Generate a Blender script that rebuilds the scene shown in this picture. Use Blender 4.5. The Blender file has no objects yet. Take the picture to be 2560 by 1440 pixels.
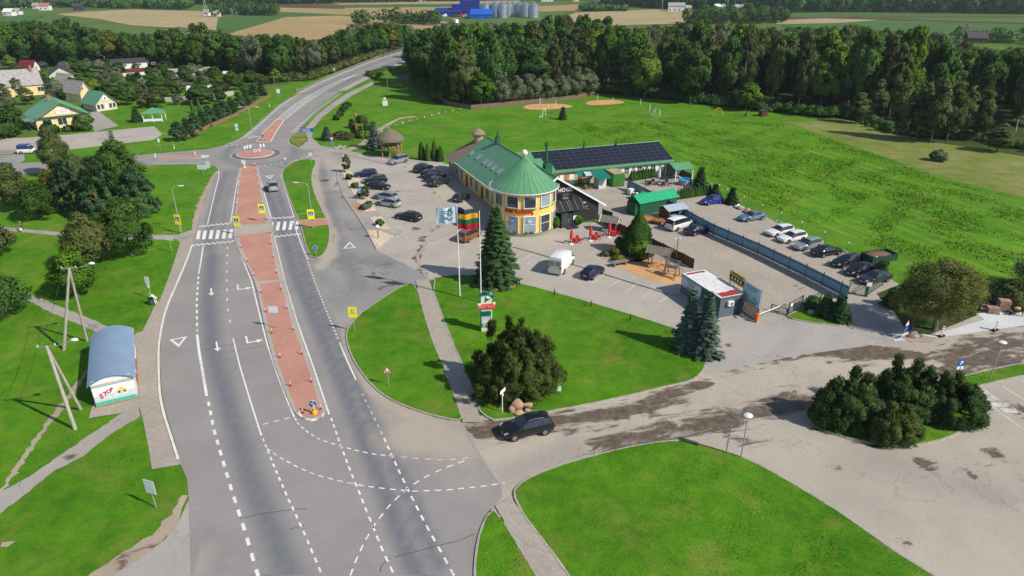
import bpy,bmesh,math,random
import numpy as np
from mathutils import Vector,Matrix
from mathutils.geometry import delaunay_2d_cdt
# --------- scene, camera, light
S=bpy.context.scene
COL=S.collection
R=math.radians
CAM_H,FPX,PITCH=37.0,1700.0,R(24.8)
cam_d=bpy.data.cameras.new("camera")
cam_d.sensor_width=36.0
cam_d.lens=36.0*FPX/2560.0
cam_d.clip_start=0.5
cam_d.clip_end=9000.0
cam=bpy.data.objects.new("camera",cam_d)
COL.objects.link(cam)
cam.location=(0,0,CAM_H)
cam.rotation_euler=(R(90)-PITCH,0,0)
S.camera=cam
SUN_DIR=Vector((0.875,-0.484,0)).normalized()
SUN_EL=R(41)
W=bpy.data.worlds.new("World")
S.world=W
W.use_nodes=True
wn=W.node_tree
wn.nodes.clear()
wo=wn.nodes.new("ShaderNodeOutputWorld")
wb=wn.nodes.new("ShaderNodeBackground")
ws=wn.nodes.new("ShaderNodeTexSky")
ws.sky_type='NISHITA'
ws.sun_disc=False
ws.sun_elevation=SUN_EL
ws.sun_rotation=math.atan2(SUN_DIR.x,SUN_DIR.y)
ws.altitude=100
ws.air_density=1.0
ws.dust_density=0.6
ws.ozone_density=1.0
wb.inputs[1].default_value=0.12
wn.links.new(ws.outputs[0],wb.inputs[0])
wn.links.new(wb.outputs[0],wo.inputs[0])
sd=bpy.data.lights.new("sun",'SUN')
sd.energy=4.8
sd.angle=R(0.53)
sd.color=(1.0,0.95,0.86)
so=bpy.data.objects.new("sun",sd)
COL.objects.link(so)
so.location=(200,-120,200)
sdir=Vector((SUN_DIR.x*math.cos(SUN_EL),SUN_DIR.y*math.cos(SUN_EL),math.sin(SUN_EL)))
so.rotation_euler=sdir.to_track_quat('Z','Y').to_euler()
S.view_settings.view_transform='Standard'
S.view_settings.look='None'
S.view_settings.gamma=1.0
S.view_settings.use_curve_mapping=False
S.view_settings.exposure=0.08
S.cycles.max_bounces=6
S.cycles.diffuse_bounces=3
S.cycles.glossy_bounces=3
S.cycles.transmission_bounces=3
S.cycles.transparent_max_bounces=6
S.cycles.volume_bounces=0
S.cycles.use_adaptive_sampling=True
S.cycles.adaptive_threshold=0.015
# --------- survey: photo pixel -> point on a level plane
CT,ST=math.cos(PITCH),math.sin(PITCH)
def G(u,v,z=0.0):
 a=(u-1280.0)/FPX
 b=(v-720.0)/FPX
 t=(z-CAM_H)/(-ST-b*CT)
 return(a*t,(CT-b*ST)*t)
def G3(u,v,z=0.0):
 x,y=G(u,v,z)
 return Vector((x,y,z))
def HT(u,v,vt):
 """height of a thing standing at (u, v) whose top shows at row vt"""
 x,y=G(u,v)
 b=(720.0-vt)/FPX
 zz=y*(b*CT-ST)/(CT+b*ST)
 return zz+CAM_H
def yaw(p,q):
 return math.atan2(q[1]-p[1],q[0]-p[0])
RNG=np.random.default_rng(7)
random.seed(7)
# --------- materials
MATS={}
def nodes_of(m):
 m.use_nodes=True
 nt=m.node_tree
 nt.nodes.clear()
 out=nt.nodes.new("ShaderNodeOutputMaterial")
 return nt,out
def N(nt,t,**kw):
 n=nt.nodes.new(t)
 for k,v in kw.items():
  if k.startswith("i_"):
   n.inputs[k[2:].replace("_"," ")].default_value=v
  elif k.startswith("n"):
   pass
  else:
   setattr(n,k,v)
 return n
def L(nt,a,b):
 nt.links.new(a,b)
def c4(c):
 return(c[0],c[1],c[2],1.0)
def noise(nt,vec,scale,detail=4.0,rough=0.55,dist=0.0):
 n=nt.nodes.new("ShaderNodeTexNoise")
 n.inputs["Scale"].default_value=scale
 n.inputs["Detail"].default_value=detail
 n.inputs["Roughness"].default_value=rough
 n.inputs["Distortion"].default_value=dist
 if vec is not None:
  L(nt,vec,n.inputs["Vector"])
 return n.outputs["Fac"]
def ramp(nt,fac,p0,p1,interp='LINEAR'):
 n=nt.nodes.new("ShaderNodeMapRange")
 n.interpolation_type='SMOOTHSTEP' if interp=='S' else 'LINEAR'
 n.inputs["From Min"].default_value=p0
 n.inputs["From Max"].default_value=p1
 L(nt,fac,n.inputs["Value"])
 return n.outputs[0]
def mixc(nt,fac,a,b,mode='MIX'):
 n=nt.nodes.new("ShaderNodeMix")
 n.data_type='RGBA'
 n.blend_type=mode
 for s,v in(("A",a),("B",b)):
  i=[x for x in n.inputs if x.name==s and x.type=='RGBA'][0]
  if isinstance(v,(tuple,list)):
   i.default_value=c4(v)
  else:
   L(nt,v,i)
 f=[x for x in n.inputs if x.name=="Factor" and x.type=='VALUE'][0]
 if isinstance(fac,(int,float)):
  f.default_value=fac
 else:
  L(nt,fac,f)
 return[x for x in n.outputs if x.type=='RGBA'][0]
def mth(nt,op,a,b=None,clamp=False):
 n=nt.nodes.new("ShaderNodeMath")
 n.operation=op
 n.use_clamp=clamp
 for i,v in enumerate((a,b)):
  if v is None:
   continue
  if isinstance(v,(int,float)):
   n.inputs[i].default_value=v
  else:
   L(nt,v,n.inputs[i])
 return n.outputs[0]
def attr(nt,name):
 n=nt.nodes.new("ShaderNodeAttribute")
 n.attribute_name=name
 return n.outputs["Fac"]
def wpos(nt):
 return nt.nodes.new("ShaderNodeNewGeometry").outputs["Position"]
def opos(nt):
 return nt.nodes.new("ShaderNodeTexCoord").outputs["Object"]
def scalev(nt,vec,s):
 n=nt.nodes.new("ShaderNodeMapping")
 n.inputs["Scale"].default_value=s
 L(nt,vec,n.inputs["Vector"])
 return n
def bump(nt,h,strength,dist=0.05):
 n=nt.nodes.new("ShaderNodeBump")
 n.inputs["Strength"].default_value=strength
 n.inputs["Distance"].default_value=dist
 L(nt,h,n.inputs["Height"])
 return n.outputs[0]
def principled(nt,out,col,rough=0.7,metal=0.0,spec=0.3,nrm=None,coat=0.0):
 b=nt.nodes.new("ShaderNodeBsdfPrincipled")
 for k,v in(("Base Color",col),("Roughness",rough)):
  if isinstance(v,(tuple,list)):
   b.inputs[k].default_value=c4(v)
  elif isinstance(v,(int,float)):
   b.inputs[k].default_value=v
  else:
   L(nt,v,b.inputs[k])
 b.inputs["Metallic"].default_value=metal
 b.inputs["Specular IOR Level"].default_value=spec
 b.inputs["Coat Weight"].default_value=coat
 b.inputs["Coat Roughness"].default_value=0.05
 if nrm is not None:
  L(nt,nrm,b.inputs["Normal"])
 L(nt,b.outputs[0],out.inputs[0])
 return b
def pm(name,col,rough=0.6,metal=0.0,var=0.12,scale=2.5,spec=0.3,bmp=0.0,bs=18.0,coat=0.0,dirt=0.0):
 """plain procedural paint / metal / wood: colour with uneven tone, faint grime"""
 if name in MATS:
  return MATS[name]
 m=bpy.data.materials.new(name)
 nt,out=nodes_of(m)
 p=opos(nt)
 f=noise(nt,p,scale,5.0,0.6)
 lo=tuple(max(0,x*(1-var))for x in col)
 hi=tuple(min(1,x*(1+var))for x in col)
 c=mixc(nt,ramp(nt,f,0.3,0.7),lo,hi)
 if dirt>0:
  g=noise(nt,p,scale*0.45,8.0,0.7)
  c=mixc(nt,mth(nt,'MULTIPLY',ramp(nt,g,0.52,0.75),dirt),c,(0.16,0.13,0.10))
 nrm=bump(nt,noise(nt,p,bs,4.0),bmp,0.03)if bmp>0 else None
 principled(nt,out,c,rough,metal,spec,nrm,coat)
 MATS[name]=m
 return m
def grass_mat(name,dark,mid,dry,dryness=0.35,rows=None,fine=9.0,big=0.10):
 """turf: broad patches, clumps, blade grain; rows = (angle, metres) of mowing swathes"""
 if name in MATS:
  return MATS[name]
 m=bpy.data.materials.new(name)
 nt,out=nodes_of(m)
 p=wpos(nt)
 a=noise(nt,p,big,5.0,0.6)
 b=noise(nt,p,big*6,6.0,0.65)
 c=noise(nt,p,fine,3.0,0.7)
 d=noise(nt,p,big*2.3,7.0,0.62,0.6)
 k=mth(nt,'ADD',mth(nt,'MULTIPLY',a,0.5),mth(nt,'MULTIPLY',b,0.5))
 col=mixc(nt,ramp(nt,k,0.38,0.62),dark,mid)
 col=mixc(nt,mth(nt,'MULTIPLY',ramp(nt,d,0.50,0.70),dryness),col,dry)
 hgt=c
 if rows:
  mp=nt.nodes.new("ShaderNodeMapping")
  mp.inputs["Rotation"].default_value=(0,0,rows[0])
  L(nt,p,mp.inputs["Vector"])
  sx=nt.nodes.new("ShaderNodeMapping")
  sx.inputs["Scale"].default_value=(0.06,1.0,1.0)
  L(nt,mp.outputs[0],sx.inputs["Vector"])
  st=noise(nt,sx.outputs[0],1.0/rows[1],6.0,0.65)
  col=mixc(nt,mth(nt,'MULTIPLY',ramp(nt,st,0.42,0.58),0.55),col,tuple(x*0.72 for x in dark))
  hgt=mth(nt,'ADD',c,mth(nt,'MULTIPLY',st,2.0))
 tf=noise(nt,p,0.42,8.0,0.7,0.4)
 col=mixc(nt,mth(nt,'MULTIPLY',ramp(nt,tf,0.52,0.68),0.45 if rows else 0.22),col,tuple(x*0.62 for x in dark))
 v=mixc(nt,ramp(nt,c,0.25,0.75),(0.62,0.62,0.62),(1.32,1.32,1.32))
 col=mixc(nt,1.0,col,v,'MULTIPLY')
 nrm=bump(nt,hgt,0.55,0.12)
 principled(nt,out,col,0.9,0,0.08,nrm)
 MATS[name]=m
 return m
def ground_mat(name,base,alt,dark=(0.11,0.115,0.125),dust=(0.42,0.34,0.26),mud=(0.10,0.07,0.045),grain=40.0,cracks=0.0,pav=None,streak=0.0):
 """asphalt / concrete / pavers: attributes wear, dust, mud are stains with shapes of their own"""
 if name in MATS:
  return MATS[name]
 m=bpy.data.materials.new(name)
 nt,out=nodes_of(m)
 p=wpos(nt)
 big=noise(nt,p,0.16,6.0,0.6)
 mid=noise(nt,p,1.3,6.0,0.7)
 fin=noise(nt,p,grain,2.0,0.6)
 col=mixc(nt,ramp(nt,big,0.35,0.65),base,alt)
 nz=mth(nt,'ADD',mth(nt,'MULTIPLY',mth(nt,'SUBTRACT',mid,0.5),0.5),mth(nt,'MULTIPLY',mth(nt,'SUBTRACT',big,0.5),0.5))
 wear=mth(nt,'ADD',attr(nt,"wear"),mth(nt,'MULTIPLY',nz,0.55))
 col=mixc(nt,mth(nt,'MULTIPLY',ramp(nt,wear,0.25,0.95),0.85),col,dark)
 du=mth(nt,'ADD',attr(nt,"dust"),mth(nt,'MULTIPLY',nz,0.9))
 col=mixc(nt,mth(nt,'MULTIPLY',ramp(nt,du,0.3,0.8),0.8),col,dust)
 ms=nt.nodes.new("ShaderNodeMapping")
 ms.inputs["Rotation"].default_value=(0,0,R(-17))
 L(nt,p,ms.inputs["Vector"])
 m2=noise(nt,scalev(nt,ms.outputs[0],(0.42,1.25,1.0)).outputs[0],0.62,10.0,0.72,0.5)
 mu=mth(nt,'ADD',attr(nt,"mud"),mth(nt,'MULTIPLY',mth(nt,'SUBTRACT',m2,0.5),2.6))
 mf=mth(nt,'MULTIPLY',ramp(nt,mu,0.40,0.64),ramp(nt,attr(nt,"mud"),0.02,0.2))
 mudc=mixc(nt,ramp(nt,mid,0.42,0.66),mud,tuple(min(1,x*1.9)for x in mud))
 col=mixc(nt,mf,col,mudc)
 if cracks>0:
  wv=nt.nodes.new("ShaderNodeTexVoronoi")
  wv.feature='DISTANCE_TO_EDGE'
  wv.inputs["Scale"].default_value=0.45
  dn=nt.nodes.new("ShaderNodeTexNoise")
  dn.inputs["Scale"].default_value=0.9
  dn.inputs["Detail"].default_value=6
  L(nt,p,dn.inputs["Vector"])
  ad=nt.nodes.new("ShaderNodeVectorMath")
  ad.operation='ADD'
  L(nt,p,ad.inputs[0])
  sc=nt.nodes.new("ShaderNodeVectorMath")
  sc.operation='SCALE'
  sc.inputs["Scale"].default_value=2.4
  L(nt,dn.outputs["Color"],sc.inputs[0])
  L(nt,sc.outputs[0],ad.inputs[1])
  L(nt,ad.outputs[0],wv.inputs["Vector"])
  cr=ramp(nt,wv.outputs["Distance"],0.035,0.008)
  gate=ramp(nt,noise(nt,p,0.13,3.0),0.5,0.6)
  col=mixc(nt,mth(nt,'MULTIPLY',mth(nt,'MULTIPLY',cr,gate),cracks),col,(0.05,0.045,0.04))
 if pav:
  br=nt.nodes.new("ShaderNodeTexBrick")
  br.inputs["Scale"].default_value=1.0
  br.inputs["Brick Width"].default_value=pav[0]
  br.inputs["Row Height"].default_value=pav[1]
  br.inputs["Mortar Size"].default_value=0.012
  br.inputs["Color1"].default_value=(1.08,1.08,1.08,1)
  br.inputs["Color2"].default_value=(0.88,0.88,0.88,1)
  br.inputs["Mortar"].default_value=(0.62,0.6,0.58,1)
  mp=nt.nodes.new("ShaderNodeMapping")
  mp.inputs["Rotation"].default_value=(0,0,pav[2])
  L(nt,p,mp.inputs["Vector"])
  L(nt,mp.outputs[0],br.inputs["Vector"])
  col=mixc(nt,0.8,col,br.outputs["Color"],'MULTIPLY')
 spk=noise(nt,p,5.5,4.0,0.75)
 col=mixc(nt,1.0,col,mixc(nt,ramp(nt,spk,0.3,0.7),(0.90,0.90,0.90),(1.09,1.09,1.09)),'MULTIPLY')
 g=mixc(nt,ramp(nt,fin,0.3,0.7),(0.86,0.86,0.86),(1.12,1.12,1.12))
 col=mixc(nt,1.0,col,g,'MULTIPLY')
 nrm=bump(nt,mth(nt,'ADD',fin,mid),0.25,0.02)
 rg=mth(nt,'SUBTRACT',0.88,mth(nt,'MULTIPLY',mf,0.35))
 principled(nt,out,col,rg,0,0.25,nrm)
 MATS[name]=m
 return m
def leaf_mat(name,dark,light,odd=None,trans=0.25):
 if name in MATS:
  return MATS[name]
 m=bpy.data.materials.new(name)
 nt,out=nodes_of(m)
 t=attr(nt,"tint")
 oi=nt.nodes.new("ShaderNodeObjectInfo")
 col=mixc(nt,t,dark,light)
 if odd:
  col=mixc(nt,mth(nt,'MULTIPLY',ramp(nt,oi.outputs["Random"],0.55,1.0),0.7),col,odd)
 v=nt.nodes.new("ShaderNodeHueSaturation")
 v.inputs["Hue"].default_value=0.5
 L(nt,mth(nt,'ADD',mth(nt,'MULTIPLY',oi.outputs["Random"],0.36),0.82),v.inputs["Value"])
 L(nt,col,v.inputs["Color"])
 a=nt.nodes.new("ShaderNodeBsdfDiffuse")
 L(nt,v.outputs[0],a.inputs[0])
 b=nt.nodes.new("ShaderNodeBsdfTranslucent")
 L(nt,v.outputs[0],b.inputs[0])
 mx=nt.nodes.new("ShaderNodeMixShader")
 mx.inputs[0].default_value=trans
 L(nt,a.outputs[0],mx.inputs[1])
 L(nt,b.outputs[0],mx.inputs[2])
 L(nt,mx.outputs[0],out.inputs[0])
 MATS[name]=m
 return m
def car_paint(name,col,metal=0.35):
 return pm(name,col,0.35,metal,0.06,1.5,0.3,coat=0.6,dirt=0.04)
# --------- objects
def tag(o,label=None,cat=None,group=None,kind=None):
 if label:o["label"]=label
 if cat:o["category"]=cat
 if group:o["group"]=group
 if kind:o["kind"]=kind
 return o
def thing(name,label,cat,loc=(0,0,0),rz=0.0,group=None):
 o=bpy.data.objects.new(name,None)
 COL.objects.link(o)
 o.empty_display_size=0.3
 o.location=loc
 o.rotation_euler=(0,0,rz)
 return tag(o,label,cat,group)
def link(name,me,parent=None,mat=None):
 o=bpy.data.objects.new(name,me)
 COL.objects.link(o)
 if parent:o.parent=parent
 if mat is not None and len(me.materials)==0:
  me.materials.append(mat)
 return o
def copy_tree(o,parent=None):
 c=o.copy()
 COL.objects.link(c)
 c.parent=parent
 for ch in list(o.children):
  copy_tree(ch,c)
 return c
class MB:
 """collects shapes, builds one mesh"""
 def __init__(s):
  s.v,s.f=[],[]
 def add(s,vs,fs):
  k=len(s.v)
  s.v+=[tuple(v)for v in vs]
  s.f+=[tuple(i+k for i in f)for f in fs]
  return s
 def box(s,c,d,rz=0.0,rx=0.0,ry=0.0):
  m=Matrix.Rotation(rz,3,'Z')@Matrix.Rotation(ry,3,'Y')@Matrix.Rotation(rx,3,'X')
  vs=[Vector(c)+m@Vector((x*d[0]/2,y*d[1]/2,z*d[2]/2))for x in(-1,1)for y in(-1,1)for z in(-1,1)]
  return s.add(vs,[(0,1,3,2),(4,6,7,5),(0,4,5,1),(2,3,7,6),(0,2,6,4),(1,5,7,3)])
 def b2(s,x0,x1,y0,y1,z0,z1):
  return s.box(((x0+x1)/2,(y0+y1)/2,(z0+z1)/2),(x1-x0,y1-y0,z1-z0))
 def cyl(s,p,q,r0,r1=None,n=10,cap=True):
  r1=r0 if r1 is None else r1
  p,q=Vector(p),Vector(q)
  d=(q-p).normalized()
  a=d.orthogonal().normalized()
  b=d.cross(a)
  vs=[]
  for c,r in((p,r0),(q,r1)):
   for i in range(n):
    t=2*math.pi*i/n
    vs.append(c+a*(r*math.cos(t))+b*(r*math.sin(t)))
  fs=[(i,(i+1)%n,n+(i+1)%n,n+i)for i in range(n)]
  if cap:
   fs+=[tuple(range(n-1,-1,-1)),tuple(range(n,2*n))]
  return s.add(vs,fs)
 def tube(s,pts,rs,n=7):
  if not isinstance(rs,(list,tuple)):
   rs=[rs]*len(pts)
  for i in range(len(pts)-1):
   s.cyl(pts[i],pts[i+1],rs[i],rs[i+1],n)
  return s
 def prism(s,poly,z0,z1):
  n=len(poly)
  vs=[(x,y,z0)for x,y in poly]+[(x,y,z1)for x,y in poly]
  return s.add(vs,[tuple(range(n-1,-1,-1)),tuple(range(n,2*n))]+[(i,(i+1)%n,n+(i+1)%n,n+i)for i in range(n)])
 def slab(s,quad,th):
  """a plate under a planar polygon, thickness th along -normal"""
  q=[Vector(p)for p in quad]
  nr=(q[1]-q[0]).cross(q[2]-q[0]).normalized()
  n=len(q)
  vs=q+[p-nr*th for p in q]
  return s.add(vs,[tuple(range(n)),tuple(range(2*n-1,n-1,-1))]+[(i,n+i,n+(i+1)%n,(i+1)%n)for i in range(n)])
 def lathe(s,prof,n=16,c=(0,0)):
  vs,fs=[],[]
  for r,z in prof:
   for i in range(n):
    t=2*math.pi*i/n
    vs.append((c[0]+r*math.cos(t),c[1]+r*math.sin(t),z))
  for k in range(len(prof)-1):
   for i in range(n):
    j=(i+1)%n
    fs.append((k*n+i,k*n+j,(k+1)*n+j,(k+1)*n+i))
  return s.add(vs,fs)
 def rock(s,c,r,seed,sq=(1,1,0.7)):
  rn=random.Random(seed)
  bm=bmesh.new()
  bmesh.ops.create_icosphere(bm,subdivisions=2,radius=1.0)
  ph=[rn.uniform(0,6)for _ in range(6)]
  vs=[]
  for v in bm.verts:
   k=1+0.16*math.sin(3*v.co.x+ph[0])+0.14*math.sin(4*v.co.y+ph[1])+0.12*math.sin(5*v.co.z+ph[2])+rn.uniform(-0.05,0.05)
   vs.append((c[0]+v.co.x*k*r*sq[0],c[1]+v.co.y*k*r*sq[1],c[2]+v.co.z*k*r*sq[2]))
  fs=[tuple(v.index for v in f.verts)for f in bm.faces]
  bm.free()
  return s.add(vs,fs)
 def mesh(s,name,mat=None,smooth=False):
  me=bpy.data.meshes.new(name)
  me.from_pydata(s.v,[],s.f)
  bm=bmesh.new()
  bm.from_mesh(me)
  bmesh.ops.recalc_face_normals(bm,faces=bm.faces[:])
  bm.to_mesh(me)
  bm.free()
  if mat is not None:
   me.materials.append(mat)
  if smooth:
   me.polygons.foreach_set("use_smooth",[True]*len(me.polygons))
   try:
    me.set_sharp_from_angle(angle=R(38))
   except Exception:
    pass
  me.update()
  return me
 def build(s,name,mat,parent=None,smooth=False):
  return link(name,s.mesh(name,mat,smooth),parent)
def text_mesh(body,size,mat,name,depth=0.02,squash=1.0,bold=0.0):
 cu=bpy.data.curves.new("letters",'FONT')
 cu.body=body
 cu.size=size
 cu.align_x='CENTER'
 cu.align_y='CENTER'
 cu.extrude=depth
 cu.offset=bold
 cu.resolution_u=3
 o=bpy.data.objects.new("letters",cu)
 COL.objects.link(o)
 dg=bpy.context.evaluated_depsgraph_get()
 me=bpy.data.meshes.new_from_object(o.evaluated_get(dg))
 bpy.data.objects.remove(o)
 bpy.data.curves.remove(cu)
 me.name=name
 me.materials.clear()
 me.materials.append(mat)
 return me
def lettering(name,body,size,mat,parent,loc,rot,depth=0.02,sx=1.0,bold=0.0):
 o=link(name,text_mesh(body,size,mat,name,depth,bold=bold),parent)
 o.location=loc
 o.rotation_euler=rot
 o.scale=(sx,1,1)
 return o
# --------- ground sheets, kerbs, painted lines
def chaikin(pts,k=1,closed=True):
 for _ in range(k):
  o=[]
  n=len(pts)
  for i in range(n if closed else n-1):
   a,b=pts[i],pts[(i+1)%n]
   o.append((a[0]*.75+b[0]*.25,a[1]*.75+b[1]*.25))
   o.append((a[0]*.25+b[0]*.75,a[1]*.25+b[1]*.75))
  if not closed:
   o=[pts[0]]+o+[pts[-1]]
  pts=o
 return pts
def inside(poly,X,Y):
 c=np.zeros(X.shape,bool)
 n=len(poly)
 j=n-1
 for i in range(n):
  xi,yi=poly[i]
  xj,yj=poly[j]
  if yi!=yj:
   k=((yi>Y)!=(yj>Y))&(X<(xj-xi)*(Y-yi)/(yj-yi)+xi)
   c^=k
  j=i
 return c
def seg_dist(X,Y,pl):
 d=np.full(X.shape,1e9)
 for i in range(len(pl)-1):
  ax,ay=pl[i]
  bx,by=pl[i+1]
  vx,vy=bx-ax,by-ay
  t=np.clip(((X-ax)*vx+(Y-ay)*vy)/(vx*vx+vy*vy+1e-9),0,1)
  d=np.minimum(d,np.hypot(X-ax-t*vx,Y-ay-t*vy))
 return d
LAWNS=[]
JIT={"old_asphalt_path":.09,"bare_dirt":.2,"orange_sand":.18,"dry_meadow":.3,"wet_earth":.3}
def sheet(name,poly,z,mat,step=None,attrs=None,parent=None,kind='structure',px=True,smooth=0,hfun=None):
 pts=[G(*p)for p in poly]if px else list(poly)
 if smooth:
  pts=chaikin(pts,smooth)
 jit=JIT.get(mat.name,0)
 if jit:
  rj=random.Random(len(pts))
  q=resample(pts+[pts[0]],.45)[:-1]
  pts=[(a+rj.uniform(-jit,jit),b+rj.uniform(-jit,jit))for a,b in q]
 n=len(pts)
 vs=[Vector(p)for p in pts]
 if step:
  xs=[p[0]for p in pts]
  ys=[p[1]for p in pts]
  X,Y=np.meshgrid(np.arange(min(xs),max(xs),step),np.arange(min(ys),max(ys),step))
  X=X+RNG.uniform(-.2,.2,X.shape)*step
  Y=Y+RNG.uniform(-.2,.2,Y.shape)*step
  ok=inside(pts,X,Y)&(seg_dist(X,Y,pts+[pts[0]])>step*0.45)
  vs+=[Vector((a,b))for a,b in zip(X[ok],Y[ok])]
 V,_,F,_,_,_=delaunay_2d_cdt(vs,[(i,(i+1)%n)for i in range(n)],[tuple(range(n))],1,1e-4)
 P=np.array([(v.x,v.y)for v in V])
 Z=np.full(len(P),z)
 if hfun is not None:
  Z=z+hfun(P[:,0],P[:,1])
 me=bpy.data.meshes.new(name)
 me.from_pydata([(x,y,h)for(x,y),h in zip(P,Z)],[],[tuple(f)for f in F])
 up=np.array([p.normal.z for p in me.polygons])
 if up.mean()<0:
  me.flip_normals()
 me.materials.append(mat)
 for k,fn in(attrs or{}).items():
  a=me.attributes.new(k,'FLOAT','POINT')
  a.data.foreach_set("value",np.asarray(fn(P[:,0],P[:,1]),dtype=np.float32))
 me.update()
 o=link(name,me,parent)
 if parent is None:
  o["kind"]=kind
 return o
def resample(pts,d):
 out=[pts[0]]
 acc=0.0
 for i in range(len(pts)-1):
  a,b=np.array(pts[i]),np.array(pts[i+1])
  ln=np.linalg.norm(b-a)
  t=d-acc
  while t<=ln:
   out.append(tuple(a+(b-a)*t/ln))
   t+=d
  acc=(acc+ln)%d if ln+acc>=d else acc+ln
 return out
def kerb(poly,closed=False,h=0.14,w=0.16,stone=1.0,mat=None,parent=None,px=True,smooth=1,name="kerb",z0=0.0,paint=None):
 pts=[G(*p)for p in poly]if px else list(poly)
 if smooth:
  pts=chaikin(pts,smooth,closed)
 if closed:
  pts=pts+[pts[0]]
 q=resample(pts,stone)
 mb=MB()
 for i in range(len(q)-1):
  a,b=q[i],q[i+1]
  ln=math.dist(a,b)
  if ln<0.05:
   continue
  dz=random.uniform(-.006,.006)
  mb.box(((a[0]+b[0])/2,(a[1]+b[1])/2,z0+h/2+dz),(ln-0.018,w,h),yaw(a,b))
 o=mb.build(name,mat,parent)
 if parent is None:
  o["kind"]='structure'
 return o
def ribbon(poly,w,dash=None,px=True,smooth=0,z=0.047,closed=False,ragged=True):
 """painted line as quads; dash = (on, off) metres"""
 pts=[G(*p)for p in poly]if px else list(poly)
 if smooth:
  pts=chaikin(pts,smooth,closed)
 if closed:
  pts=pts+[pts[0]]
 mb=MB()
 def flush(c):
  if len(c)<2:
   return
  vs=[]
  for i,p in enumerate(c):
   a=c[max(0,i-1)]
   b=c[min(len(c)-1,i+1)]
   d=Vector((b[0]-a[0],b[1]-a[1]))
   if d.length<1e-6:
    d=Vector((1,0))
   d.normalize()
   nx,ny=-d.y*w/2,d.x*w/2
   vs+=[(p[0]+nx,p[1]+ny,z),(p[0]-nx,p[1]-ny,z)]
  mb.add(vs,[(2*i,2*i+1,2*i+3,2*i+2)for i in range(len(c)-1)])
 cum=np.concatenate([[0],np.cumsum([math.dist(a,b)for a,b in zip(pts[:-1],pts[1:])])])
 PX,PY=[p[0]for p in pts],[p[1]for p in pts]
 tot=cum[-1]
 s0=0.0
 while s0<tot-.05:
  s1=min(tot,s0+(dash[0]if dash else tot))
  ss=np.linspace(s0,s1,max(2,int((s1-s0)/.3)+1))
  flush(list(zip(np.interp(ss,cum,PX),np.interp(ss,cum,PY))))
  s0=s1+(dash[1]if dash else 1)
 return mb
# ========= THE GROUND
M_turf=grass_mat("mown_turf",(0.050,0.158,0.007),(0.108,0.255,0.012),(0.215,0.215,0.045),0.62)
M_turf2=grass_mat("garden_turf",(0.035,0.13,0.008),(0.075,0.20,0.012),(0.13,0.15,0.03),0.25)
M_mead=grass_mat("meadow_swathes",(0.066,0.190,0.009),(0.145,0.300,0.016),(0.22,0.26,0.04),0.5,rows=(R(70),1.5),fine=3.5,big=0.06)
M_dry=grass_mat("dry_meadow",(0.12,0.165,0.025),(0.225,0.235,0.07),(0.31,0.26,0.13),0.6,fine=3.0,big=0.05)
M_far=grass_mat("far_grass",(0.06,0.12,0.02),(0.11,0.17,0.03),(0.20,0.18,0.07),0.6,fine=1.0,big=0.012)
M_field_g=grass_mat("green_field",(0.055,0.13,0.03),(0.095,0.185,0.04),(0.14,0.17,0.05),0.4,rows=(R(12),5),fine=0.8,big=0.02)
M_stub=grass_mat("stubble_field",(0.34,0.24,0.105),(0.45,0.325,0.155),(0.26,0.24,0.08),0.35,rows=(R(14),6),fine=0.8,big=0.02)
M_stub2=grass_mat("pale_stubble_field",(0.37,0.29,0.145),(0.46,0.37,0.20),(0.22,0.22,0.09),0.4,rows=(R(-4),7),fine=0.8,big=0.02)
M_plough=grass_mat("ploughed_field",(0.10,0.065,0.04),(0.15,0.10,0.065),(0.17,0.13,0.07),0.3,rows=(R(-4),5),fine=0.8,big=0.02)
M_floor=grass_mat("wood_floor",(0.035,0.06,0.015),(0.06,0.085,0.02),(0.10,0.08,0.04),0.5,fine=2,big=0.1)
M_asph=ground_mat("road_asphalt",(0.245,0.225,0.212),(0.285,0.262,0.242),dark=(0.128,0.136,0.154),dust=(0.40,0.335,0.265))
M_serv=ground_mat("service_asphalt",(0.225,0.215,0.205),(0.30,0.28,0.255),dark=(0.12,0.12,0.125),dust=(0.42,0.35,0.28),cracks=0.5)
M_lot=ground_mat("lot_concrete",(0.355,0.315,0.268),(0.42,0.372,0.315),dark=(0.17,0.155,0.14),dust=(0.46,0.40,0.325),cracks=0.18)
M_side=ground_mat("side_road_concrete",(0.350,0.305,0.252),(0.42,0.365,0.300),dark=(0.20,0.185,0.17),dust=(0.46,0.385,0.30),mud=(0.098,0.073,0.052),cracks=0.22)
M_yard=ground_mat("yard_pavers",(0.355,0.305,0.25),(0.41,0.355,0.29),dark=(0.20,0.185,0.17),dust=(0.46,0.38,0.29),pav=(0.42,0.21,R(-22)),grain=14)
M_apron=ground_mat("apron_asphalt",(0.33,0.305,0.275),(0.39,0.355,0.315),dark=(0.20,0.185,0.175),cracks=0.4)
M_walk=ground_mat("footway_pavers",(0.34,0.295,0.245),(0.40,0.345,0.285),dark=(0.20,0.18,0.16),pav=(0.4,0.2,R(15)),grain=14)
M_path=ground_mat("old_asphalt_path",(0.31,0.275,0.245),(0.37,0.325,0.285),cracks=0.8)
M_white=ground_mat("new_concrete_slab",(0.50,0.50,0.48),(0.56,0.555,0.53))
M_red=ground_mat("red_pavers",(0.46,0.225,0.165),(0.53,0.275,0.205),dark=(0.30,0.17,0.13),dust=(0.40,0.30,0.23),pav=(0.24,0.12,R(12)),grain=14)
M_ring=ground_mat("dark_setts",(0.12,0.125,0.125),(0.16,0.165,0.165),pav=(0.2,0.2,0.4),grain=14)
M_dirt=ground_mat("bare_dirt",(0.315,0.25,0.19),(0.40,0.325,0.25),mud=(0.12,0.08,0.05))
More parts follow.
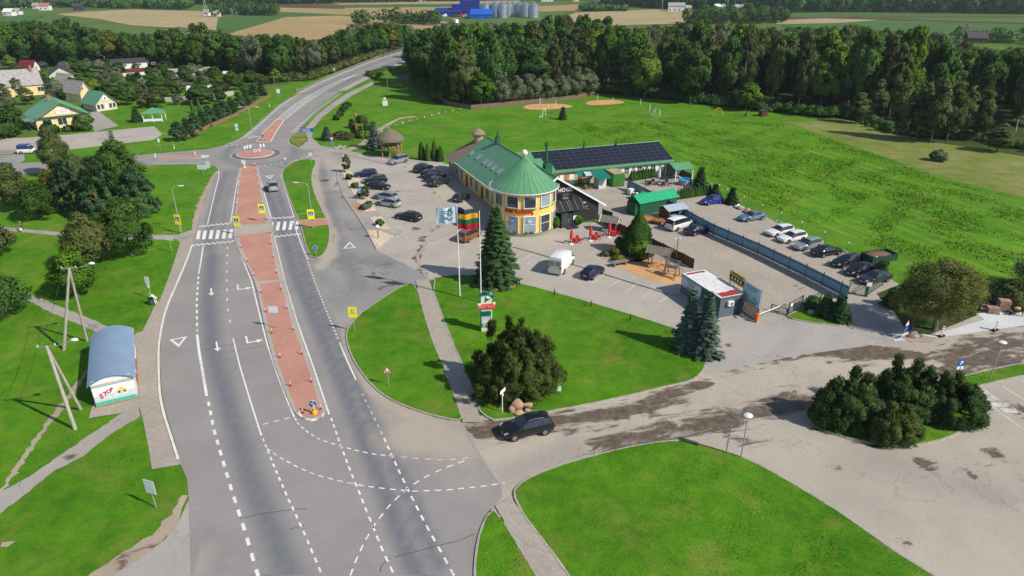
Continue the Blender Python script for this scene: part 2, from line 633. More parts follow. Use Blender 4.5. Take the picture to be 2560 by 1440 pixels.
M_sand=ground_mat("orange_sand",(0.52,0.27,0.115),(0.60,0.33,0.155),dust=(0.5,0.3,0.16))
M_mudd=ground_mat("wet_earth",(0.13,0.09,0.06),(0.22,0.15,0.10),mud=(0.06,0.045,0.03))
M_kerb=pm("kerb_concrete",(0.36,0.325,0.275),0.9,var=0.2,scale=1.2,bmp=0.3)
M_kerbw=pm("whitewashed_kerb",(0.66,0.63,0.55),0.85,var=0.15,scale=2.0,dirt=0.5)
def paint_mat(name,col,wornout):
 m=bpy.data.materials.new(name)
 nt,out=nodes_of(m)
 p=wpos(nt)
 f=mth(nt,'ADD',mth(nt,'MULTIPLY',noise(nt,p,3.0,8.0,0.7),0.6),mth(nt,'MULTIPLY',noise(nt,p,0.4,3.0),0.4))
 c=mixc(nt,mth(nt,'MULTIPLY',ramp(nt,f,0.5,0.62),wornout),col,(0.27,0.25,0.23))
 principled(nt,out,c,0.8,0,0.2)
 return m
M_paint=paint_mat("road_paint",(0.70,0.69,0.65),0.55)
M_paint_old=paint_mat("worn_road_paint",(0.58,0.55,0.49),0.9)
M_yel=paint_mat("yellow_line_paint",(0.55,0.40,0.12),0.7)
sheet("ground",[(-6000,-200),(6000,-200),(6000,8000),(-6000,8000)],-0.02,M_far,px=False)
sheet("lawn",[(-260,1640),(3100,1640),(2560,700),(2560,470),(2130,297),(1500,232),(1240,262),(1100,262),(1030,200),(900,175),(760,200),(640,235),(560,215),(440,215),(250,270),(60,345),(-600,420)],0.0,M_turf,step=14)
sheet("meadow",[(1395,303),(1800,298),(1960,307),(2050,336),(2230,398),(2390,455),(2700,560),(2700,740),(2560,700),(2300,660),(2160,610),(1900,510),(1780,445),(1690,395),(1450,330)],0.012,M_mead,step=6)
sheet("dry_meadow",[(1960,305),(2120,300),(2230,330),(2400,350),(2800,420),(2800,520),(2620,510),(2390,455),(2230,398),(2050,336)],0.02,M_dry,step=6)
FIELDS=[(M_stub,[(560,90),(600,76),(690,50),(711,43),(850,39),(933,47),(1000,60),(960,95),(836,100),(600,100)]),(M_field_g,[(540,48),(610,44),(640,31),(700,29),(836,36),(850,39),(711,43),(690,50),(560,84),(540,70)]),(M_stub2,[(200,30),(330,24),(500,28),(545,45),(540,75),(330,64),(250,48),(140,36)]),(M_stub,[(694,19),(900,24),(1010,34),(1150,42),(1010,44),(836,36),(694,29)]),(M_plough,[(690,10),(800,11),(860,16),(860,20),(694,19),(640,16)]),(M_stub2,[(810,4),(1300,-2),(1300,8),(850,12)]),(M_field_g,[(860,13),(1300,9),(1300,15),(860,19)]),(M_stub,[(860,20),(1300,16),(1320,30),(1200,38),(1010,33),(860,24)]),(M_stub,[(1000,62),(1110,62),(1150,80),(1100,90),(1000,84)]),(M_stub,[(1340,16),(1480,10),(1520,18),(1500,26),(1350,30)]),(M_stub2,[(1440,32),(1640,24),(1780,40),(1760,58),(1500,66),(1400,48)]),(M_field_g,[(1975,33),(2200,33),(2560,38),(2900,42),(2900,47),(2560,43),(1975,43)]),(M_plough,[(1960,44),(2120,43),(2600,58),(2900,66),(2900,72),(2560,60),(2200,50),(1960,56)]),(M_field_g,[(1960,60),(2200,52),(2560,62),(2900,75),(2900,125),(2560,110),(2300,90),(2100,75),(1960,68)]),(M_stub2,[(1940,52),(2060,47),(2200,51),(2100,58),(1940,62)]),(M_field_g,[(1480,8),(1660,6),(1700,16),(1500,18)]),(M_field_g,[(-100,52),(60,34),(120,36),(60,60)]),]
for i,(m,p)in enumerate(FIELDS):
 sheet("field",p,0.06+0.02*i,m)
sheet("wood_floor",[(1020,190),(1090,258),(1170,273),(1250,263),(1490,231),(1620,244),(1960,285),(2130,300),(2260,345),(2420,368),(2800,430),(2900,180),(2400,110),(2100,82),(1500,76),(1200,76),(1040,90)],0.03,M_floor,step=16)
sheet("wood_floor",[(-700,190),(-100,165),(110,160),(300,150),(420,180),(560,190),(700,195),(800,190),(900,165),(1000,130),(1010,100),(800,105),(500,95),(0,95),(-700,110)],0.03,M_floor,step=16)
# ---- side road, lots, yard
def blob(lst):
 W_=[(G(u,v),r,k)for u,v,r,k in lst]
 def fn(X,Y):
  o=np.zeros(X.shape)
  for(cx,cy),r,k in W_:
   rx,ry=(r if isinstance(r,tuple)else(r,r))
   o=np.maximum(o,k*np.exp(-(((X-cx)/rx)**2+((Y-cy)/ry)**2)))
  return o
 return fn
def bands(lst):
 W_=[([G(*p)for p in pl],w,k)for pl,w,k in lst]
 def fn(X,Y):
  o=np.zeros(X.shape)
  for pl,w,k in W_:
   o=np.maximum(o,k*np.exp(-(seg_dist(X,Y,pl)/w)**2))
  return o
 return fn
def both(*fs):
 return lambda X,Y:np.maximum.reduce([f(X,Y)for f in fs])
side=sheet("side_road",[(1120,1046),(1200,1040),(1360,1010),(1650,960),(1740,905),(1700,830),(1690,760),(1900,700),(2300,760),(2560,745),(3200,760),(3300,1640),(1185,1640),(1170,1400),(1230,1240),(1250,1215),(1205,1145)],0.02,M_side,step=0.8,attrs={"mud":both(bands([([(1180,1080),(1290,1072),(1400,1052),(1560,1030),(1700,985)],1.7,.85),([(1500,1125),(1640,1085),(1760,1060),(1900,1030),(2000,1000)],2.2,.8),([(1560,1030),(1480,1060),(1430,1075)],1.2,.6),([(1700,985),(1760,955)],1.3,.7),([(1800,935),(1900,912),(2000,890),(2150,872),(2230,868)],.55,.75),([(2060,880),(2140,888),(2240,880),(2290,890)],1.7,.9),([(2390,905),(2480,870),(2620,845)],3.4,.75),([(2330,940),(2480,910),(2640,880)],1.3,.8),([(1760,1060),(1800,1085),(1850,1110),(1960,1100)],1.3,.45),([(2020,1060),(2100,1090),(2180,1110),(2280,1116)],.5,.8)]),blob([(2309,1160,(.75,1.2),.95),(2315,1160,.9,.9),(2490,1138,(.9,.7),.95),(2460,1160,.7,.7),(2432,1188,(.5,.8),.9),(2545,1025,(1.5,1.7),.8),(2465,1047,.6,.8),(2067,904,(.9,.7),.9),(2142,914,(1.0,.7),.8),(2315,900,(1.,.6),.7),(1940,903,(.9,.6),.4),(2024,1137,.3,.9),(2268,1361,.3,.8),(2100,1174,.8,.5)])),"dust":both(bands([([(1500,1060),(1700,1010),(1900,950),(2300,900)],5,.5)]),blob([(1250,1120,4,.5)])),"wear":both(bands([([(1260,1190),(1330,1165),(1430,1120)],2.4,.5),([(2200,1150),(2300,1180),(2420,1220)],4,.5),([(2420,1215),(2480,1240)],2.2,.6)]))})
serv=sheet("service_road",[(700,410),(735,372),(775,362),(860,375),(960,395),(1000,480),(1040,640),(1075,670),(1085,690),(1072,706),(1000,722),(944,757),(900,788),(869,824),(862,850),(840,840),(760,640),(740,560)],0.032,M_serv,step=0.8,attrs={"wear":bands([([(800,400),(805,450),(830,560),(860,650),(900,720)],2.0,.6),([(880,640),(960,660)],3,.55),([(800,690),(880,740)],3,.4)]),"dust":both(bands([([(790,395),(784,440),(800,520),(832,590),(826,640),(800,668)],1.3,1.0),([(800,380),(850,430),(848,470)],3,.8)]),blob([(900,640,3,.4)])),"mud":both(blob([(813,452,(.9,1.6),.9),(842,460,(.5,3),.8),(860,492,.8,.7),(832,547,.7,.8),(972,664,(2,.5),.6),(1005,707,.7,.7),(980,715,.7,.7)]),bands([([(950,722),(985,708)],.6,.6),([(925,680),(955,700)],.2,.7)]))})
lot=sheet("forecourt",[(842,428),(858,384),(900,386),(960,392),(1100,405),(1150,420),(1240,500),(1380,560),(1510,555),(1560,560),(1660,640),(1720,690),(1790,800),(1800,870),(1690,830),(1300,712),(1180,694),(1075,700),(1060,688),(1010,660),(942,627),(938,616),(915,575),(890,537),(856,487),(846,450)],0.042,M_lot,step=0.8,attrs={"mud":both(blob([(992,478,(1.4,.6),.9),(1030,480,(1,.5),.5),(1020,490,.8,.5),(1036,573,(.8,1.),.9),(1050,598,(.9,1.4),.8),(1035,645,.8,.7),(1085,480,(.8,2.2),.7),(1010,417,.8,.5),(985,420,.8,.4),(1100,492,.8,.6),(1060,690,1,.6),(990,640,.6,.6),(1640,640,1.,.3)]),bands([([(1062,590),(1048,625),(1045,660),(1060,690)],.35,.8),([(1108,560),(1062,592)],.3,.7)])),"wear":both(bands([([(940,560),(1010,560),(1080,520)],3,.3),([(1200,640),(1400,700),(1600,760)],5,.25)])),"dust":blob([(1400,600,6,.5),(1120,640,5,.5),(1560,620,6,.4)])})
sheet("forecourt_kerb_strip",[(1040,640),(1043,660),(1062,692),(1066,688),(1050,662),(1048,640),(1070,610),(1130,585),(1128,581),(1066,606)],0.052,M_walk)
yard=sheet("yard",[(1405,500),(1395,474),(1560,452),(1700,432),(1720,455),(1815,503),(1900,535),(2010,590),(2150,650),(2260,720),(2205,745),(2115,752),(2080,745),(1965,785),(1900,792),(1800,705),(1720,690),(1650,628),(1505,562),(1500,540),(1460,500)],0.048,M_yard,step=1.2,attrs={"dust":blob([(1850,640,8,.4),(2000,640,6,.3)]),"wear":both(bands([([(1950,770),(1850,680),(1700,600),(1600,520)],2.2,.35),([(2160,720),(2050,660),(1850,570),(1740,520)],2,.3)]),blob([(1520,480,3,.4)])),"mud":blob([(2060,665,(.9,.25),.9),(1500,472,(2,.4),.8),(1990,716,(1.0,.4),.7)])})
apron=sheet("gate_apron",[(1768,905),(1690,830),(1760,790),(1865,735),(1960,790),(1980,795),(2060,810),(2120,815),(2085,745),(2120,745),(2205,742),(2245,790),(2280,838),(2240,850),(2150,868),(2000,888),(1880,912),(1790,935),(1760,930)],0.036,M_apron,step=1.0,attrs={"wear":bands([([(1960,790),(2000,830),(1950,880)],2,.4),([(2150,760),(2220,830)],2.2,.5)]),"dust":blob([(1830,860,4,.5),(2150,855,4,.4)]),"mud":blob([(1822,865,(.5,.5),.9),(1868,880,.3,.8)])})
sheet("footway",[(2235,855),(2230,835),(2330,838),(2460,800),(2440,785),(2500,778),(2600,770),(3000,740),(3000,790),(2620,806),(2340,846),(2290,850)],0.055,M_white,step=3)
sheet("sand_play_area",[(1535,662),(1560,652),(1600,650),(1650,645),(1720,690),(1700,710),(1664,712),(1600,690)],0.056,M_sand,smooth=1,step=0.8)
sheet("planting_bed",[(1492,622),(1510,608),(1560,600),(1620,612),(1640,640),(1600,655),(1560,655),(1530,660),(1502,645)],0.056,M_dirt,smooth=1,step=0.8)
sheet("earth_heap_ground",[(2255,850),(2262,838),(2335,842),(2350,852),(2290,858)],0.06,M_dirt,smooth=1)
sheet("bare_ground",[(2440,782),(2460,760),(2560,740),(2640,735),(2640,775),(2500,780)],0.05,M_mudd,step=2)
# ---- main road with the mini roundabout
NR_L=[(600,346),(632,322),(662,296),(700,262),(742,235)]
NR_R=[(850,228),(815,255),(783,284),(756,314),(744,334)]
main=sheet("main_road",[(478,1460),(472,1255),(468,1200),(452,1162),(438,1105),(419,1045),(405,985),(400,905),(403,835),(416,775),(442,715),(468,655),(482,607),(490,575),(506,520),(526,465),(544,436),(546,424),(535,415),(505,411),(390,413),(230,425),(0,440),(-300,460),(-300,428),(0,411),(230,399),(385,385),(520,373),(562,363)]+NR_L+NR_R+[(728,341),(720,350),(726,361),(745,370),(775,377),(775,398),(736,406),(715,418),(706,430),(706,444),(712,462),(734,523),(748,551),(759,587),(767,623),(775,640),(792,690),(862,830),(867,850),(877,884),(896,921),(930,966),(971,999),(1019,1021),(1088,1044),(1158,1060),(1205,1145),(1252,1215),(1256,1242),(1218,1288),(1197,1342),(1188,1402),(1186,1460)],0.04,M_asph,step=0.8,attrs={"wear":bands([([(566,430),(535,520),(520,600),(530,640)],1.1,.8),([(590,425),(560,520),(550,600)],.9,.6),([(530,640),(520,760),(532,880),(570,1010),(620,1180),(680,1330),(730,1460)],1.25,.95),([(555,640),(548,760),(556,860),(590,1000),(640,1130),(700,1280),(770,1450)],.6,.5),([(665,470),(700,560),(735,680),(790,810),(850,950),(905,1090),(965,1240),(1040,1440)],.95,1.0),([(690,470),(725,560),(762,680),(818,810),(880,940),(945,1070),(1010,1200),(1100,1420)],.8,.9),([(520,1330),(560,1440)],1.2,.4),([(560,395),(600,412),(680,412),(735,395),(745,375)],2.2,.6),([(560,395),(575,370),(640,355),(700,300),(760,250)],1.5,.7),([(735,390),(742,350),(770,300),(820,250)],1.6,.7),([(480,395),(380,398)],2,.4)]),"dust":both(blob([(1060,1090,(5,4),.95),(1130,1110,(4,3.5),.9),(1010,1030,(4,3),.7),(950,970,(2,2),.6),(420,960,(1.5,8),.3),(890,760,3,.5),(1150,1190,4,.35),(500,1400,(1.5,3),.6)]),bands([([(870,830),(880,890),(930,975),(1000,1025),(1090,1055)],.9,.9),([(530,460),(510,520),(495,570)],.7,.6)]))})
paths=[]
sheet("north_footway",[(745,372),(770,352),(764,330),(766,318),(790,290),(830,258),(870,232),(930,205),(940,208),(880,240),(838,268),(803,297),(780,325),(780,345),(800,364),(850,373),(900,383),(895,390),(840,382),(775,376)],0.05,M_path)
sheet("dry_grass_verge",[(722,352),(730,340),(748,328),(766,318),(764,332),(768,352),(748,366)],0.046,M_dry)
sheet("dirt_track",[(858,385),(905,368),(925,352),(960,322),(1000,298),(1040,293),(1040,290),(1000,294),(955,315),(920,345),(895,362),(850,376)],0.058,M_dirt)
sheet("footway",[(452,602),(434,660),(418,704),(401,749),(386,768),(356,829),(340,834),(230,1020),(222,1046),(300,1034),(349,1020),(356,1044),(362,1073),(374,1134),(380,1174),(453,1162),(436,1105),(417,1045),(403,985),(398,905),(401,835),(414,775),(440,715),(466,655),(481,605)],0.046,M_walk,step=1.5,attrs={"dust":bands([([(445,1150),(415,1045),(398,940),(402,840),(440,720)],.5,.9)])})
sheet("footway",[(505,566),(482,614),(452,612),(444,599),(330,600),(240,596),(150,590),(25,578),(-120,566),(-120,560),(25,570),(155,581),(250,586),(444,588),(470,578),(492,572)],0.036,M_path)
sheet("footway",[(-120,690),(64,738),(86,740),(172,776),(236,801),(278,820),(247,834),(194,811),(125,781),(64,748),(-120,702)],0.03,M_path,step=2)
sheet("footway",[(349,1020),(308,1031),(261,1064),(156,1134),(94,1179),(0,1232),(-120,1290),(-120,1345),(0,1284),(69,1232),(125,1184),(211,1140),(271,1089),(349,1044)],0.032,M_path,step=1.5,attrs={"mud":bands([([(60,1210),(110,1190),(160,1150),(200,1120)],.35,.5)])})
sheet("worn_trail",[(219,920),(161,1000),(111,1060),(58,1140),(10,1215),(-6,1232),(4,1238),(20,1215),(70,1140),(120,1068),(170,1006),(224,926)],0.018,M_dirt)
sheet("dirt_shoulder",[(547,424),(544,440),(526,467),(506,522),(492,572),(482,578),(481,548),(497,500),(522,455),(528,440)],0.034,M_dirt,smooth=1)
sheet("bottom_junction",[(478,1480),(474,1255),(469,1256),(444,1312),(411,1351),(347,1398),(278,1440),(200,1480)],0.03,M_apron,step=1,attrs={"wear":bands([([(300,1440),(420,1360)],.6,.4)])})
sheet("dirt_verge",[(468,1250),(462,1235),(440,1262),(431,1284),(369,1346),(283,1396),(225,1440),(180,1475),(210,1480),(279,1442),(348,1399),(412,1352),(445,1313)],0.036,M_dirt,step=0.8,attrs={"mud":blob([(310,1408,(.7,.9),.9),(378,1370,.5,.7)])})
sheet("bare_patch",[(0,1356),(20,1350),(34,1355),(30,1362),(0,1368)],0.014,M_dirt,smooth=1)
sheet("house_forecourt",[(178,336),(240,330),(386,316),(406,336),(384,350),(194,372),(120,378),(-100,392),(-100,345),(60,345)],0.03,M_lot,step=2,attrs={"wear":bands([([(0,380),(60,385)],3,.9),([(180,352),(330,342),(400,335)],.5,.9)])})
sheet("driveway",[(226,280),(248,279),(296,315),(236,330),(228,305)],0.034,M_path)
sheet("parking_spur",[(-100,392),(60,385),(62,400),(40,415),(-100,430)],0.026,M_serv)
def line(poly,w,dash=None,mat=None,smooth=0,z=0.047,parent=None,name="lane_marking",px=True):
 return ribbon(poly,w,dash,px,smooth,z).build(name,mat or M_paint,parent or main)
line([(600,419),(588,487),(577,555)],.16)
line([(589,607),(606,648),(628,700),(648,782),(669,864),(700,955),(736,1044)],.16)
line([(643,417),(660,480),(678,546)],.16)
line([(686,594),(697,640),(711,700),(745,812),(787,928),(823,1037)],.16)
line([(546,426),(548,440),(533,500),(519,561)],.14)
line([(560,365),(600,349),(633,325),(663,299),(702,264),(744,238)],.14)
line([(508,616),(503,650),(497,685)],.18)
line([(496,692),(492,755),(493,830)],.22,(0.9,0.9))
line([(493,837),(498,880),(505,920),(517,991)],.26)
line([(521,1005),(535,1075),(555,1145),(580,1229),(613,1330),(648,1450)],.24,(0.8,0.85))
line([(569,618),(567,690),(568,749),(571,780),(578,820)],.15,(0.75,2.4))
line([(583,847),(600,917),(625,1000),(651,1082)],.14)
line([(651,1082),(669,1126),(688,1173),(719,1244),(756,1323),(806,1440)],.15,(0.5,0.48))
line([(657,1062),(724,1045)],.12,(.5,.45))
line([(668,1123),(706,1148),(746,1170),(792,1189),(844,1202),(905,1215),(974,1224),(1036,1229),(1117,1226),(1205,1217),(1262,1208)],.12,(.48,.42))
line([(738,1046),(743,1058),(767,1080),(800,1100),(844,1114),(889,1127),(939,1137),(972,1140)],.12,(.45,.36))
line([(972,1140),(1039,1147),(1094,1150),(1128,1150),(1158,1147),(1195,1142)],.11,(.5,.55),M_paint_old)
line([(876,1440),(889,1404),(912,1354),(942,1305),(975,1263),(1018,1222),(1065,1192),(1114,1170),(1172,1149)],.12,(.58,.5))
line([(828,1046),(851,1112),(870,1162),(886,1204),(900,1236),(915,1275),(933,1318),(951,1364),(986,1440)],.15,(.56,.5))
line([(785,700),(815,775),(846,850)],.14,(0.45,0.45))
line([(849,857),(868,903),(890,950)],.15)
line([(905,985),(935,1045),(960,1096)],.11,(.5,.6),M_paint_old)
line([(960,1096),(978,1136),(1000,1184),(1019,1223),(1037,1259),(1058,1300),(1083,1346),(1108,1390),(1135,1440)],.16,(.6,.55))
line([(734,553),(745,590),(760,628),(770,650)],.13)
line([(770,655),(778,678),(785,698)],.13,(0.5,0.5))
line([(708,424),(703,440),(712,470),(734,540)],.12)
line([(647,416),(680,412),(708,406)],.35,(0.55,0.6),z=.049)
line([(738,402),(760,394),(778,388)],.2,(0.9,0.9))
line([(562,366),(595,363),(632,360)],.35,(0.6,0.6),z=.049)
line([(395,399),(450,397),(500,396)],.12)
line([(392,410),(505,409)],.12)
line([(728,341),(720,350),(726,361),(746,370),(790,378)],.10)
for poly,tip in(([(624,343),(660,306),(702,268),(738,243)],(-1,0)),([(728,330),(744,315),(780,283),(815,256),(850,231)],(1,0))):
 pts=resample([G(*p)for p in poly],2.1)
 mb=MB()
 for i in range(len(pts)-1):
  a=yaw(pts[i],pts[i+1])
  mb.box((pts[i][0]+tip[0]*.8,pts[i][1],.047),(1.7,.3,.004),0.25*tip[0])
 mb.build("edge_hatching",M_paint,main)
line([(735,328),(752,312),(785,282),(820,255),(855,230)],.12)
def aim(c,d):
 """turn so that local -y runs from pixel c to pixel d"""
 a,b=G(*c),G(*d)
 return math.atan2(b[1]-a[1],b[0]-a[0])+R(90)
def tri_mark(c,rz,s=1.0,long=2.4,w=1.5,name="give_way_mark",parent=None,z=.048):
 o=MB()
 P=[(-w/2,0),(w/2,0),(0,-long)]
 t=.24
 Q=[(-w/2+t*1.5,-t),(w/2-t*1.5,-t),(0,-long+t*3.2)]
 o.add([(x*s,y*s,0)for x,y in P]+[(x*s,y*s,0)for x,y in Q],[(0,1,4,3),(1,2,5,4),(2,0,3,5)])
 x=o.build(name,M_paint,parent or main)
 x.location=(*G(*c),z)
 x.rotation_euler=(0,0,rz)
tri_mark((674,439),aim((674,439),(676,455)),1.15)
tri_mark((640,341),aim((640,341),(612,347)),1.0,2.6,1.7)
tri_mark((446,846),aim((446,846),(448,876)),.95,2.4,1.9)
tri_mark((874,621),aim((874,621),(874,600)),.95,2.9,2.0,parent=serv,z=.038)
def arrow(c,rz,turn=False,s=1.0):
 o=MB()
 if turn:
  o.add([(-.1,0,0),(.1,0,0),(.1,-1.6,0),(-.1,-1.6,0)],[(0,1,2,3)])
  o.add([(-.1,-1.6,.001),(-.1,-1.82,.001),(1.0,-1.82,.001),(1.0,-1.6,.001)],[(0,1,2,3)])
  o.add([(1.0,-1.3,.002),(1.0,-2.15,.002),(1.65,-1.71,.002)],[(0,1,2)])
 else:
  o.add([(-.1,0,0),(.1,0,0),(.1,-1.7,0),(-.1,-1.7,0)],[(0,1,2,3)])
  o.add([(-.42,-1.7,.001),(.42,-1.7,.001),(0,-2.6,.001)],[(0,1,2)])
 x=o.build("lane_arrow",M_paint,main)
 x.location=(*G(*c),.048)
 x.rotation_euler=(0,0,rz)
 x.scale=(s,s,1)
arrow((528,721),aim((528,721),(529,745)),s=.95)
arrow((541,855),aim((541,855),(546,885)),s=.9)
arrow((594,712),aim((594,712),(596,730)),True)
arrow((615,841),aim((615,841),(620,862)),True)
def zebra(stripes,dv,wpx):
 for u,v in stripes:
  mb=MB()
  a,b=G(u+1.5,v-dv),G(u-3,v+dv)
  w=.27
  mb.add([(a[0]-w,a[1],.048),(a[0]+w,a[1],.048),(b[0]+w,b[1],.048),(b[0]-w,b[1],.048)],[(0,1,2,3)])
  mb.build("zebra_stripe",M_paint,main)
def saw(p,q,n):
 P,Q=Vector(G(*p)),Vector(G(*q))
 d=(Q-P)/n
 nr=Vector((-d.y,d.x)).normalized()
 mb=MB()
 for i in range(n):
  o=nr*(.21 if i%2 else-.21)
  c=P+d*(i+.5)+o
  mb.box((c.x,c.y,.047),(d.length,.42,.003),math.atan2(d.y,d.x))
 mb.build("table_edge_marking",M_paint,main)
zebra([(497,588),(512,588),(528.6,587),(545,587),(561.7,586),(577.8,585)],11,8)
zebra([(679,567),(696,566),(712,565),(728,564),(744,563)],11,8)
saw((497,567),(578,558.6),14)
saw((482,614),(586,604),16)
saw((675,547),(735,543),10)
saw((683,593),(751,585),11)
for pl in([(600,1298),(660,1284),(700,1279),(755,1272),(768,1275)],[(724,1325),(762,1313)],[(985,1394),(1040,1380),(1100,1364),(1150,1352),(1190,1334)],[(460,878),(530,872),(590,860)],[(545,884),(640,870),(668,864)],[(950,1432),(953,1415),(975,1396)]):
 line(pl,.07,None,pm("tar",(0.09,0.085,0.08),0.7),1,.046,name="crack_seal")
# ---- islands
def island(name,poly,mat,h=.13,step=1.5,px=True,smooth=1,kmat=None,kname="kerb",sheet_kw={},kh=None):
 o=sheet(name,poly,h,mat,step=step,px=px,smooth=smooth,**sheet_kw)
 pts=[G(*p)for p in poly]if px else poly
 kerb(pts,True,h=kh or h+.015,parent=o,mat=kmat or M_kerb,px=False,smooth=smooth)
 if mat is M_turf:
  LAWNS.append((chaikin(pts,smooth),h))
 return o
MED=[(601,417),(592,500),(588,545),(585,592),(600,632),(622,672),(640,710),(652,764),(667,833),(686,905),(709,967),(735,1028),(748,1044),(778,1053),(806,1046),(814,1030),(803,1000),(788,944),(766,880),(744,819),(730,772),(716,722),(707,690),(695,640),(684,592),(680,560),(668,520),(655,470),(645,416)]
med=sheet("traffic_island",MED,.12,M_lot,step=1.5)
kerb(MED,True,h=.13,parent=med,mat=M_kerb,smooth=0)
sheet("red_paving",[(605,419),(598,478),(594,530),(591,556),(606,564),(669,560),(662,530),(650,478),(640,415)],.128,M_red,parent=med,step=1.5)
sheet("red_paving",[(597,590),(608,628),(622,658),(636,689),(644,704),(698,701),(689,667),(682,633),(675,581)],.128,M_red,parent=med,step=1.5)
sheet("red_paving",[(649,712),(660,764),(675,833),(694,905),(717,967),(744,1030),(756,1042),(778,1047),(799,1041),(806,1029),(794,1000),(778,944),(756,880),(733,819),(719,772),(700,706)],.128,M_red,parent=med,step=1.5,attrs={"dust":blob([(770,1000,1.2,.3)])})
arc=resample([G(*p)for p in((746,1030),(752,1043),(765,1050),(778,1053),(794,1050),(806,1044),(812,1028))],.55)
for i in range(len(arc)-1):
 if i%3==2:
  continue
 mb=MB().box(((arc[i][0]+arc[i+1][0])/2,(arc[i][1]+arc[i+1][1])/2,.075),(.5,.2,.15),yaw(arc[i],arc[i+1]))
 mb.build("kerb_stone",M_kerbw,med)
NMED=[(640,355),(660,329),(690,301),(712,298),(690,330),(676,357)]
nmed=sheet("traffic_island",NMED,.12,M_red,step=1.5)
kerb(NMED,True,h=.135,parent=nmed,mat=M_kerbw,smooth=0)
HL=[(690,300),(735,262),(785,232),(850,205),(915,180)]
HR=[(714,298),(752,264),(800,233),(862,206),(918,181)]
wm=[(396,391),(480,388),(500,388),(505,395),(398,397)]
wmed=sheet("traffic_island",wm,.1,M_red,step=2)
kerb(wm,True,h=.115,parent=wmed,mat=M_kerb,smooth=0)
mb=MB()
for i in range(4):
 a=G(506+i*5,388+i*.2)
 b=G(500+i*6,396-i*.6)
 mb.box(((a[0]+b[0])/2,(a[1]+b[1])/2,.047),(math.dist(a,b),.35,.003),yaw(a,b))
mb.build("hatching",M_paint,main)
RC=G(641,386)
ring=[(RC[0]+5.4*math.cos(t),RC[1]+5.4*math.sin(t))for t in np.linspace(0,2*math.pi,49)[:-1]]
disc=[(RC[0]-.3+4.0*math.cos(t),RC[1]+.2+4.0*math.sin(t))for t in np.linspace(0,2*math.pi,41)[:-1]]
rb=sheet("roundabout_apron",ring,.055,M_ring,px=False,step=1.5)
ribbon(ring,.3,None,False,0,.06,True).build("apron_edge",M_kerb,rb)
ri=sheet("roundabout_island",disc,.16,M_red,px=False,step=1.2)
kerb(disc,True,h=.17,parent=ri,mat=M_kerbw,px=False,smooth=0,stone=.8)
ISL=[(760,398.6),(789,401),(790,408),(780.6,430.5),(779,455.6),(789,491.7),(808,530.5),(823.6,566.7),(825,589),(821,616.7),(808,640),(791.7,647),(777.8,643),(766.7,622),(758,586),(747,550),(733,522),(711,461),(705.6,441.7),(707,427.8),(716.7,416.7),(736,405.6)]
isl=island("lawn_island",ISL,M_turf)
sheet("red_footway",[(748,552),(817,546),(822,564),(752,570)],.142,M_red,parent=isl,step=1)
ribbon([(744,538),(812,530)],.25,None,True,0,.14).build("edging",M_kerb,isl)
island("lawn_island",[(1040,705.6),(1000,719),(944,755.6),(900,786),(869,822),(865,847),(875,883),(894,919),(928,964),(969,997),(1017,1019),(1086,1042),(1156,1056),(1158,1052),(1117,936),(1072,830)],M_turf)
sheet("footway",[(1039,703),(1071,698),(1122,839),(1169,944),(1204,1058),(1156,1058),(1117,936),(1072,830)],.12,M_walk,step=1.2)
big=island("lawn_island",[(1073,699),(1130,689),(1185,690),(1296,708),(1480,758),(1680,820),(1745,845),(1766,880),(1767,903),(1757,931),(1731,954),(1651,971),(1555,995),(1427,1021),(1363,1032),(1300,1045),(1205,1056),(1170,944),(1123,839)],M_turf)
sheet("bare_earth",[(1205,722),(1230,728),(1262,728),(1290,712),(1275,700),(1240,705)],.145,M_dirt,parent=big,smooth=1)
island("lawn_island",[(1700,1102),(1762,1113),(1850,1142),(1908,1169),(1992,1217),(2117,1294),(2242,1386),(2333,1440),(2400,1490),(1450,1490),(1425,1442),(1275,1245),(1300,1207),(1380,1172),(1470,1145),(1560,1122),(1640,1108)],M_turf)
sheet("footway",[(1238,1268),(1275,1244),(1426,1440),(1460,1490),(1380,1490),(1342,1440)],.12,M_walk,step=1.2)
island("lawn_island",[(1237,1270),(1341,1440),(1370,1490),(1186,1490),(1188,1400),(1197,1340),(1218,1288)],M_turf)
island("lawn_island",[(2010,1020),(2020,1058),(2075,1086),(2158,1107),(2242,1117),(2304,1113),(2367,1098),(2417,1073),(2446,1040),(2440,1000),(2415,975),(2480,958),(2620,928),(2620,900),(2500,920),(2400,945),(2300,960),(2100,985)],M_turf)
island("lawn_island",[(1962,795),(1985,782),(2030,765),(2090,752),(2115,765),(2128,800),(2125,818),(2060,812),(2000,803)],M_turf)
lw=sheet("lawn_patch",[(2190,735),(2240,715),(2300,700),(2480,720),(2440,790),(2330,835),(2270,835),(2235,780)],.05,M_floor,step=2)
BED=[(843,428),(844,450),(858,489),(892,539),(917,577),(942,626),(965,608),(1008,583),(1000,573),(985,592),(962,565),(957,545),(945,529),(925,500),(912,470),(900,445),(888,432),(868,424),(850,424)]
bed=sheet("parking_bed",BED,.12,M_path,step=1.5)
kerb(BED,True,h=.14,parent=bed,mat=M_kerb,smooth=0)
M_grav=ground_mat("pale_gravel",(0.52,0.42,0.30),(0.62,0.52,0.40),grain=9)
GRAV=[[(852,428),(868,424),(888,433),(905,455),(915,485),(945,528),(912,531),(894,505),(876,470),(864,446)],[(925,545),(955,542),(975,576),(945,572)],[(917,577),(945,577),(986,592),(943,624)]]
for gp in GRAV:
 sheet("gravel_bed",gp,.128,M_grav,parent=bed)
sheet("red_paving",[(879,510),(896,508),(910,531),(892,533)],.13,M_red,parent=bed)
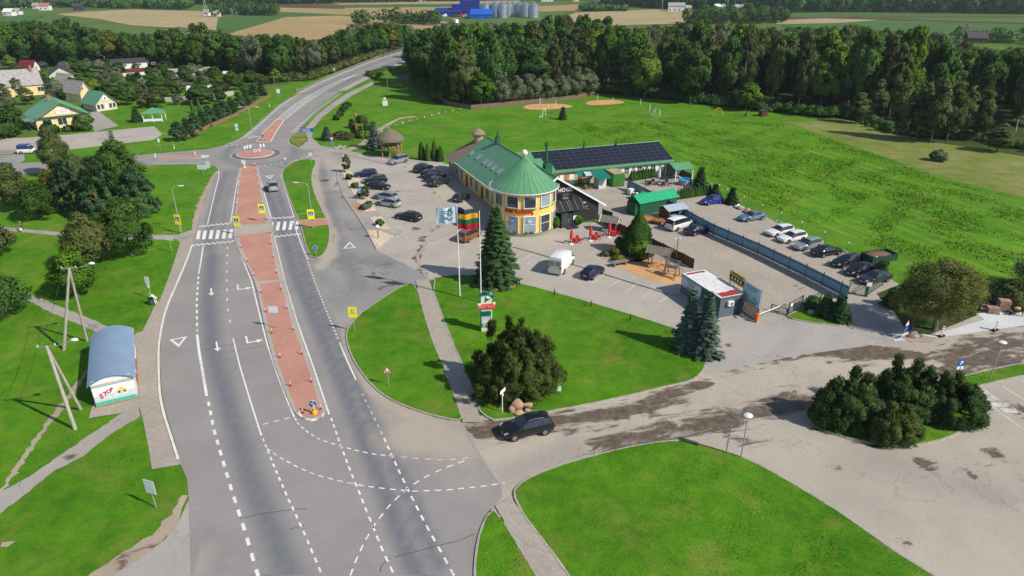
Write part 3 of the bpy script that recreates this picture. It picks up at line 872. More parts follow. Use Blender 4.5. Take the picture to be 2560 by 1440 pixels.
for a,b in(((1397,690),(1440,662)),((1479,707),(1517,684)),((1520,720),(1558,695)),((1564,731),(1597,706)),((1606,744),(1641,717)),((1650,756),(1683,732)),((1318,660),(1340,646)),((1440,697),(1478,672)),((1294,657),(1335,634)),((1350,675),(1375,655))):
 line([a,b],.12,None,M_paint_old,z=.047,parent=lot,name="bay_line")
for i in range(9):
 line([(918+i*12.0,484+i*13.5),(962+i*7,492+i*13)],.12,None,M_paint_old,z=.047,parent=lot,name="bay_line")
for i in range(5):
 line([(1020+i*16,418+i*6),(1052+i*16,412+i*9)],.12,None,M_paint_old,z=.047,parent=lot,name="bay_line")
for i in range(5):
 line([(1092+i*16,478+i*14),(1115+i*16,466+i*15)],.12,None,M_paint_old,z=.047,parent=lot,name="bay_line")
line([(1088,472),(1112,500)],.3,None,M_yel,z=.048,parent=lot,name="bay_line")
kerb([(860,386),(905,396),(960,410),(985,418)],h=.1,mat=M_kerb,z0=.04)
patio=kerb([(1284,619),(1340,634),(1400,652),(1480,677),(1560,702),(1640,726),(1690,742),(1700,735)],h=.16,w=.25,mat=M_kerb,z0=.03)
for a,b in(((2430,980),(2560,1075)),((2455,973),(2600,1060)),((2505,965),(2640,1050)),((2555,952),(2700,1035))):
 line([a,b],.14,None,M_paint_old,z=.026,parent=side,name="bay_line")
for i in range(4):
 line([(2432+i*24,984+i*14),(2470+i*24,980+i*16)],.7,None,M_paint_old,z=.027,parent=side,name="bay_hatching")
WK=[(481,612),(466,655),(440,715),(414,775),(403,823),(396,873),(397,934),(400,995),(410,1040),(427,1090),(449,1160)]
kerb(WK,h=.12,w=.2,stone=1.5,mat=M_kerbw,name="kerb")
LAWNS.append(([G(*p)for p in((-40,1440),(-40,1300),(70,1236),(125,1186),(212,1142),(272,1091),(352,1046),(360,1075),(380,1178),(455,1165),(462,1233),(430,1284),(368,1345),(282,1394),(225,1440))],0.0))
LAWNS.append(([G(*p)for p in((-40,1210),(-40,720),(64,750),(125,783),(194,813),(236,830),(222,925),(215,1020),(300,1034),(261,1062),(94,1176))],0.0))
LAWNS.append(([G(*p)for p in((90,738),(-40,700),(-40,590),(25,580),(240,598),(444,601),(432,660),(400,746),(352,828),(280,818))],0.0))
# ========= NORTH ROAD ON ITS EMBANKMENT, BRIDGE
NST=[((744,234),(852,227),0.04),((800,206),(905,199),0.5),((860,180),(955,178),1.6),((930,152),(1000,158),3.0),((985,135),(1040,144),3.8),((1040,121),(1100,127),4.2),((1100,106),(1160,112),4.2),((1170,92),(1230,97),3.5)]
LEFT=[G3(u,v,z)for(u,v),_,z in NST]
RIGHT=[G3(u,v,z)for _,(u,v),z in NST]
def smooth3(ps,k=2):
 for _ in range(k):
  o=[ps[0]]
  for a,b in zip(ps[:-1],ps[1:]):
   o+=[a*.75+b*.25,a*.25+b*.75]
  ps=o+[ps[-1]]
 return ps
LEFT,RIGHT=smooth3(LEFT),smooth3(RIGHT)
def strip3(A,B,name,mat,parent=None,n=1,dz=0.0):
 vs,fs=[],[]
 for a,b in zip(A,B):
  for k in range(n+1):
   p=a.lerp(b,k/n)
   vs.append((p.x,p.y,p.z+dz))
 w=n+1
 for i in range(len(A)-1):
  for k in range(n):
   fs.append((i*w+k,i*w+k+1,(i+1)*w+k+1,(i+1)*w+k))
 o=MB().add(vs,fs).build(name,mat,parent)
 if parent is None:o["kind"]='structure'
 return o
nroad=strip3(LEFT,RIGHT,"north_road",M_asph,n=10)
me=nroad.data
a=me.attributes.new("wear",'FLOAT','POINT')
k=len(me.vertices)//11
a.data.foreach_set("value",np.tile(np.array([0,.1,.5,.6,.3,.1,.2,.6,.7,.4,0],dtype=np.float32),k))
M_sh=M_path
def off(A,B,t):
 return[a+(b-a).normalized()*-t for a,b in zip(A,B)]
sl=off(LEFT,RIGHT,1.2)
sr=off(RIGHT,LEFT,2.0)
strip3(sl,LEFT,"road_shoulder",M_dirt,nroad,dz=-.01)
strip3(RIGHT,sr,"road_shoulder",M_path,nroad,dz=-.01)
def skirt(A,B,name):
 out=[]
 for a,b in zip(A,B):
  d=(a-b)
  d.z=0
  d.normalize()
  out.append(Vector((a.x+d.x*(1.9*max(a.z,0)+.3),a.y+d.y*(1.9*max(a.z,0)+.3),-.03)))
 return strip3(out,A,name,M_turf2,None,n=3,dz=0)
nb=int(len(LEFT)*.60)
skirt(sl[:nb],RIGHT[:nb],"embankment")
skirt(sr[:nb],LEFT[:nb],"embankment")
def offl(A,B,f):
 return[a.lerp(b,f)for a,b in zip(A,B)]
def band3(f0,f1,name="lane_marking",mat=None,i0=0,i1=None,dz=.006):
 strip3(offl(LEFT,RIGHT,f0)[i0:i1],offl(LEFT,RIGHT,f1)[i0:i1],name,mat or M_paint,nroad,dz=dz)
band3(.02,.035)
band3(.965,.98)
HA=[Vector((*G(u,v),.05))for u,v in((690,300),(712,281),(735,262),(760,247))]+[LEFT[0].lerp(RIGHT[0],.40)]
hb=MB()
def hatch_poly(A,B,step):
 A2=resample([(p.x,p.y,p.z)for p in A],step)
 B2=resample([(p.x,p.y,p.z)for p in B],step)
 n=min(len(A2),len(B2))-1
 for i in range(0,n):
  a,b=Vector(A2[i]),Vector(B2[min(i+1,n)])
  d=Vector((0,.95,0))
  hb.add([a,a+d,b+d,b],[(0,1,2,3)])
 for P in(A,B):
  for p,q in zip(P[:-1],P[1:]):
   t=(q-p).normalized()
   nn=Vector((-t.y,t.x,0))*.08
   z=Vector((0,0,.002))
   hb.add([p+nn+z,q+nn+z,q-nn+z,p-nn+z],[(0,1,2,3)])
HAL=[G3(u,v,z+.05)for u,v,z in((690,300,.04),(712,281,.04),(738,260,.04),(768,241,.05),(800,223,.3),(845,203,1.0),(890,186,1.9))]
HAR=[G3(u,v,z+.05)for u,v,z in((715,298,.04),(738,279,.04),(765,258,.04),(794,239,.06),(822,222,.35),(860,203,1.1),(893,186,1.95))]
hatch_poly(HAL,HAR,2.4)
hb.build("hatching",M_paint,nroad)
tk=MB()
for i in range(2,int(len(RIGHT)*.42)):
 for f in(0,.5):
  p=RIGHT[i].lerp(RIGHT[i+1],f)
  tk.box((p.x+.9,p.y+.1,p.z+.004),(1.6,.3,.004),.2)
tk.build("edge_hatching",M_paint,nroad)
M_galv=pm("galvanised_steel",(0.42,0.44,0.43),0.45,0.7,0.15,1.5)
M_conc=pm("weathered_concrete",(0.40,0.37,0.32),0.9,var=0.2,scale=.8,bmp=.3,dirt=.5)
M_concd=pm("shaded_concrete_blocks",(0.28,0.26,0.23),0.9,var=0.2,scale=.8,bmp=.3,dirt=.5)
def guard(A,label,i0,i1,side):
 t=thing("guard_rail",label,"guard rail",A[i0])
 P=[p-A[i0]for p in A[i0:i1]]
 rail=MB()
 for p,q in zip(P[:-1],P[1:]):
  d=(q-p)
  c=(p+q)/2+Vector((0,0,.62))
  rail.box(c,(d.length,.08,.32),math.atan2(d.y,d.x),0,-math.asin(d.z/d.length))
 rail.build("rail",M_galv,t)
 Q=resample([tuple(p)for p in P],3.0)
 for p in Q:
  MB().box((p[0],p[1],p[2]+.35),(.12,.12,.7)).build("post",M_galv,t)
guard(off(LEFT,RIGHT,.7),"pale steel guard rail along the outer bend of the rising road",1,int(len(LEFT)*.5),1)
bridge=thing("road_bridge","concrete arched road bridge half hidden by tall trees","bridge",RIGHT[nb-1])
i0,i1=nb-3,len(RIGHT)
o0=RIGHT[nb-1]
for A,B,sg in((sr,LEFT,1),(sl,RIGHT,1)):
 fas=MB()
 for p,q in zip(A[i0:i1-1],A[i0+1:i1]):
  d=q-p
  c=(p+q)/2-o0
  fas.box((c.x,c.y,c.z-.45),(d.length*1.02,.5,.9),math.atan2(d.y,d.x))
 fas.build("deck_edge",M_conc,bridge)
ps=[p-o0 for p in sr[i0:i1]]
span=(ps[-1]-ps[0]).length
dv=(ps[-1]-ps[0]).normalized()
for wside,base in((0.0,0),(0.0,26.0),(1.0,0),(1.0,26.0)):
 arch=MB()
 for s in range(12):
  t0,t1=s/12,(s+1)/12
  if True:
   z0=-5.0+4.2*math.sin(math.pi*t0)
   z1=-5.0+4.2*math.sin(math.pi*t1)
   p=ps[0]+dv*(base+24*t0)+Vector((-6*wside,2.2*wside,0))
   q=ps[0]+dv*(base+24*t1)+Vector((-6*wside,2.2*wside,0))
   arch.add([(p.x,p.y,z0+.2),(q.x,q.y,z1+.2),(q.x,q.y,z1-.5),(p.x,p.y,z0-.5),(p.x-.7,p.y+.3,z0+.2),(q.x-.7,q.y+.3,z1+.2),(q.x-.7,q.y+.3,z1-.5),(p.x-.7,p.y+.3,z0-.5)],[(0,1,2,3),(4,7,6,5),(0,4,5,1),(3,2,6,7)])
   if s in(1,3,8,10):
    arch.box((p.x,p.y,z0/2-.4),(.4,.4,max(.2,-z0-.6)))
 arch.build("arch",M_conc,bridge)
for base in(0,25,50):
 p=ps[0]+dv*base
 pier=MB().box((p.x-3,p.y+1,-3),(7.5,1.6,5),math.atan2(dv.y,dv.x)+R(90))
 pier.build("pier",M_concd,bridge)
for A,nm in((sr,"near"),(sl,"far")):
 rl=MB()
 pp=[p-o0 for p in A[i0-2:i1]]
 for p,q in zip(pp[:-1],pp[1:]):
  d=q-p
  for h in(.35,.7,1.05):
   c=(p+q)/2+Vector((0,0,h))
   rl.box(c,(d.length*1.02,.06,.09),math.atan2(d.y,d.x),0,-math.asin(d.z/d.length))
  for f in(0,.25,.5,.75):
   c=p.lerp(q,f)
   rl.box((c.x,c.y,c.z+.52),(.07,.07,1.04))
 rl.build("railing",M_galv,bridge)
sheet("river_bank",[(965,185),(1020,165),(1060,170),(1060,200),(1020,200)],.05,M_mudd,step=4)
# ========= TREES
def card_mesh(name,C,A,Nn,Ln,Wd,tint,mat,SN=None):
 """rhombic leaf sprays: centre, long axis, face normal, half length, half width"""
 n=len(C)
 A=A/(np.linalg.norm(A,axis=1,keepdims=True)+1e-9)
 B=np.cross(Nn,A)
 B/=(np.linalg.norm(B,axis=1,keepdims=True)+1e-9)
 V=np.empty((n,4,3))
 V[:,0]=C-A*Ln[:,None]
 V[:,3]=C+B*Wd[:,None]+A*(Ln*.15)[:,None]
 V[:,2]=C+A*Ln[:,None]
 V[:,1]=C-B*Wd[:,None]+A*(Ln*.15)[:,None]
 me=bpy.data.meshes.new(name)
 me.vertices.add(n*4)
 me.vertices.foreach_set("co",V.reshape(-1).astype(np.float32))
 me.loops.add(n*4)
 me.loops.foreach_set("vertex_index",np.arange(n*4,dtype=np.int32))
 me.polygons.add(n)
 me.polygons.foreach_set("loop_start",np.arange(0,n*4,4,dtype=np.int32))
 at=me.attributes.new("tint",'FLOAT','POINT')
 at.data.foreach_set("value",np.repeat(np.clip(tint,0,1),4).astype(np.float32))
 me.update(calc_edges=True)
 me.polygons.foreach_set("use_smooth",np.ones(n,dtype=bool))
 me.materials.append(mat)
 if SN is not None:
  SN=SN/(np.linalg.norm(SN,axis=1,keepdims=True)+1e-9)
  me.normals_split_custom_set_from_vertices(np.repeat(SN,4,axis=0).tolist())
 return me
def unit(rng,n):
 v=rng.normal(size=(n,3))
 return v/np.linalg.norm(v,axis=1,keepdims=True)
def orient(Nn,out):
 s=np.sign(np.sum(Nn*out,axis=1,keepdims=True))
 s[s==0]=1
 return Nn*s
def broadleaf(name,seed,h,r,h0,ncl,ncard,size,mat,clump=.34,hang=0.0,thin=0.55,asp=.6,top=1.0,cone=0.0):
 rng=np.random.default_rng(seed)
 cz,rz=(h+h0)/2,(h-h0)/2
 u=unit(rng,ncl*3)
 rad=rng.uniform(.35,1.0,ncl*3)**.5
 C=u*rad[:,None]
 keep=(C[:,2]>-.75)
 C=C[keep][:ncl]
 wz=1.0-.35*np.clip(C[:,2],0,1)*top-cone*(C[:,2]+1)/2+cone*.25
 P=np.stack([C[:,0]*r*wz*.8,C[:,1]*r*wz*.8,cz+C[:,2]*rz*.84],1)
 cr=rng.uniform(.7,1.25,len(P))*clump*r
 ct=rng.uniform(0.15,.85,len(P))
 per=np.maximum(4,(ncard*cr**2/np.sum(cr**2)).astype(int))
 idx=np.repeat(np.arange(len(P)),per)
 n=len(idx)
 d=unit(rng,n)
 outc=P[idx]-np.array([0,0,cz-rz*.2])
 outc/=np.linalg.norm(outc,axis=1,keepdims=True)+1e-9
 flip=(np.sum(d*outc,axis=1)<-.2)&(rng.random(n)<.7)
 d[flip]*=-1
 rr=cr[idx]*rng.uniform(thin,1.08,n)
 pos=P[idx]+d*rr[:,None]*np.array([1,1,.85])
 Nn=orient(d*.7+unit(rng,n)*.75,outc)
 Nn/=np.linalg.norm(Nn,axis=1,keepdims=True)
 ax=np.cross(Nn,unit(rng,n))
 if hang:
  ax=ax*(1-hang)+np.array([0,0,-1.0])*hang
  Nn=orient(np.cross(ax,np.cross(d,ax)),outc)
 sz=size*rng.uniform(.6,1.35,n)
 SN=.55*d+.45*outc+.35*Nn
 t=ct[idx]+rng.normal(0,.16,n)
 return card_mesh(name,pos,ax,Nn,sz,sz*asp,t,mat,SN)
def spruce_crown(name,seed,h,r,h0,whorls,size,mat,dens=1.0,droop=.35,pw=.9):
 rng=np.random.default_rng(seed)
 C,A,Nn,T,SZ,SN=[],[],[],[],[],[]
 for w in range(whorls):
  f=(w+rng.uniform(0,.6))/whorls
  z=h0+(h-h0)*f
  R_=r*(1-f)**pw*rng.uniform(.86,1.08)+.08
  nb_=max(5,int(rng.integers(8,12)*dens*(1-.4*f)))
  a0=rng.uniform(0,6.28)
  for b in range(nb_):
   an=a0+6.283*b/nb_+rng.uniform(-.25,.25)
   rb=R_*rng.uniform(.75,1.1)
   tt=rng.uniform(.1,.9)
   d=np.array([math.cos(an),math.sin(an),0])
   sd=np.array([-d[1],d[0],0])
   m=max(3,int(rb/(size*.55)))
   for k in range(m):
    s=(k+.6)/m
    zz=z-droop*rb*s+.16*rb*s*s
    wid=size*(1.25-.8*s)*(1+.5*(s<.6))
    for sg in(-1,0,1):
     p=np.array([d[0]*rb*s,d[1]*rb*s,zz])+sd*sg*wid*.7+rng.normal(0,size*.12,3)
     ax=d+sd*sg*.9+np.array([0,0,-.35+.3*s])
     nn=np.array([0,0,1.0])+d*.35+rng.normal(0,.22,3)
     C.append(p);A.append(ax);Nn.append(nn)
     T.append(tt*.6+.25*s+rng.normal(0,.1));SZ.append(size*rng.uniform(.75,1.25))
     SN.append(nn*.6+d*.7)
 for k in range(6):
  C.append(np.array([0,0,h-k*.12*h/8]));A.append(np.array([rng.normal(0,.2),rng.normal(0,.2),1.0]));nn=unit(rng,1)[0];Nn.append(nn);T.append(.6);SZ.append(size*.6);SN.append(nn)
 SZ=np.array(SZ)
 C,A,Nn=np.array(C),np.array(A),np.array(Nn)
 Nn/=np.linalg.norm(Nn,axis=1,keepdims=True)
 return card_mesh(name,C,A,Nn,SZ,SZ*.42,np.array(T),mat,np.array(SN))
def needle_clumps(name,seed,P,cr,per,size,mat,up=.8,asp=.22):
 """upright pine tufts gathered round clump centres P"""
 rng=np.random.default_rng(seed)
 P=np.asarray(P)
 idx=np.repeat(np.arange(len(P)),per)
 n=len(idx)
 cen=P.mean(axis=0)*np.array([1,1,.35])
 outc=P[idx]-cen
 outc/=np.linalg.norm(outc,axis=1,keepdims=True)+1e-9
 d=unit(rng,n)
 d[:,2]=np.where(rng.random(n)<.75,np.abs(d[:,2]),d[:,2])
 flip=(np.sum(d*outc,axis=1)<-.1)&(rng.random(n)<.6)
 d[flip,:2]*=-1
 pos=P[idx]+d*(np.asarray(cr)[idx]*rng.uniform(.35,1.05,n))[:,None]*np.array([.85,.85,1.2])
 ax=d*(1-up)+np.array([0,0,1.0])*up+rng.normal(0,.28,(n,3))+outc*.25
 Nn=np.cross(ax,np.cross(d+unit(rng,n)*.6,ax))
 Nn=orient(Nn,outc)
 Nn/=np.linalg.norm(Nn,axis=1,keepdims=True)+1e-9
 sz=size*rng.uniform(.7,1.3,n)
 ct=rng.uniform(.1,.9,len(P))
 return card_mesh(name,pos,ax,Nn,sz,sz*asp,ct[idx]*.8+.25*rng.random(n)-.05,mat,.6*d+.35*outc+.3*Nn)
def dome(rng,n,rx,ry,h,zmin=.12):
 u=unit(rng,n*3)
 u=u[u[:,2]>-.05][:n]
 k=rng.uniform(.62,1.0,len(u))**.6
 P=u*k[:,None]*np.array([rx,ry,h])
 P[:,2]=np.maximum(P[:,2],h*zmin)
 return P
def trunk_mesh(name,seed,h,r,mat,limbs=5,fork=False,lean=0.05,top=.7):
 rn=random.Random(seed)
 mb=MB()
 def stem(p,d,ln,r0,n=5,wob=.12):
  pts,rs=[Vector(p)],[r0]
  d=Vector(d).normalized()
  for i in range(n):
   d=(d+Vector((rn.uniform(-wob,wob),rn.uniform(-wob,wob),rn.uniform(0,wob)))).normalized()
   pts.append(pts[-1]+d*ln/n)
   rs.append(r0*(1-.8*(i+1)/n))
  mb.tube(pts,rs,7)
  return pts,rs
 mb.cyl((0,0,-.1),(0,0,.35),r*1.45,r*1.02,8)
 pts,rs=stem((0,0,.2),(rn.uniform(-lean,lean),rn.uniform(-lean,lean),1),h*top,r,6,.06)
 for i in range(limbs):
  k=rn.randint(2,len(pts)-2)
  a=rn.uniform(0,6.28)
  stem(pts[k],(math.cos(a),math.sin(a),rn.uniform(.5,1.1)),h*rn.uniform(.22,.38),rs[k]*.6,4,.15)
 return mb.mesh(name,mat,True)
M_bark=pm("grey_brown_bark",(0.13,0.10,0.075),0.95,var=.3,scale=3,bmp=.6,bs=10)
M_birch=pm("white_birch_bark",(0.40,0.38,0.34),0.8,var=.3,scale=6,bmp=.3,dirt=.4)
M_pineb=pm("orange_pine_bark",(0.22,0.12,0.07),0.95,var=.3,scale=3,bmp=.6)
LF={"oak":leaf_mat("oak_leaf",(0.043,0.098,0.019),(0.110,0.204,0.038),(0.080,0.155,0.035),.3),"dark":leaf_mat("dark_leaf",(0.037,0.090,0.022),(0.100,0.185,0.043),(0.065,0.14,0.035),.3),"bright":leaf_mat("bright_leaf",(0.065,0.147,0.015),(0.152,0.278,0.032),(0.16,0.23,0.035),.3),"olive":leaf_mat("olive_leaf",(0.062,0.090,0.025),(0.146,0.179,0.063),(0.12,0.14,0.04),.3),"willow":leaf_mat("willow_leaf",(0.095,0.130,0.055),(0.250,0.285,0.175),(0.2,0.24,0.13),.3),"gold":leaf_mat("golden_willow_leaf",(0.100,0.132,0.024),(0.265,0.280,0.085),None,.3),"yellow":leaf_mat("yellowing_leaf",(0.09,0.125,0.014),(0.23,0.24,0.035),None,.3),"spruce":leaf_mat("spruce_needles",(0.022,0.060,0.020),(0.066,0.130,0.042),(0.07,0.12,0.04),.15),"blue":leaf_mat("blue_spruce_needles",(0.046,0.084,0.056),(0.135,0.190,0.150),None,.15),"pine":leaf_mat("pine_needles",(0.066,0.112,0.028),(0.185,0.240,0.068),None,.4),"dpine":leaf_mat("dark_pine_needles",(0.036,0.080,0.024),(0.104,0.172,0.056),None,.3),"bpine":leaf_mat("bluish_pine_needles",(0.050,0.115,0.050),(0.130,0.225,0.100),None,.3),"thuja":leaf_mat("thuja_sprays",(0.028,0.078,0.016),(0.076,0.158,0.034),(0.085,0.15,0.04),.15),}
PROTO={}
def proto(kind,seed,far=True):
 """unit of shared mesh data: (trunk, crown, nominal height, nominal radius)"""
 key=(kind,seed,far)
 if key in PROTO:
  return PROTO[key]
 nc,sz=(3600,.42)if far else(14000,.20)
 s=seed*17+hash(kind)%1+len(kind)
 if kind in("oak","dark","bright","yellow"):
  h,r=16,5.4
  c=broadleaf("crown",s,h,r,1.0,52,nc*1.5,sz*1.05,LF[kind],.30)
  t=trunk_mesh("trunk",s,h,.32,M_bark,6)
 elif kind=="olive":
  h,r=16,3.9
  c=broadleaf("crown",s,h,r,.6,60,nc*1.3,sz*.9,LF[kind],.30,hang=.55,thin=.3,asp=.42)
  t=trunk_mesh("trunk",s,h,.16,M_birch,6,top=.8)
 elif kind=="slim":
  h,r=14,2.5
  c=broadleaf("crown",s,h,r,.2,60,nc*1.1,sz*.85,LF["olive"],.40,hang=.45,thin=.3,asp=.42,top=.6,cone=.5)
  t=trunk_mesh("trunk",s,h,.14,M_bark,5,top=.9)
 elif kind=="willow":
  h,r=12,4.8
  c=broadleaf("crown",s,h,r,.8,44,nc*1.4,sz*.95,LF[kind],.32,hang=-.5,thin=.4,asp=.34,top=.4)
  t=trunk_mesh("trunk",s,h,.3,M_bark,7)
 elif kind in("spruce","blue"):
  h,r=14,3.4
  c=spruce_crown("crown",s,h,r,.5,17 if far else 27,.62 if far else .36,LF[kind])
  t=trunk_mesh("trunk",s,h,.22,M_bark,0,lean=0,top=.95)
 elif kind in("pine","bpine"):
  h,r=12,3.6
  rng=np.random.default_rng(s)
  P=[]
  for i in range(95):
   f=rng.uniform(.1,1)
   rr=r*(1-f)**.55*rng.uniform(.45,1.0)+.1
   a=rng.uniform(0,6.28)
   P.append((rr*math.cos(a),rr*math.sin(a),h*f*.97))
  c=needle_clumps("crown",s,P,rng.uniform(.45,.85,len(P)),60 if far else 170,.40 if far else .24,LF[kind],.35,.34)
  t=trunk_mesh("trunk",s,h,.22,M_pineb,6,top=.9)
 PROTO[key]=(t,c,h,r)
 return PROTO[key]
TREE_N=0
def tree(kind,seed,loc,h,r,label,group=None,far=True,name=None,cat="tree"):
 t,c,h0,r0=proto(kind,seed,far)
 nm=name or{"oak":"broadleaf_tree","dark":"broadleaf_tree","bright":"broadleaf_tree","yellow":"broadleaf_tree","olive":"birch_tree","slim":"birch_tree","willow":"willow_tree","spruce":"spruce_tree","blue":"blue_spruce_tree","pine":"pine_tree","bpine":"pine_tree"}[kind]
 o=thing(nm,label,cat,loc,random.uniform(0,6.28),group)
 o.scale=(r/r0,r/r0,h/h0)
 link("trunk",t,o)
 link("crown",c,o)
 return o
WORD={"oak":"mid green leafy tree","dark":"dark green dense leafy tree","bright":"fresh green leafy tree","olive":"slender olive green birch","slim":"narrow olive tree","willow":"silvery grey willow","spruce":"dark pointed spruce","yellow":"yellowing leafy tree"}
def px_at(x,y,z=0):
 zz=z-CAM_H
 f=y*CT-zz*ST
 return 1280+FPX*x/f,720-FPX*(y*ST+zz*CT)/f
def forest(region,spacing,mix,hr,where,group,seed,skyline=None,rr=(3.6,5.6)):
 """trees on a jittered grid inside a ground region; skyline(u) = highest allowed row of the tops"""
 rng=np.random.default_rng(seed)
 pts=[G(*p)for p in region]
 xs=[p[0]for p in pts];ys=[p[1]for p in pts]
 k=0
 fr_=sorted((u_,v_)for u_,v_ in region if v_>np.median([q[1]for q in region]))
 edge=lambda u:G(u,float(np.interp(u,[q[0]for q in fr_],[q[1]for q in fr_])))[1]
 row=0
 for y in np.arange(min(ys),max(ys),spacing):
  row+=1
  for x in np.arange(min(xs)+(row%2)*spacing/2,max(xs),spacing):
   X=x+rng.uniform(-.36,.36)*spacing
   Y=y+rng.uniform(-.36,.36)*spacing
   if not inside(pts,np.array([X]),np.array([Y]))[0]:
    continue
   u,v=px_at(X,Y)
   if u<-60 or u>2620:
    continue
   kind=rng.choice(list(mix.keys()),p=np.array(list(mix.values()))/sum(mix.values()))
   h=rng.uniform(*hr)
   if skyline:
    for _ in range(12):
     if px_at(X,Y,h)[1]<skyline(u):
      h*=.93
   if h<4.5:
    continue
   tree(kind,int(rng.integers(0,3)),(X,Y,0),h,rng.uniform(*rr)*(.72 if kind in("olive","spruce")else .55 if kind=="slim" else 1)*min(1.15,max(.55,h/15)),WORD[kind]+(" at the front of the wood " if Y<edge(u)+13 else " in the middle rows of the wood " if Y<edge(u)+38 else " deep in the wood ")+next(w for lim,w in where if u<lim),group)
   k+=1
 return k
def interp(tab):
 xs=[a for a,_ in tab];ys=[b for _,b in tab]
 return lambda u:float(np.interp(u,xs,ys))
SKY_R=interp([(1020,75),(1060,62),(1130,45),(1200,52),(1300,44),(1340,38),(1385,20),(1440,30),(1500,34),(1560,62),(1640,58),(1740,40),(1800,42),(1850,52),(1930,60),(2000,62),(2080,56),(2130,48),(2200,64),(2290,56),(2340,75),(2400,110),(2560,108),(2700,110)])
n1=forest([(1035,200),(1078,244),(1108,256),(1200,262),(1320,244),(1480,226),(1640,240),(1800,262),(1960,280),(2060,290),(2150,292),(2230,300),(2330,310),(2440,320),(2640,350),(2700,258),(2460,250),(2360,218),(2200,190),(2050,168),(1800,162),(1500,158),(1350,150),(1200,155),(1040,164)],8.6,{"oak":5,"dark":3.5,"olive":5,"slim":2.5,"bright":1.6,"willow":.8,"spruce":.4},(18,27),[(1200,"by the bridge"),(1500,"behind the willow row"),(1800,"behind the football goal"),(2100,"behind the play hut"),(2350,"behind the dry meadow"),(9999,"at the right end")],"trees of the wood beyond the lawn",3,SKY_R)
n2=forest([(-300,200),(-40,172),(110,165),(240,168),(300,158),(380,178),(470,186),(560,186),(640,196),(720,205),(770,200),(840,172),(920,146),(1035,112),(1020,100),(940,108),(860,125),(780,150),(600,150),(460,142),(300,140),(200,132),(0,128),(-300,150)],8.0,{"oak":6,"dark":4,"olive":2.5,"willow":2.0,"bright":1.2,"yellow":.5},(13,20),[(250,"behind the old houses"),(500,"behind the long shed"),(750,"behind the greenhouses"),(9999,"along the rising road")],"trees of the wood behind the gardens",5,interp([(0,62),(60,48),(190,42),(240,62),(330,78),(420,72),(480,55),(530,42),(570,70),(620,85),(700,78),(800,96),(880,60),(950,52),(1020,58)]))
print("forest",n1,n2)
# ---- vegetation standing on its own
def column_crown(name,seed,h,r,n,size,mat,egg=1.6):
 rng=np.random.default_rng(seed)
 f=rng.random(n)**1.15
 a=rng.uniform(0,6.283,n)
 lump=1+.10*np.sin(a*3+f*9+seed)+.07*np.sin(a*5-f*14)
 prof=(1-f**egg)**.75*(.82+.18*np.minimum(1,f*8))*lump
 rr=r*prof*rng.uniform(.72,1.05,n)
 C=np.stack([rr*np.cos(a),rr*np.sin(a),.08+f*h*.97],1)
 out=np.stack([np.cos(a),np.sin(a),.25+.5*f],1)
 ax=np.array([0,0,1.0])+out*.45+rng.normal(0,.22,(n,3))
 Nn=orient(np.cross(ax,np.cross(out+unit(rng,n)*.5,ax)),out)
 Nn/=np.linalg.norm(Nn,axis=1,keepdims=True)+1e-9
 sz=size*rng.uniform(.7,1.3,n)
 return card_mesh(name,C,ax,Nn,sz,sz*.45,.5+.25*np.sin(a*4+f*11)+rng.normal(0,.16,n),mat,out*.75+Nn*.5)
M_stemd=pm("dark_stem",(0.10,0.07,0.05),0.95)
def bushlike(name,label,cat,loc,crown,stem_h=.5,group=None,rz=None):
 t=thing(name,label,cat,loc,random.uniform(0,6.28)if rz is None else rz,group)
 MB().cyl((0,0,-.05),(0,0,stem_h),.09,.05,6).build("trunk",M_stemd,t)
 link("crown",crown,t)
 return t
def at(u,v,z=0.0):
 return(*G(u,v),z)
rng=np.random.default_rng(11)
def pine_shrub(label,u,v,rx,ry,h,n,seed,per=230,lf="pine",peaks=None,size=.2,crs=(.5,.85)):
 rg=np.random.default_rng(seed)
 P=dome(rg,n,rx,ry,h,.1)
 if peaks:
  for px_,py_,ph in peaks:
   for k in range(14):
    f=rg.random()
    P=np.vstack([P,[[px_+rg.normal(0,.5)*(1.2-f),py_+rg.normal(0,.5)*(1.2-f),ph*(.35+.65*f)]]])
 c=needle_clumps("crown",seed,P,rg.uniform(*crs,len(P)),per,size,LF[lf],.55,.30)
 t=thing("pine_tree",label,"pine tree",at(u,v,.1),0)
 link("crown",c,t)
 link("trunk",trunk_mesh("trunk",seed,h*.9,.16,M_pineb,9,top=.8),t)
 return t
KW_=dict(size=.15,crs=(.38,.66))
pine_shrub("big bushy dark pine in front of the tall bistro sign",1294,972,3.8,3.1,5.8,250,21,170,peaks=[(-2.6,-2.2,1.6),(-.6,-2.7,1.8),(1.2,-2.5,1.8),(2.8,-1.8,1.8),(-3.6,-1.0,1.8),(3.6,-.2,2.4),(-2.4,.8,6.6),(-.9,.9,7.3),(.5,.6,7.0),(1.6,0,6.2),(2.7,.2,5.2),(-3.7,-.4,4.0),(-2.6,-1.6,4.2),(1.0,-1.5,5.0),(-.8,-1.8,4.6),(2.4,-1.2,3.8)],**KW_)
pine_shrub("leftmost bush of the dark pine clump beside the muddy road",2112,1056,3.1,2.3,4.0,150,22,190,"dpine",peaks=[(.2,.6,5.0),(-1.3,.2,4.3),(1.3,.2,4.5),(-2.3,-.4,3.0)],**KW_)
pine_shrub("tallest middle bush of the dark pine clump beside the muddy road",2246,1034,3.1,2.3,4.3,150,23,190,"dpine",peaks=[(-.7,.8,5.2),(.7,.4,5.3),(-1.8,.3,4.2),(1.8,0,4.5)],**KW_)
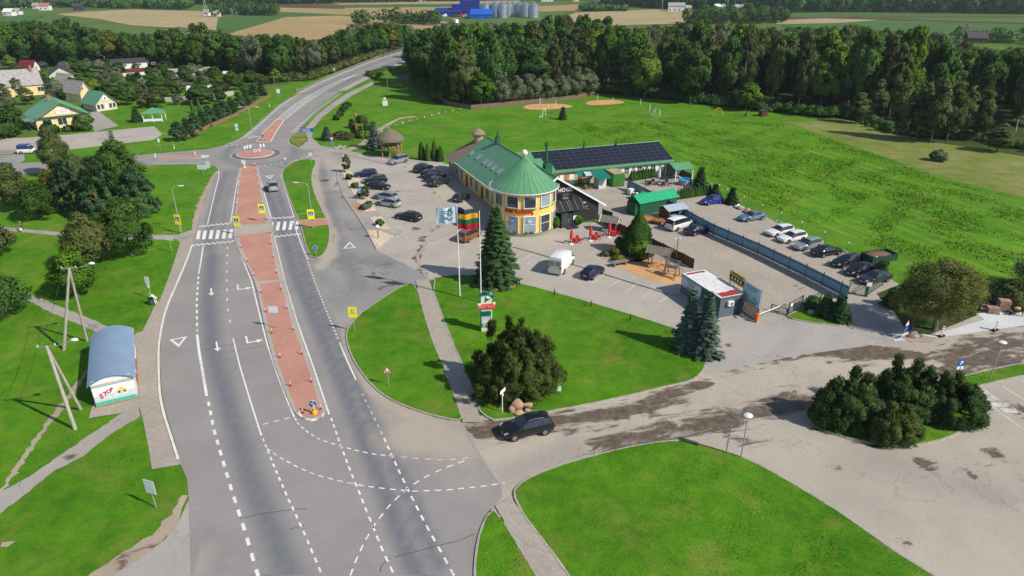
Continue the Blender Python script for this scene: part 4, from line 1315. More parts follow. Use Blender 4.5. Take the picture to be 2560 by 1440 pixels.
pine_shrub("rightmost bush of the dark pine clump beside the parking bays",2376,1050,2.7,2.2,3.7,140,24,190,"dpine",peaks=[(-.4,.3,4.3),(-1.3,.2,4.4),(1.2,-.2,3.5)],**KW_)
pine_shrub("low olive pine bush at the front of the dark pine clump",2226,1100,2.3,1.2,2.9,90,25,190,"pine",peaks=[(-.6,0,3.4),(.8,0,3.2)],**KW_)
def spruce(label,u,v,h,r,kind,seed,whorls=26,size=.34,name="spruce_tree",dens=1.0,droop=.35,pw=.9):
 t=thing(name,label,"spruce",at(u,v,.08),random.uniform(0,6))
 link("crown",spruce_crown("crown",seed,h,r,.35,whorls,size,LF[kind],dens,droop,pw),t)
 link("trunk",trunk_mesh("trunk",seed,h,.18,M_bark,0,lean=0,top=.95),t)
 return t
spruce("tall dark spruce behind the two white flagpoles",1242,708,10.4,3.25,"spruce",31,36,.33,dens=1.55,pw=.72)
spruce("left one of two blue spruces before the dark kiosk",1717,874,7.0,1.9,"blue",32,24,.26,"blue_spruce_tree")
spruce("right one of two blue spruces before the dark kiosk",1757,888,7.4,2.0,"blue",33,24,.26,"blue_spruce_tree")
spruce("small silvery spruce beside the thatched lookout tower",937,372,HT(937,372,303),2.6,"blue",34,16,.4,"blue_spruce_tree")
spruce("small blue spruce on the lawn by the roundabout",818,350,HT(818,350,318),1.7,"blue",35,12,.36,"blue_spruce_tree")
spruce("lone little spruce on the lawn before the volleyball sand",1407,299,HT(1407,299,268),1.3,"spruce",36,12,.4)
spruce("spruce beside the round pool behind the yard",1749,467,HT(1749,467,418),1.7,"spruce",37,16,.32)
spruce("small spruce at the end of the clipped hedge",1787,490,HT(1787,490,462),1.2,"spruce",38,12,.3)
spruce("small spruce behind the bright blue hatchback",1828,510,HT(1828,510,470),1.4,"spruce",39,14,.3)
spruce("dark spruce growing by the steel mesh gate",2060,790,HT(2060,790,738),1.5,"spruce",40,14,.28)
spruce("bushy dark fir at the near end of the blue fence",2095,800,HT(2095,800,740),1.5,"spruce",41,14,.3,dens=1.4)
spruce("small spruce beside the green tipper trailer",2200,690,HT(2200,690,655),1.2,"spruce",42,12,.3)
spruce("small bushy spruce by the car park gate post",2225,765,HT(2225,765,722),1.3,"spruce",43,12,.3)
spruce("young spruce on the flower bed near the roundabout",1010-130,320,HT(880,320,298),1.0,"spruce",44,10,.36)
link_me=column_crown("crown",51,HT(1592,636,532),2.35,9000,.17,LF["thuja"],1.5)
bushlike("thuja_tree","large conical thuja by the brown terrace fence","thuja",at(1592,634,.05),link_me)
def shrub(label,u,v,r,h,kind,seed,n=2600,size=.16,name="garden_shrub",group=None):
 c=broadleaf("crown",seed,h,r,.05,20,n,size,LF[kind],.42,thin=.5,top=.3)
 return bushlike(name,label,"shrub",at(u,v,.04),c,h*.3,group)
shrub("bright green shrub in front of the conical thuja",1600,648,1.7,2.4,"bright",52,5200,.14)
shrub("dark shrub beside the brown fence at the terrace",1556,628,1.3,2.2,"dark",53,3600,.14)
shrub("yellow green flower bush at the terrace bed edge",1536,640,.9,1.1,"yellow",54,1800,.11)
shrub("bluish low bush in the terrace bed",1514,640,.7,.7,"willow",55,1400,.10)
shrub("low lime green border plant at the sand play area",1545,652,1.1,.6,"yellow",56,1500,.10)
shrub("leafy potted plant on the left of the hotel door",1387,572,.9,2.0,"bright",57,2600,.12,"potted_plant")
shrub("leafy potted plant on the right of the hotel door",1441,563,1.0,1.9,"bright",58,2600,.12,"potted_plant")
shrub("dark bush against the mesh fence at the yard gate",2030,772,1.3,1.3,"dark",59,2400,.13)
shrub("round ball shrub at the right of the yellow house",212,326,2.4,3.4,"thuja",60,4200,.26)
shrub("low round shrub under the windows of the yellow house",125,335,2.2,2.2,"thuja",61,3400,.26)
shrub("large dark clipped shrub at the far left of the garden",4,342,4.3,5.4,"dark",62,6000,.32)
shrub("red leaved shrub under the yellow house window",172,328,1.4,1.2,"olive",63,1600,.22)
shrub("clump of grass tussock in the mown meadow",2345,402,1.7,1.9,"willow",64,2200,.25)
for i,(u,v)in enumerate(((873,450),(888,471),(903,492),(922,519),(951,565))):
 shrub("small clipped box ball in the parking gravel, number %d from the roundabout end"%(i+1)if 0 else["first","second","third","fourth","fifth"][i]+" green box ball in the parking gravel from the roundabout",u,v,.75,1.1,"thuja",70+i,1500,.11,"box_shrub")
shrub("bluish juniper at the end of the parking gravel",912,524,.9,.8,"blue",76,1500,.12,"juniper_shrub")
o=tree("olive",1,at(868,432,.1),HT(868,432,385),1.0,"thin young birch at the tip of the parking gravel",far=True)
o=tree("olive",2,at(915,500,.1),HT(915,500,462),.8,"thin young tree behind the bus stop sign in gravel",far=True)
hed=column_crown("crown",81,1.5,.42,900,.11,LF["thuja"],2.2)
def hedge(p,q,n,label,group,h):
 P,Q=Vector(G(*p)),Vector(G(*q))
 for i in range(n):
  c=P.lerp(Q,i/(n-1))
  b=bushlike("thuja_shrub",label,"thuja",(c.x,c.y,.04),hed,.3,group)
  s=random.uniform(.92,1.08)
  b.scale=(s,s,h/1.5*random.uniform(.93,1.07))
hedge((1578,453),(1634,444),9,"small clipped thuja in the row under the annex windows","thuja row under the annex windows",2.0)
hedge((1694,499),(1772,487),12,"small clipped thuja in the row behind the blue hatchback","thuja row at the top of the car park",1.75)
for i,(u,v,vt)in enumerate(((1055,400,355),(1071,402,358),(1087,402,352),(1101,404,366))):
 bushlike("thuja_tree",["first","second","third","fourth"][i]+" tall thuja column in the row left of the hotel","thuja",at(u,v,.03),column_crown("crown",90+i,HT(u,v,vt),.75,1700,.17,LF["thuja"],2.4),group="thuja columns left of the hotel")
LT=[("oak",0,330,640,484,4.1,"large dark leafy tree by the path to the crossing"),("olive",1,232,672,524,3.6,"olive green leafy tree nearest the footpath fork"),("bright",2,196,742,616,2.9,"bright green young maple behind the concrete utility pole"),("oak",1,322,520,338,4.6,"tall leafy tree at the top of the left grove"),("bpine",0,262,548,392,4.4,"bluish pine in the middle of the left grove"),("bpine",1,352,535,420,4.2,"spreading pine at the right edge of the left grove"),("bpine",2,190,530,400,4.0,"bluish pine left of centre in the left grove"),("oak",2,104,548,448,3.6,"round bluish green tree above the walking person"),("olive",0,42,525,398,3.6,"olive tree at the left end of the grove"),("yellow",0,140,520,415,2.4,"yellowing tree among the pines of the left grove"),("olive",2,150,440,312,3.6,"birch at the far corner of the left grove"),("olive",1,95,450,330,3.4,"birch left of the other birch at the road bend"),("oak",0,290,450,352,3.6,"leafy tree behind the left grove by the side street"),("olive",0,-8,640,550,3.2,"leafy tree cut by the left edge above the path"),("dark",2,8,790,678,3.6,"dark shrubby tree cut by the left edge below the path"),("olive",2,200,470,385,3.4,"olive birch behind the pines of the left grove"),("spruce",1,300,430,325,2.2,"dark spruce top poking above the left grove"),("dark",1,30,440,380,3.0,"dark leafy tree by the white pickup")]
def near_tree(kind,seed,u,v,vt,r,label,h0=.3,trunk=M_bark,tr=.16,cone=.35,size=.17,dens=1.0,name="broadleaf_tree",hang=0.0,asp=.6,clump=.27):
 h=HT(u,v,vt)
 t=thing(name,label,"tree",at(u,v),random.uniform(0,6.28))
 nc=int(min(26000,95*r*h/size**1.0*.55*dens))
 link("crown",broadleaf("crown",seed,h,r,h0,70,nc,size,LF[kind],clump,hang,.5,asp,.8,cone),t)
 link("trunk",trunk_mesh("trunk",seed,h,tr,trunk,8,top=.85),t)
def near_pine(seed,u,v,vt,r,label):
 h=HT(u,v,vt)
 rg=np.random.default_rng(seed)
 P=[]
 for i in range(150):
  f=rg.uniform(.06,1)
  rr=r*(1-f)**.6*rg.uniform(.4,1.0)+.1
  a=rg.uniform(0,6.28)
  P.append((rr*math.cos(a),rr*math.sin(a),h*f*.95))
 t=thing("pine_tree",label,"pine tree",at(u,v))
 link("crown",needle_clumps("crown",seed,P,rg.uniform(.4,.75,len(P)),110,.2,LF["bpine"],.3,.32),t)
 link("trunk",trunk_mesh("trunk",seed,h,.18,M_pineb,6,top=.9),t)
LT=[q for q in LT if q[6]!="birch left of the other birch at the road bend" and q[6]!="dark leafy tree by the white pickup"]
for k,(kind,sd_,u,v,vt,r,lab)in enumerate(LT):
 if kind=="bpine":
  near_pine(400+k,u,v,vt,r,lab)
 elif kind=="spruce":
  tree(kind,sd_,at(u,v),HT(u,v,vt),r,lab,far=False)
 else:
  near_tree(kind,400+k,u,v,vt,r,lab,trunk=M_birch if "birch" in lab else M_bark,cone=.15 if kind=="bright" else .62,name="birch_tree" if "birch" in lab else "broadleaf_tree",hang=.3 if kind=="olive" else 0,asp=.5)
near_tree("gold",451,2335,826,650,4.6,"big two-stemmed willow by the new pavement",2.0,M_bark,.3,.0,.16,1.1,"willow_tree",-.2,.34,.26)
near_tree("gold",452,2278,822,695,3.2,"smaller willow stem leaning beside the big willow",1.6,M_bark,.18,.0,.16,1.0,"willow_tree",-.2,.34,.28)
near_tree("willow",453,2575,722,645,3.0,"grey willow bush cut by the right edge",.2,M_bark,.12,.1,.2,1.0,"willow_tree",-.2,.34)
shrub("brown weedy brush pile by the right edge",2520,752,3.0,1.5,"olive",66,3000,.2,"brush_pile")
for i,(u,v,vt,r)in enumerate(((1252,264,185,3.3),(1290,260,186,3.5),(1328,257,178,3.6),(1366,253,182,3.4),(1402,250,186,3.4),(1436,246,174,3.6),(1470,240,168,3.6))):
 tree("willow",i%3,at(u,v),HT(u,v,vt),r,["first","second","third","fourth","fifth","sixth","seventh"][i]+" silvery willow from the left along the board fence","willows along the board fence")
tree("bright",0,at(1203,268),HT(1203,268,180),4.2,"bright green chestnut at the corner of the board fence")
tree("olive",0,at(1160,262),HT(1160,262,108),5.4,"tall white trunked birch at the corner of the wood")
tree("willow",2,at(1222,252),HT(1222,252,135),6.0,"pale rounded willow behind the chestnut")
tree("dark",0,at(1330,236),HT(1330,236,100),7.0,"very large dark oak behind the willows")
tree("bright",1,at(1612,246),HT(1612,246,120),5.2,"yellowish green maple at the middle of the wood edge")
tree("oak",1,at(1725,258),HT(1725,258,108),6.0,"large broad maple at the wood edge behind the goal")
tree("bright",2,at(1865,276),HT(1865,276,205),4.2,"fresh green maple by the playground at the wood edge")
for i,(u,v,vt)in enumerate(((2240,345,195),(2290,350,190),(2325,358,186),(2365,356,190),(2400,350,200),(2440,352,205),(2140,308,225),(2490,380,300),(2185,300,190))):
 tree("slim",i%3,at(u,v),HT(u,v,vt),2.7,["first","second","third","fourth","fifth","sixth","seventh","eighth","ninth"][i]+" slim birch in the copse on the dry meadow","birches on the dry meadow")
for i,(u,v)in enumerate(((448,352),(470,342),(490,330),(508,318),(526,308),(545,300),(562,294),(580,284),(600,272),(618,262),(636,250),(655,238))):
 tree(["bpine","spruce"][i%2],i%3,at(u,v),HT(u,v,v-48+i*1.0),2.5,"bushy conifer in the screen along the brown garden fence","conifer screen along the garden fence")
GARD=[(300,232),(330,210),(352,240),(385,225),(410,250),(430,212),(455,232),(480,250),(505,228),(520,260),(300,190),(340,180),(375,192),(230,215),(205,190),(250,180),(280,250),(320,262),(360,270),(395,268),(445,262),(235,245),(160,250),(20,280),(40,300),(70,262),(10,250),(130,235),(560,232),(590,225),(612,238),(580,205),(630,215),(660,212),(690,208),(540,205),(500,205),(465,200),(420,190),(260,205),(290,215),(12,318),(48,240),(25,215),(150,205)]
rq=random.Random(77)
HOUSES_=[(60,250,75),(160,300,75),(265,268,35),(205,245,35),(160,200,40),(330,182,50),(470,225,28),(390,300,30)]
for _ in range(400):
 u_,v_=rq.uniform(-20,660),rq.uniform(170,262)
 if v_>262-abs(u_-330)*.03 or(u_>560 and v_>232)or any(abs(u_-a)<r_ and abs(v_-b)<r_*.36 for a,b,r_ in HOUSES_):continue
 if all(math.hypot(u_-a,(v_-b)*2.2)>17 for a,b in GARD):GARD.append((u_,v_))
GARD=GARD[:112]
GL=[random.choice(["oak","bright","olive","dark","willow"])for _ in GARD]
for i,(u,v)in enumerate(GARD):
 h=random.uniform(3.6,6.5)
 tree(GL[i],i%3,at(u,v),h,h*random.uniform(.42,.55),{"oak":"mid green fruit tree in the back gardens","bright":"fresh green fruit tree in the back gardens","olive":"olive green small tree in the back gardens","dark":"dark small tree in the back gardens","willow":"grey green bush in the back gardens"}[GL[i]],"small trees of the back gardens")
spruce("small fir beside the green roofed garden pavilion",343,305,3.6,2.0,"spruce",45,11,.45)
tree("dark",1,at(500,262),6.5,3.6,"dark round tree behind the garden pavilion lawn")
for i,(u,v)in enumerate(((483,282),(499,278))):
 bushlike("thuja_tree",["left","right"][i]+" slim dark thuja on the pavilion lawn","thuja",at(u,v),column_crown("crown",97+i,3.6,.5,900,.22,LF["dark"],2.4))
for i,(u,v,r,h,k)in enumerate(((850,345,1.6,1.2,"olive"),(870,348,1.4,1.6,"dark"),(893,338,1.6,2.2,"spruce"),(905,345,1.4,1.4,"bright"),(843,300,1.0,1.4,"spruce"),(849,290,1.0,1.4,"spruce"),(856,281,1.0,1.4,"spruce"),(863,273,1.0,1.4,"spruce"),(870,267,1.0,1.4,"spruce"),(905,306,1.8,1.4,"olive"),(920,325,1.2,1.6,"dark"))):
 shrub(["reddish barberry","dark rounded","pointed dark green","fresh green","nearest dark","second dark","third dark","fourth dark","farthest dark","loose olive","small dark"][i]+(" shrub in the bed by the roundabout" if i<4 or i>8 else " bush of the row beside the north road"),u,v,r,h,k,110+i,1200,.26)
def edge_brush(poly,seed,label,h=(1.2,3.2),n=150,depth=5.0,lf="dark"):
 rg=np.random.default_rng(seed)
 pts=[G(*p)for p in poly]
 q=resample(pts,sum(math.dist(a,b)for a,b in zip(pts[:-1],pts[1:]))/n)
 P,cr=[],[]
 for p in q:
  for k in range(2):
   hh=rg.uniform(*h)
   P.append((p[0]+rg.normal(0,1.2),p[1]+rg.uniform(0,depth),hh*.5))
   cr.append(hh*.62)
 P=np.array(P)
 idx=np.repeat(np.arange(len(P)),90)
 m=len(idx)
 d=unit(rg,m)
 d[:,2]=np.abs(d[:,2])
 pos=P[idx]+d*(np.array(cr)[idx]*rg.uniform(.5,1.05,m))[:,None]
 out=d+np.array([0,-.4,.2])
 Nn=orient(d+unit(rg,m)*.7,out)
 Nn/=np.linalg.norm(Nn,axis=1,keepdims=True)
 sz=rg.uniform(.2,.45,m)
 me=card_mesh("undergrowth",pos,np.cross(Nn,unit(rg,m)),Nn,sz,sz*.55,rg.uniform(0,1,len(P))[idx]*.7+rg.random(m)*.3,LF[lf],d+Nn*.4)
 o=link("undergrowth",me)
 tag(o,label,"undergrowth",None,"stuff")
edge_brush([(1500,234),(1560,240),(1650,247),(1760,263),(1850,273),(1960,285),(2060,296),(2150,300)],201,"dark undergrowth along the foot of the wood",n=110)
edge_brush([(2160,305),(2240,335),(2330,348),(2440,352),(2600,385)],202,"shaded brush under the birches on the dry meadow",(.8,2.2),60)
edge_brush([(1040,205),(1080,246),(1110,258),(1165,268)],203,"dark brush at the corner of the wood by the bridge",(1.5,4.0),60)
edge_brush([(560,205),(620,208),(700,206),(770,204),(840,178),(900,155),(960,136)],204,"mixed scrub between the wood and the rising road",(1.2,3.0),110,lf="olive")
edge_brush([(930,200),(950,190),(975,186)],205,"round scrub beside the bridge abutment",(1.8,3.0),16,3,"bright")
# ========= BUILDINGS
M_yel_wall=pm("yellow_render",(0.86,0.54,0.13),0.85,var=.08,scale=1.2,bmp=.15,dirt=.15)
M_yel_pale=pm("pale_yellow_render",(0.78,0.58,0.29),0.85,var=.08,scale=1.0,dirt=.15)
M_groof=pm("green_sheet_roof",(0.100,0.270,0.130),0.42,0.0,.10,.7,.5,dirt=.10)
M_groof2=pm("bright_green_sheet",(0.02,0.36,0.16),0.5,0,.08,.7,.4)
M_gdark=pm("dark_green_metal",(0.018,0.10,0.045),0.5,0,.12,1.0,.4,dirt=.15)
M_gtrim=pm("green_trim",(0.10,0.30,0.16),0.5,0,.1)
M_white=M_white
M_wtrim=pm("white_trim",(0.74,0.74,0.71),0.6,var=.06)
M_char=pm("charcoal_boards",(0.030,0.029,0.031),0.8,var=.2,scale=2)
M_black=pm("black_panel",(0.012,0.012,0.013),0.5,var=.1)
M_glass=pm("window_glass",(0.035,0.045,0.055),0.06,0.0,.3,.8,.8)
M_glassl=pm("curtained_glass",(0.26,0.33,0.36),0.25,0.0,.15,1.2,.6)
M_plinth=pm("grey_green_plinth",(0.22,0.24,0.17),0.85,var=.15,bmp=.2)
M_wood=pm("brown_stained_wood",(0.115,0.062,0.035),0.85,var=.3,scale=3,bmp=.3)
M_woodg=pm("greyed_wood",(0.20,0.17,0.145),0.9,var=.3,scale=3,bmp=.4)
M_woodo=pm("fresh_orange_planks",(0.56,0.27,0.09),0.8,var=.2,scale=3)
M_log=pm("honey_log_wood",(0.36,0.19,0.075),0.8,var=.3,scale=3,bmp=.3)
M_thatch=pm("old_thatch",(0.17,0.135,0.105),1.0,var=.35,scale=5,bmp=.9,bs=22)
M_shake=pm("weathered_shakes",(0.25,0.18,0.13),0.95,var=.4,scale=4,bmp=.6)
M_stone=pm("rough_stone",(0.33,0.29,0.24),0.95,var=.3,scale=2.5,bmp=.8,bs=6)
M_redl=pm("red_letters",(0.62,0.018,0.014),0.4,var=.05)
M_redp=pm("red_plastic",(0.62,0.02,0.02),0.4,var=.08)
M_beige=pm("beige_vertical_boards",(0.47,0.42,0.31),0.8,var=.12,scale=2)
M_teal=pm("teal_sheet",(0.006,0.16,0.115),0.5,var=.08)
M_rust=pm("rusty_steel_top",(0.42,0.30,0.20),0.8,var=.4,scale=.9,dirt=.6)
M_cgreen=pm("container_green",(0.055,0.20,0.03),0.55,var=.1,dirt=.15)
M_blue=pm("blue_grey_sheet",(0.14,0.27,0.39),0.4,0.1,.07,.5,.5)
M_post=pm("dark_green_post",(0.015,0.06,0.055),0.5)
M_slate=pm("asbestos_sheet",(0.33,0.31,0.29),0.9,var=.25,scale=1.2,bmp=.3,dirt=.3)
M_brroof=pm("dark_brown_roof",(0.06,0.05,0.05),0.6,var=.2)
M_maroon=pm("maroon_sheet",(0.13,0.025,0.025),0.6,var=.15)
M_cream=pm("cream_wall",(0.60,0.52,0.38),0.85,var=.1,dirt=.2)
M_whitew=pm("whitewashed_wall",(0.68,0.66,0.60),0.85,var=.1,dirt=.2)
M_brick=pm("red_brick",(0.36,0.15,0.09),0.9,var=.25,scale=4)
M_pv=bpy.data.materials.new("solar_cells")
nt,out=nodes_of(M_pv)
p=opos(nt)
br=nt.nodes.new("ShaderNodeTexBrick")
br.offset=0.0
br.inputs["Scale"].default_value=1.0
br.inputs["Brick Width"].default_value=.24
br.inputs["Row Height"].default_value=.17
br.inputs["Mortar Size"].default_value=.006
br.inputs["Color1"].default_value=(0.010,0.011,0.020,1)
br.inputs["Color2"].default_value=(0.014,0.014,0.024,1)
br.inputs["Mortar"].default_value=(0.035,0.037,0.05,1)
L(nt,p,br.inputs["Vector"])
principled(nt,out,br.outputs["Color"],.18,0,.5)
M_pvf=pm("aluminium_frame",(0.15,0.15,0.155),0.4,.6)
class Frame:
 def __init__(s,o,rz):
  s.o=Vector((o[0],o[1]));s.rz=rz
  s.ex=Vector((math.cos(rz),math.sin(rz)));s.ey=Vector((-math.sin(rz),math.cos(rz)))
 def loc(s,u,v,z=0.0):
  p=Vector(G(u,v,z))-s.o
  return p.dot(s.ex),p.dot(s.ey)
 def world(s,x,y,z=0):
  p=s.o+s.ex*x+s.ey*y
  return Vector((p.x,p.y,z))
def window(t,c,w,h,axis,depth=.08,glass=None,frame=None,sill=None,bars=(1,1),rz=None,fw=.07,name="window"):
 """framed window centred at c; axis: 'x' faces along +-y (wall runs in x), or give rz"""
 a=rz if rz is not None else(0 if axis=='x' else R(90))
 g=MB().box((0,0,0),(w,depth*.5,h)).build(name,glass or M_glass,t)
 g.location=c
 g.rotation_euler=(0,0,a)
 f=MB()
 f.b2(-w/2-fw,w/2+fw,-depth/2,depth/2,h/2,h/2+fw).b2(-w/2-fw,w/2+fw,-depth/2,depth/2,-h/2-fw,-h/2)
 f.b2(-w/2-fw,-w/2,-depth/2,depth/2,-h/2,h/2).b2(w/2,w/2+fw,-depth/2,depth/2,-h/2,h/2)
 for i in range(1,bars[0]):
  x=-w/2+w*i/bars[0]
  f.b2(x-.03,x+.03,-depth/2+.004,depth/2-.004,-h/2,h/2)
 for i in range(1,bars[1]):
  z=-h/2+h*i/bars[1]
  f.b2(-w/2,w/2,-depth/2+.006,depth/2-.006,z-.03,z+.03)
 f.build("frame",frame or M_wtrim,g)
 if sill:
  MB().b2(-w/2-.15,w/2+.15,-.2,.2,-h/2-fw-.1,-h/2-fw-.005).build("sill",sill,g)
 return g
# ------- the hotel with its round corner tower
HF=Frame((-4.92,133.0),math.atan2(-.9248,.3805))
hotel=thing("hotel_building","yellow hotel and bistro with green sheet roof and round cone-roofed corner tower","building",HF.world(0,0),HF.rz)
RZ,LE,RE,S1=8.05,(-6.6,3.55),(9.1,2.5),31.5
def zl(y):
 return RZ+(LE[1]-RZ)*(y/LE[0])
def zr(y):
 return RZ+(RE[1]-RZ)*(y/RE[0])
MB().b2(0,30.9,-5.95,-5.65,0,3.9).build("wall",M_yel_wall,hotel)
MB().b2(0,31.0,7.7,8.0,0,2.95).build("wall",M_char,hotel)
g=MB()
g.add([(31.05,y,z)for y,z in((-5.64,0),(7.69,0),(7.69,zr(7.69)-.25),(0,RZ-.3),(-5.64,zl(-5.64)-.25))]+[(30.8,y,z)for y,z in((-5.64,0),(7.69,0),(7.69,zr(7.69)-.25),(0,RZ-.3),(-5.64,zl(-5.64)-.25))],[(0,1,2,3,4),(9,8,7,6,5)]+[(i,(i+1)%5,5+(i+1)%5,5+i)for i in range(5)])
g.build("gable_wall",M_char,hotel)
for i in range(9):
 MB().b2(31.052,31.075,1.2,7.6-.0,.35+i*.33,.35+i*.33+.28).build("cladding_board",M_char,hotel)
npan=52
pw=S1/npan
pme=MB().slab([(0,0,RZ),(0,LE[0],LE[1]),(pw-.02,LE[0],LE[1]),(pw-.02,0,RZ)][::-1],.05)
pme.add([(pw-.03,0,RZ+.045),(pw-.03,LE[0],LE[1]+.045),(pw+.012,LE[0],LE[1]+.045),(pw+.012,0,RZ+.045),(pw-.03,0,RZ-.01),(pw-.03,LE[0],LE[1]-.01),(pw+.012,LE[0],LE[1]-.01),(pw+.012,0,RZ-.01)],[(0,1,2,3),(0,4,5,1),(3,2,6,7),(1,5,6,2)])
pme=pme.mesh("roof_sheet",M_groof)
for i in range(npan):
 link("roof_sheet",pme,hotel).location=(i*pw,0,0)
rr_=MB().slab([(0,0,RZ),(S1,0,RZ),(S1,RE[0],RE[1]),(0,RE[0],RE[1])],.06)
for i in range(50):
 x=i*S1/50
 rr_.add([(x,0.02,RZ+.05),(x+.05,0.02,RZ+.05),(x+.05,RE[0],RE[1]+.05),(x,RE[0],RE[1]+.05)],[(0,1,2,3)])
rr_.build("rear_roof_slope",M_groof,hotel)
MB().cyl((0,0,RZ+.05),(S1,0,RZ+.05),.12,n=8).build("ridge_cap",M_groof,hotel)
bb=MB()
for(y0,z0),(y1,z1)in(((0,RZ+.08),LE),((0,RZ+.08),RE)):
 bb.add([(S1+.02,y0,z0+.03),(S1+.02,y1,z1+.05),(S1+.02,y1,z1-.25),(S1+.02,y0,z0-.3),(S1+.12,y0,z0+.03),(S1+.12,y1,z1+.05),(S1+.12,y1,z1-.25),(S1+.12,y0,z0-.3)],[(0,1,2,3),(4,7,6,5),(0,4,5,1),(1,5,6,2),(2,6,7,3),(3,7,4,0)])
bb.build("barge_board",M_wtrim,hotel)
gu=MB().cyl((-.3,LE[0]-.08,LE[1]-.02),(25.2,LE[0]-.08,LE[1]-.02),.08,n=8)
gu.build("gutter",M_wtrim,hotel)
for s in(1.0,8.4,15.5,22.6):
 MB().cyl((s,-6.1,.1),(s,-6.1,3.4),.05,n=6).build("downpipe",M_wtrim,hotel)
for i in range(8):
 s=1.9+i*2.85
 if i%3==1:
  MB().b2(s-.55,s+.55,-6.0,-5.93,.05,2.3).build("door",M_wood,hotel)
 else:
  window(hotel,(s,-5.98,1.75),1.3,1.7,'x',.1,bars=(2,1),sill=M_gtrim)
 MB().b2(s+1.15,s+1.6,-6.04,-5.94,0,3.4).build("pilaster",M_yel_wall,hotel)
for u,v in((1182,386),(1197,397),(1213,409),(1222,416),(1232,424),(1244,433)):
 s,y=HF.loc(u,v,5.3)
 y=max(-5,min(-2.0,-3.6))
 m=math.atan2(RZ-LE[1],-LE[0])
 for f in range(1):
  g=MB().box((0,0,0),(.78,1.3,.07)).build("roof_window",M_glassl,hotel)
  g.location=(s,y,zl(y)+.12)
  g.rotation_euler=(m,0,0)
  fr=MB().b2(-.47,.47,-.75,-.65,-.08,.07).b2(-.47,.47,.65,.75,-.08,.07).b2(-.47,-.39,-.65,.65,-.08,.07).b2(.39,.47,-.65,.65,-.08,.07)
  fr.build("frame",M_galv,g)
s,y=HF.loc(1247.7,358,RZ)
MB().b2(s-.45,s+.45,-.4,.4,RZ-.4,RZ+1.1).b2(s-.3,s+.3,-.28,.28,RZ+1.1,RZ+1.5).cyl((s,0,RZ+1.5),(s,0,RZ+2.3),.13,n=8).build("chimney",M_gdark,hotel)
s,y=HF.loc(1358,428,7.3)
MB().b2(s-.6,s+.6,0.9,2.1,6.2,8.5).build("chimney",M_gdark,hotel)
MB().cyl((s,1.3,8.5),(s,1.3,11.4),.22,n=10).lathe([(.3,11.4),(.34,11.5),(.34,12.0),(.05,12.15)],10,(s,1.3)).build("flue_pipe",M_gdark,hotel)
lettering("sign_letters","HOTEL",.85,M_wtrim,hotel,(31.12,1.75,5.75),(R(90),0,R(90)),.03,bold=.012)
MB().b2(31.1,31.2,.55,3.0,4.15,5.3).build("sign_panel",M_black,hotel)
lettering("sign_letters","HOTEL",.42,pm("dim_gold_letters",(0.25,0.22,0.15),.5),hotel,(31.22,1.75,5.02),(R(90),0,R(90)),.01)
lettering("sign_letters","★ ★ ★",.2,pm("dim_gold_letters",(0.25,0.22,0.15),.5),hotel,(31.22,1.75,4.72),(R(90),0,R(90)),.01)
lettering("sign_letters","00-24",.42,pm("cream_letters",(0.62,0.58,0.42),.5),hotel,(31.22,1.75,4.4),(R(90),0,R(90)),.01)
can=MB()
can.slab([(31.1,-.6,4.0),(33.0,-.6,2.75),(33.0,4.6,2.75),(31.1,4.6,4.0)],.08)
can.build("canopy",M_char,hotel)
for i in range(24):
 y=-.55+i*.22
 MB().slab([(31.1,y,4.05),(33.0,y,2.8),(33.0,y+.07,2.8),(31.1,y+.07,4.05)],.05).build("canopy_rib",M_char,hotel)
for y in(-.4,.7,1.8,2.2,3.2,4.3):
 MB().cyl((31.1,y,4.25),(32.95,y,2.85),.03,n=6).build("tie_rod",M_galv,hotel)
for x0,x1,y0,y1 in((31.08,32.9,.3,.38),(31.08,32.9,3.3,3.38)):
 MB().b2(x0,x1,y0,y1,0.05,2.65).build("vestibule_side",M_char,hotel)
MB().b2(32.82,32.88,.4,1.5,.08,2.5).build("glass_panel",M_glass,hotel)
MB().b2(32.82,32.88,2.3,3.28,.08,2.5).build("glass_panel",M_glass,hotel)
d_=MB().b2(32.7,32.76,1.5,2.3,.08,2.3).build("door",M_glass,hotel)
MB().b2(32.77,32.8,1.52,1.6,.9,1.4).build("handle",M_galv,d_)
MB().b2(32.885,32.9,2.4,3.0,1.1,1.9).build("notice",M_wtrim,hotel)
MB().b2(33.0,33.9,1.0,3.0,.06,.12).build("doormat",M_char,hotel)
MB().b2(31.09,31.1,4.75,5.5,3.15,3.3).build("wall_lamp",M_wtrim,hotel)
lg=MB()
for k in range(5):
 a=R(30+k*30)
 lg.box((31.1,5.6+.22*math.cos(a),2.35+.22*math.sin(a)),(.03,.07,.22),0,a-R(90))
lg.box((31.1,5.6,2.1),(.03,1.1,.05)).build("gold_emblem",pm("gold_paint",(0.42,0.30,0.07),.4),hotel)
TX,TY,TR=29.66,-4.8,4.85
tow=MB().lathe([(TR,.5),(TR,7.05),(TR-.2,7.05)],56,(TX,TY)).build("round_tower",M_yel_wall,hotel,True)
MB().lathe([(TR+.12,0),(TR+.12,.52),(TR-.05,.56)],56,(TX,TY)).build("plinth",M_plinth,tow,True)
CR,CZ0,CZ1=5.4,6.95,11.35
NS=32
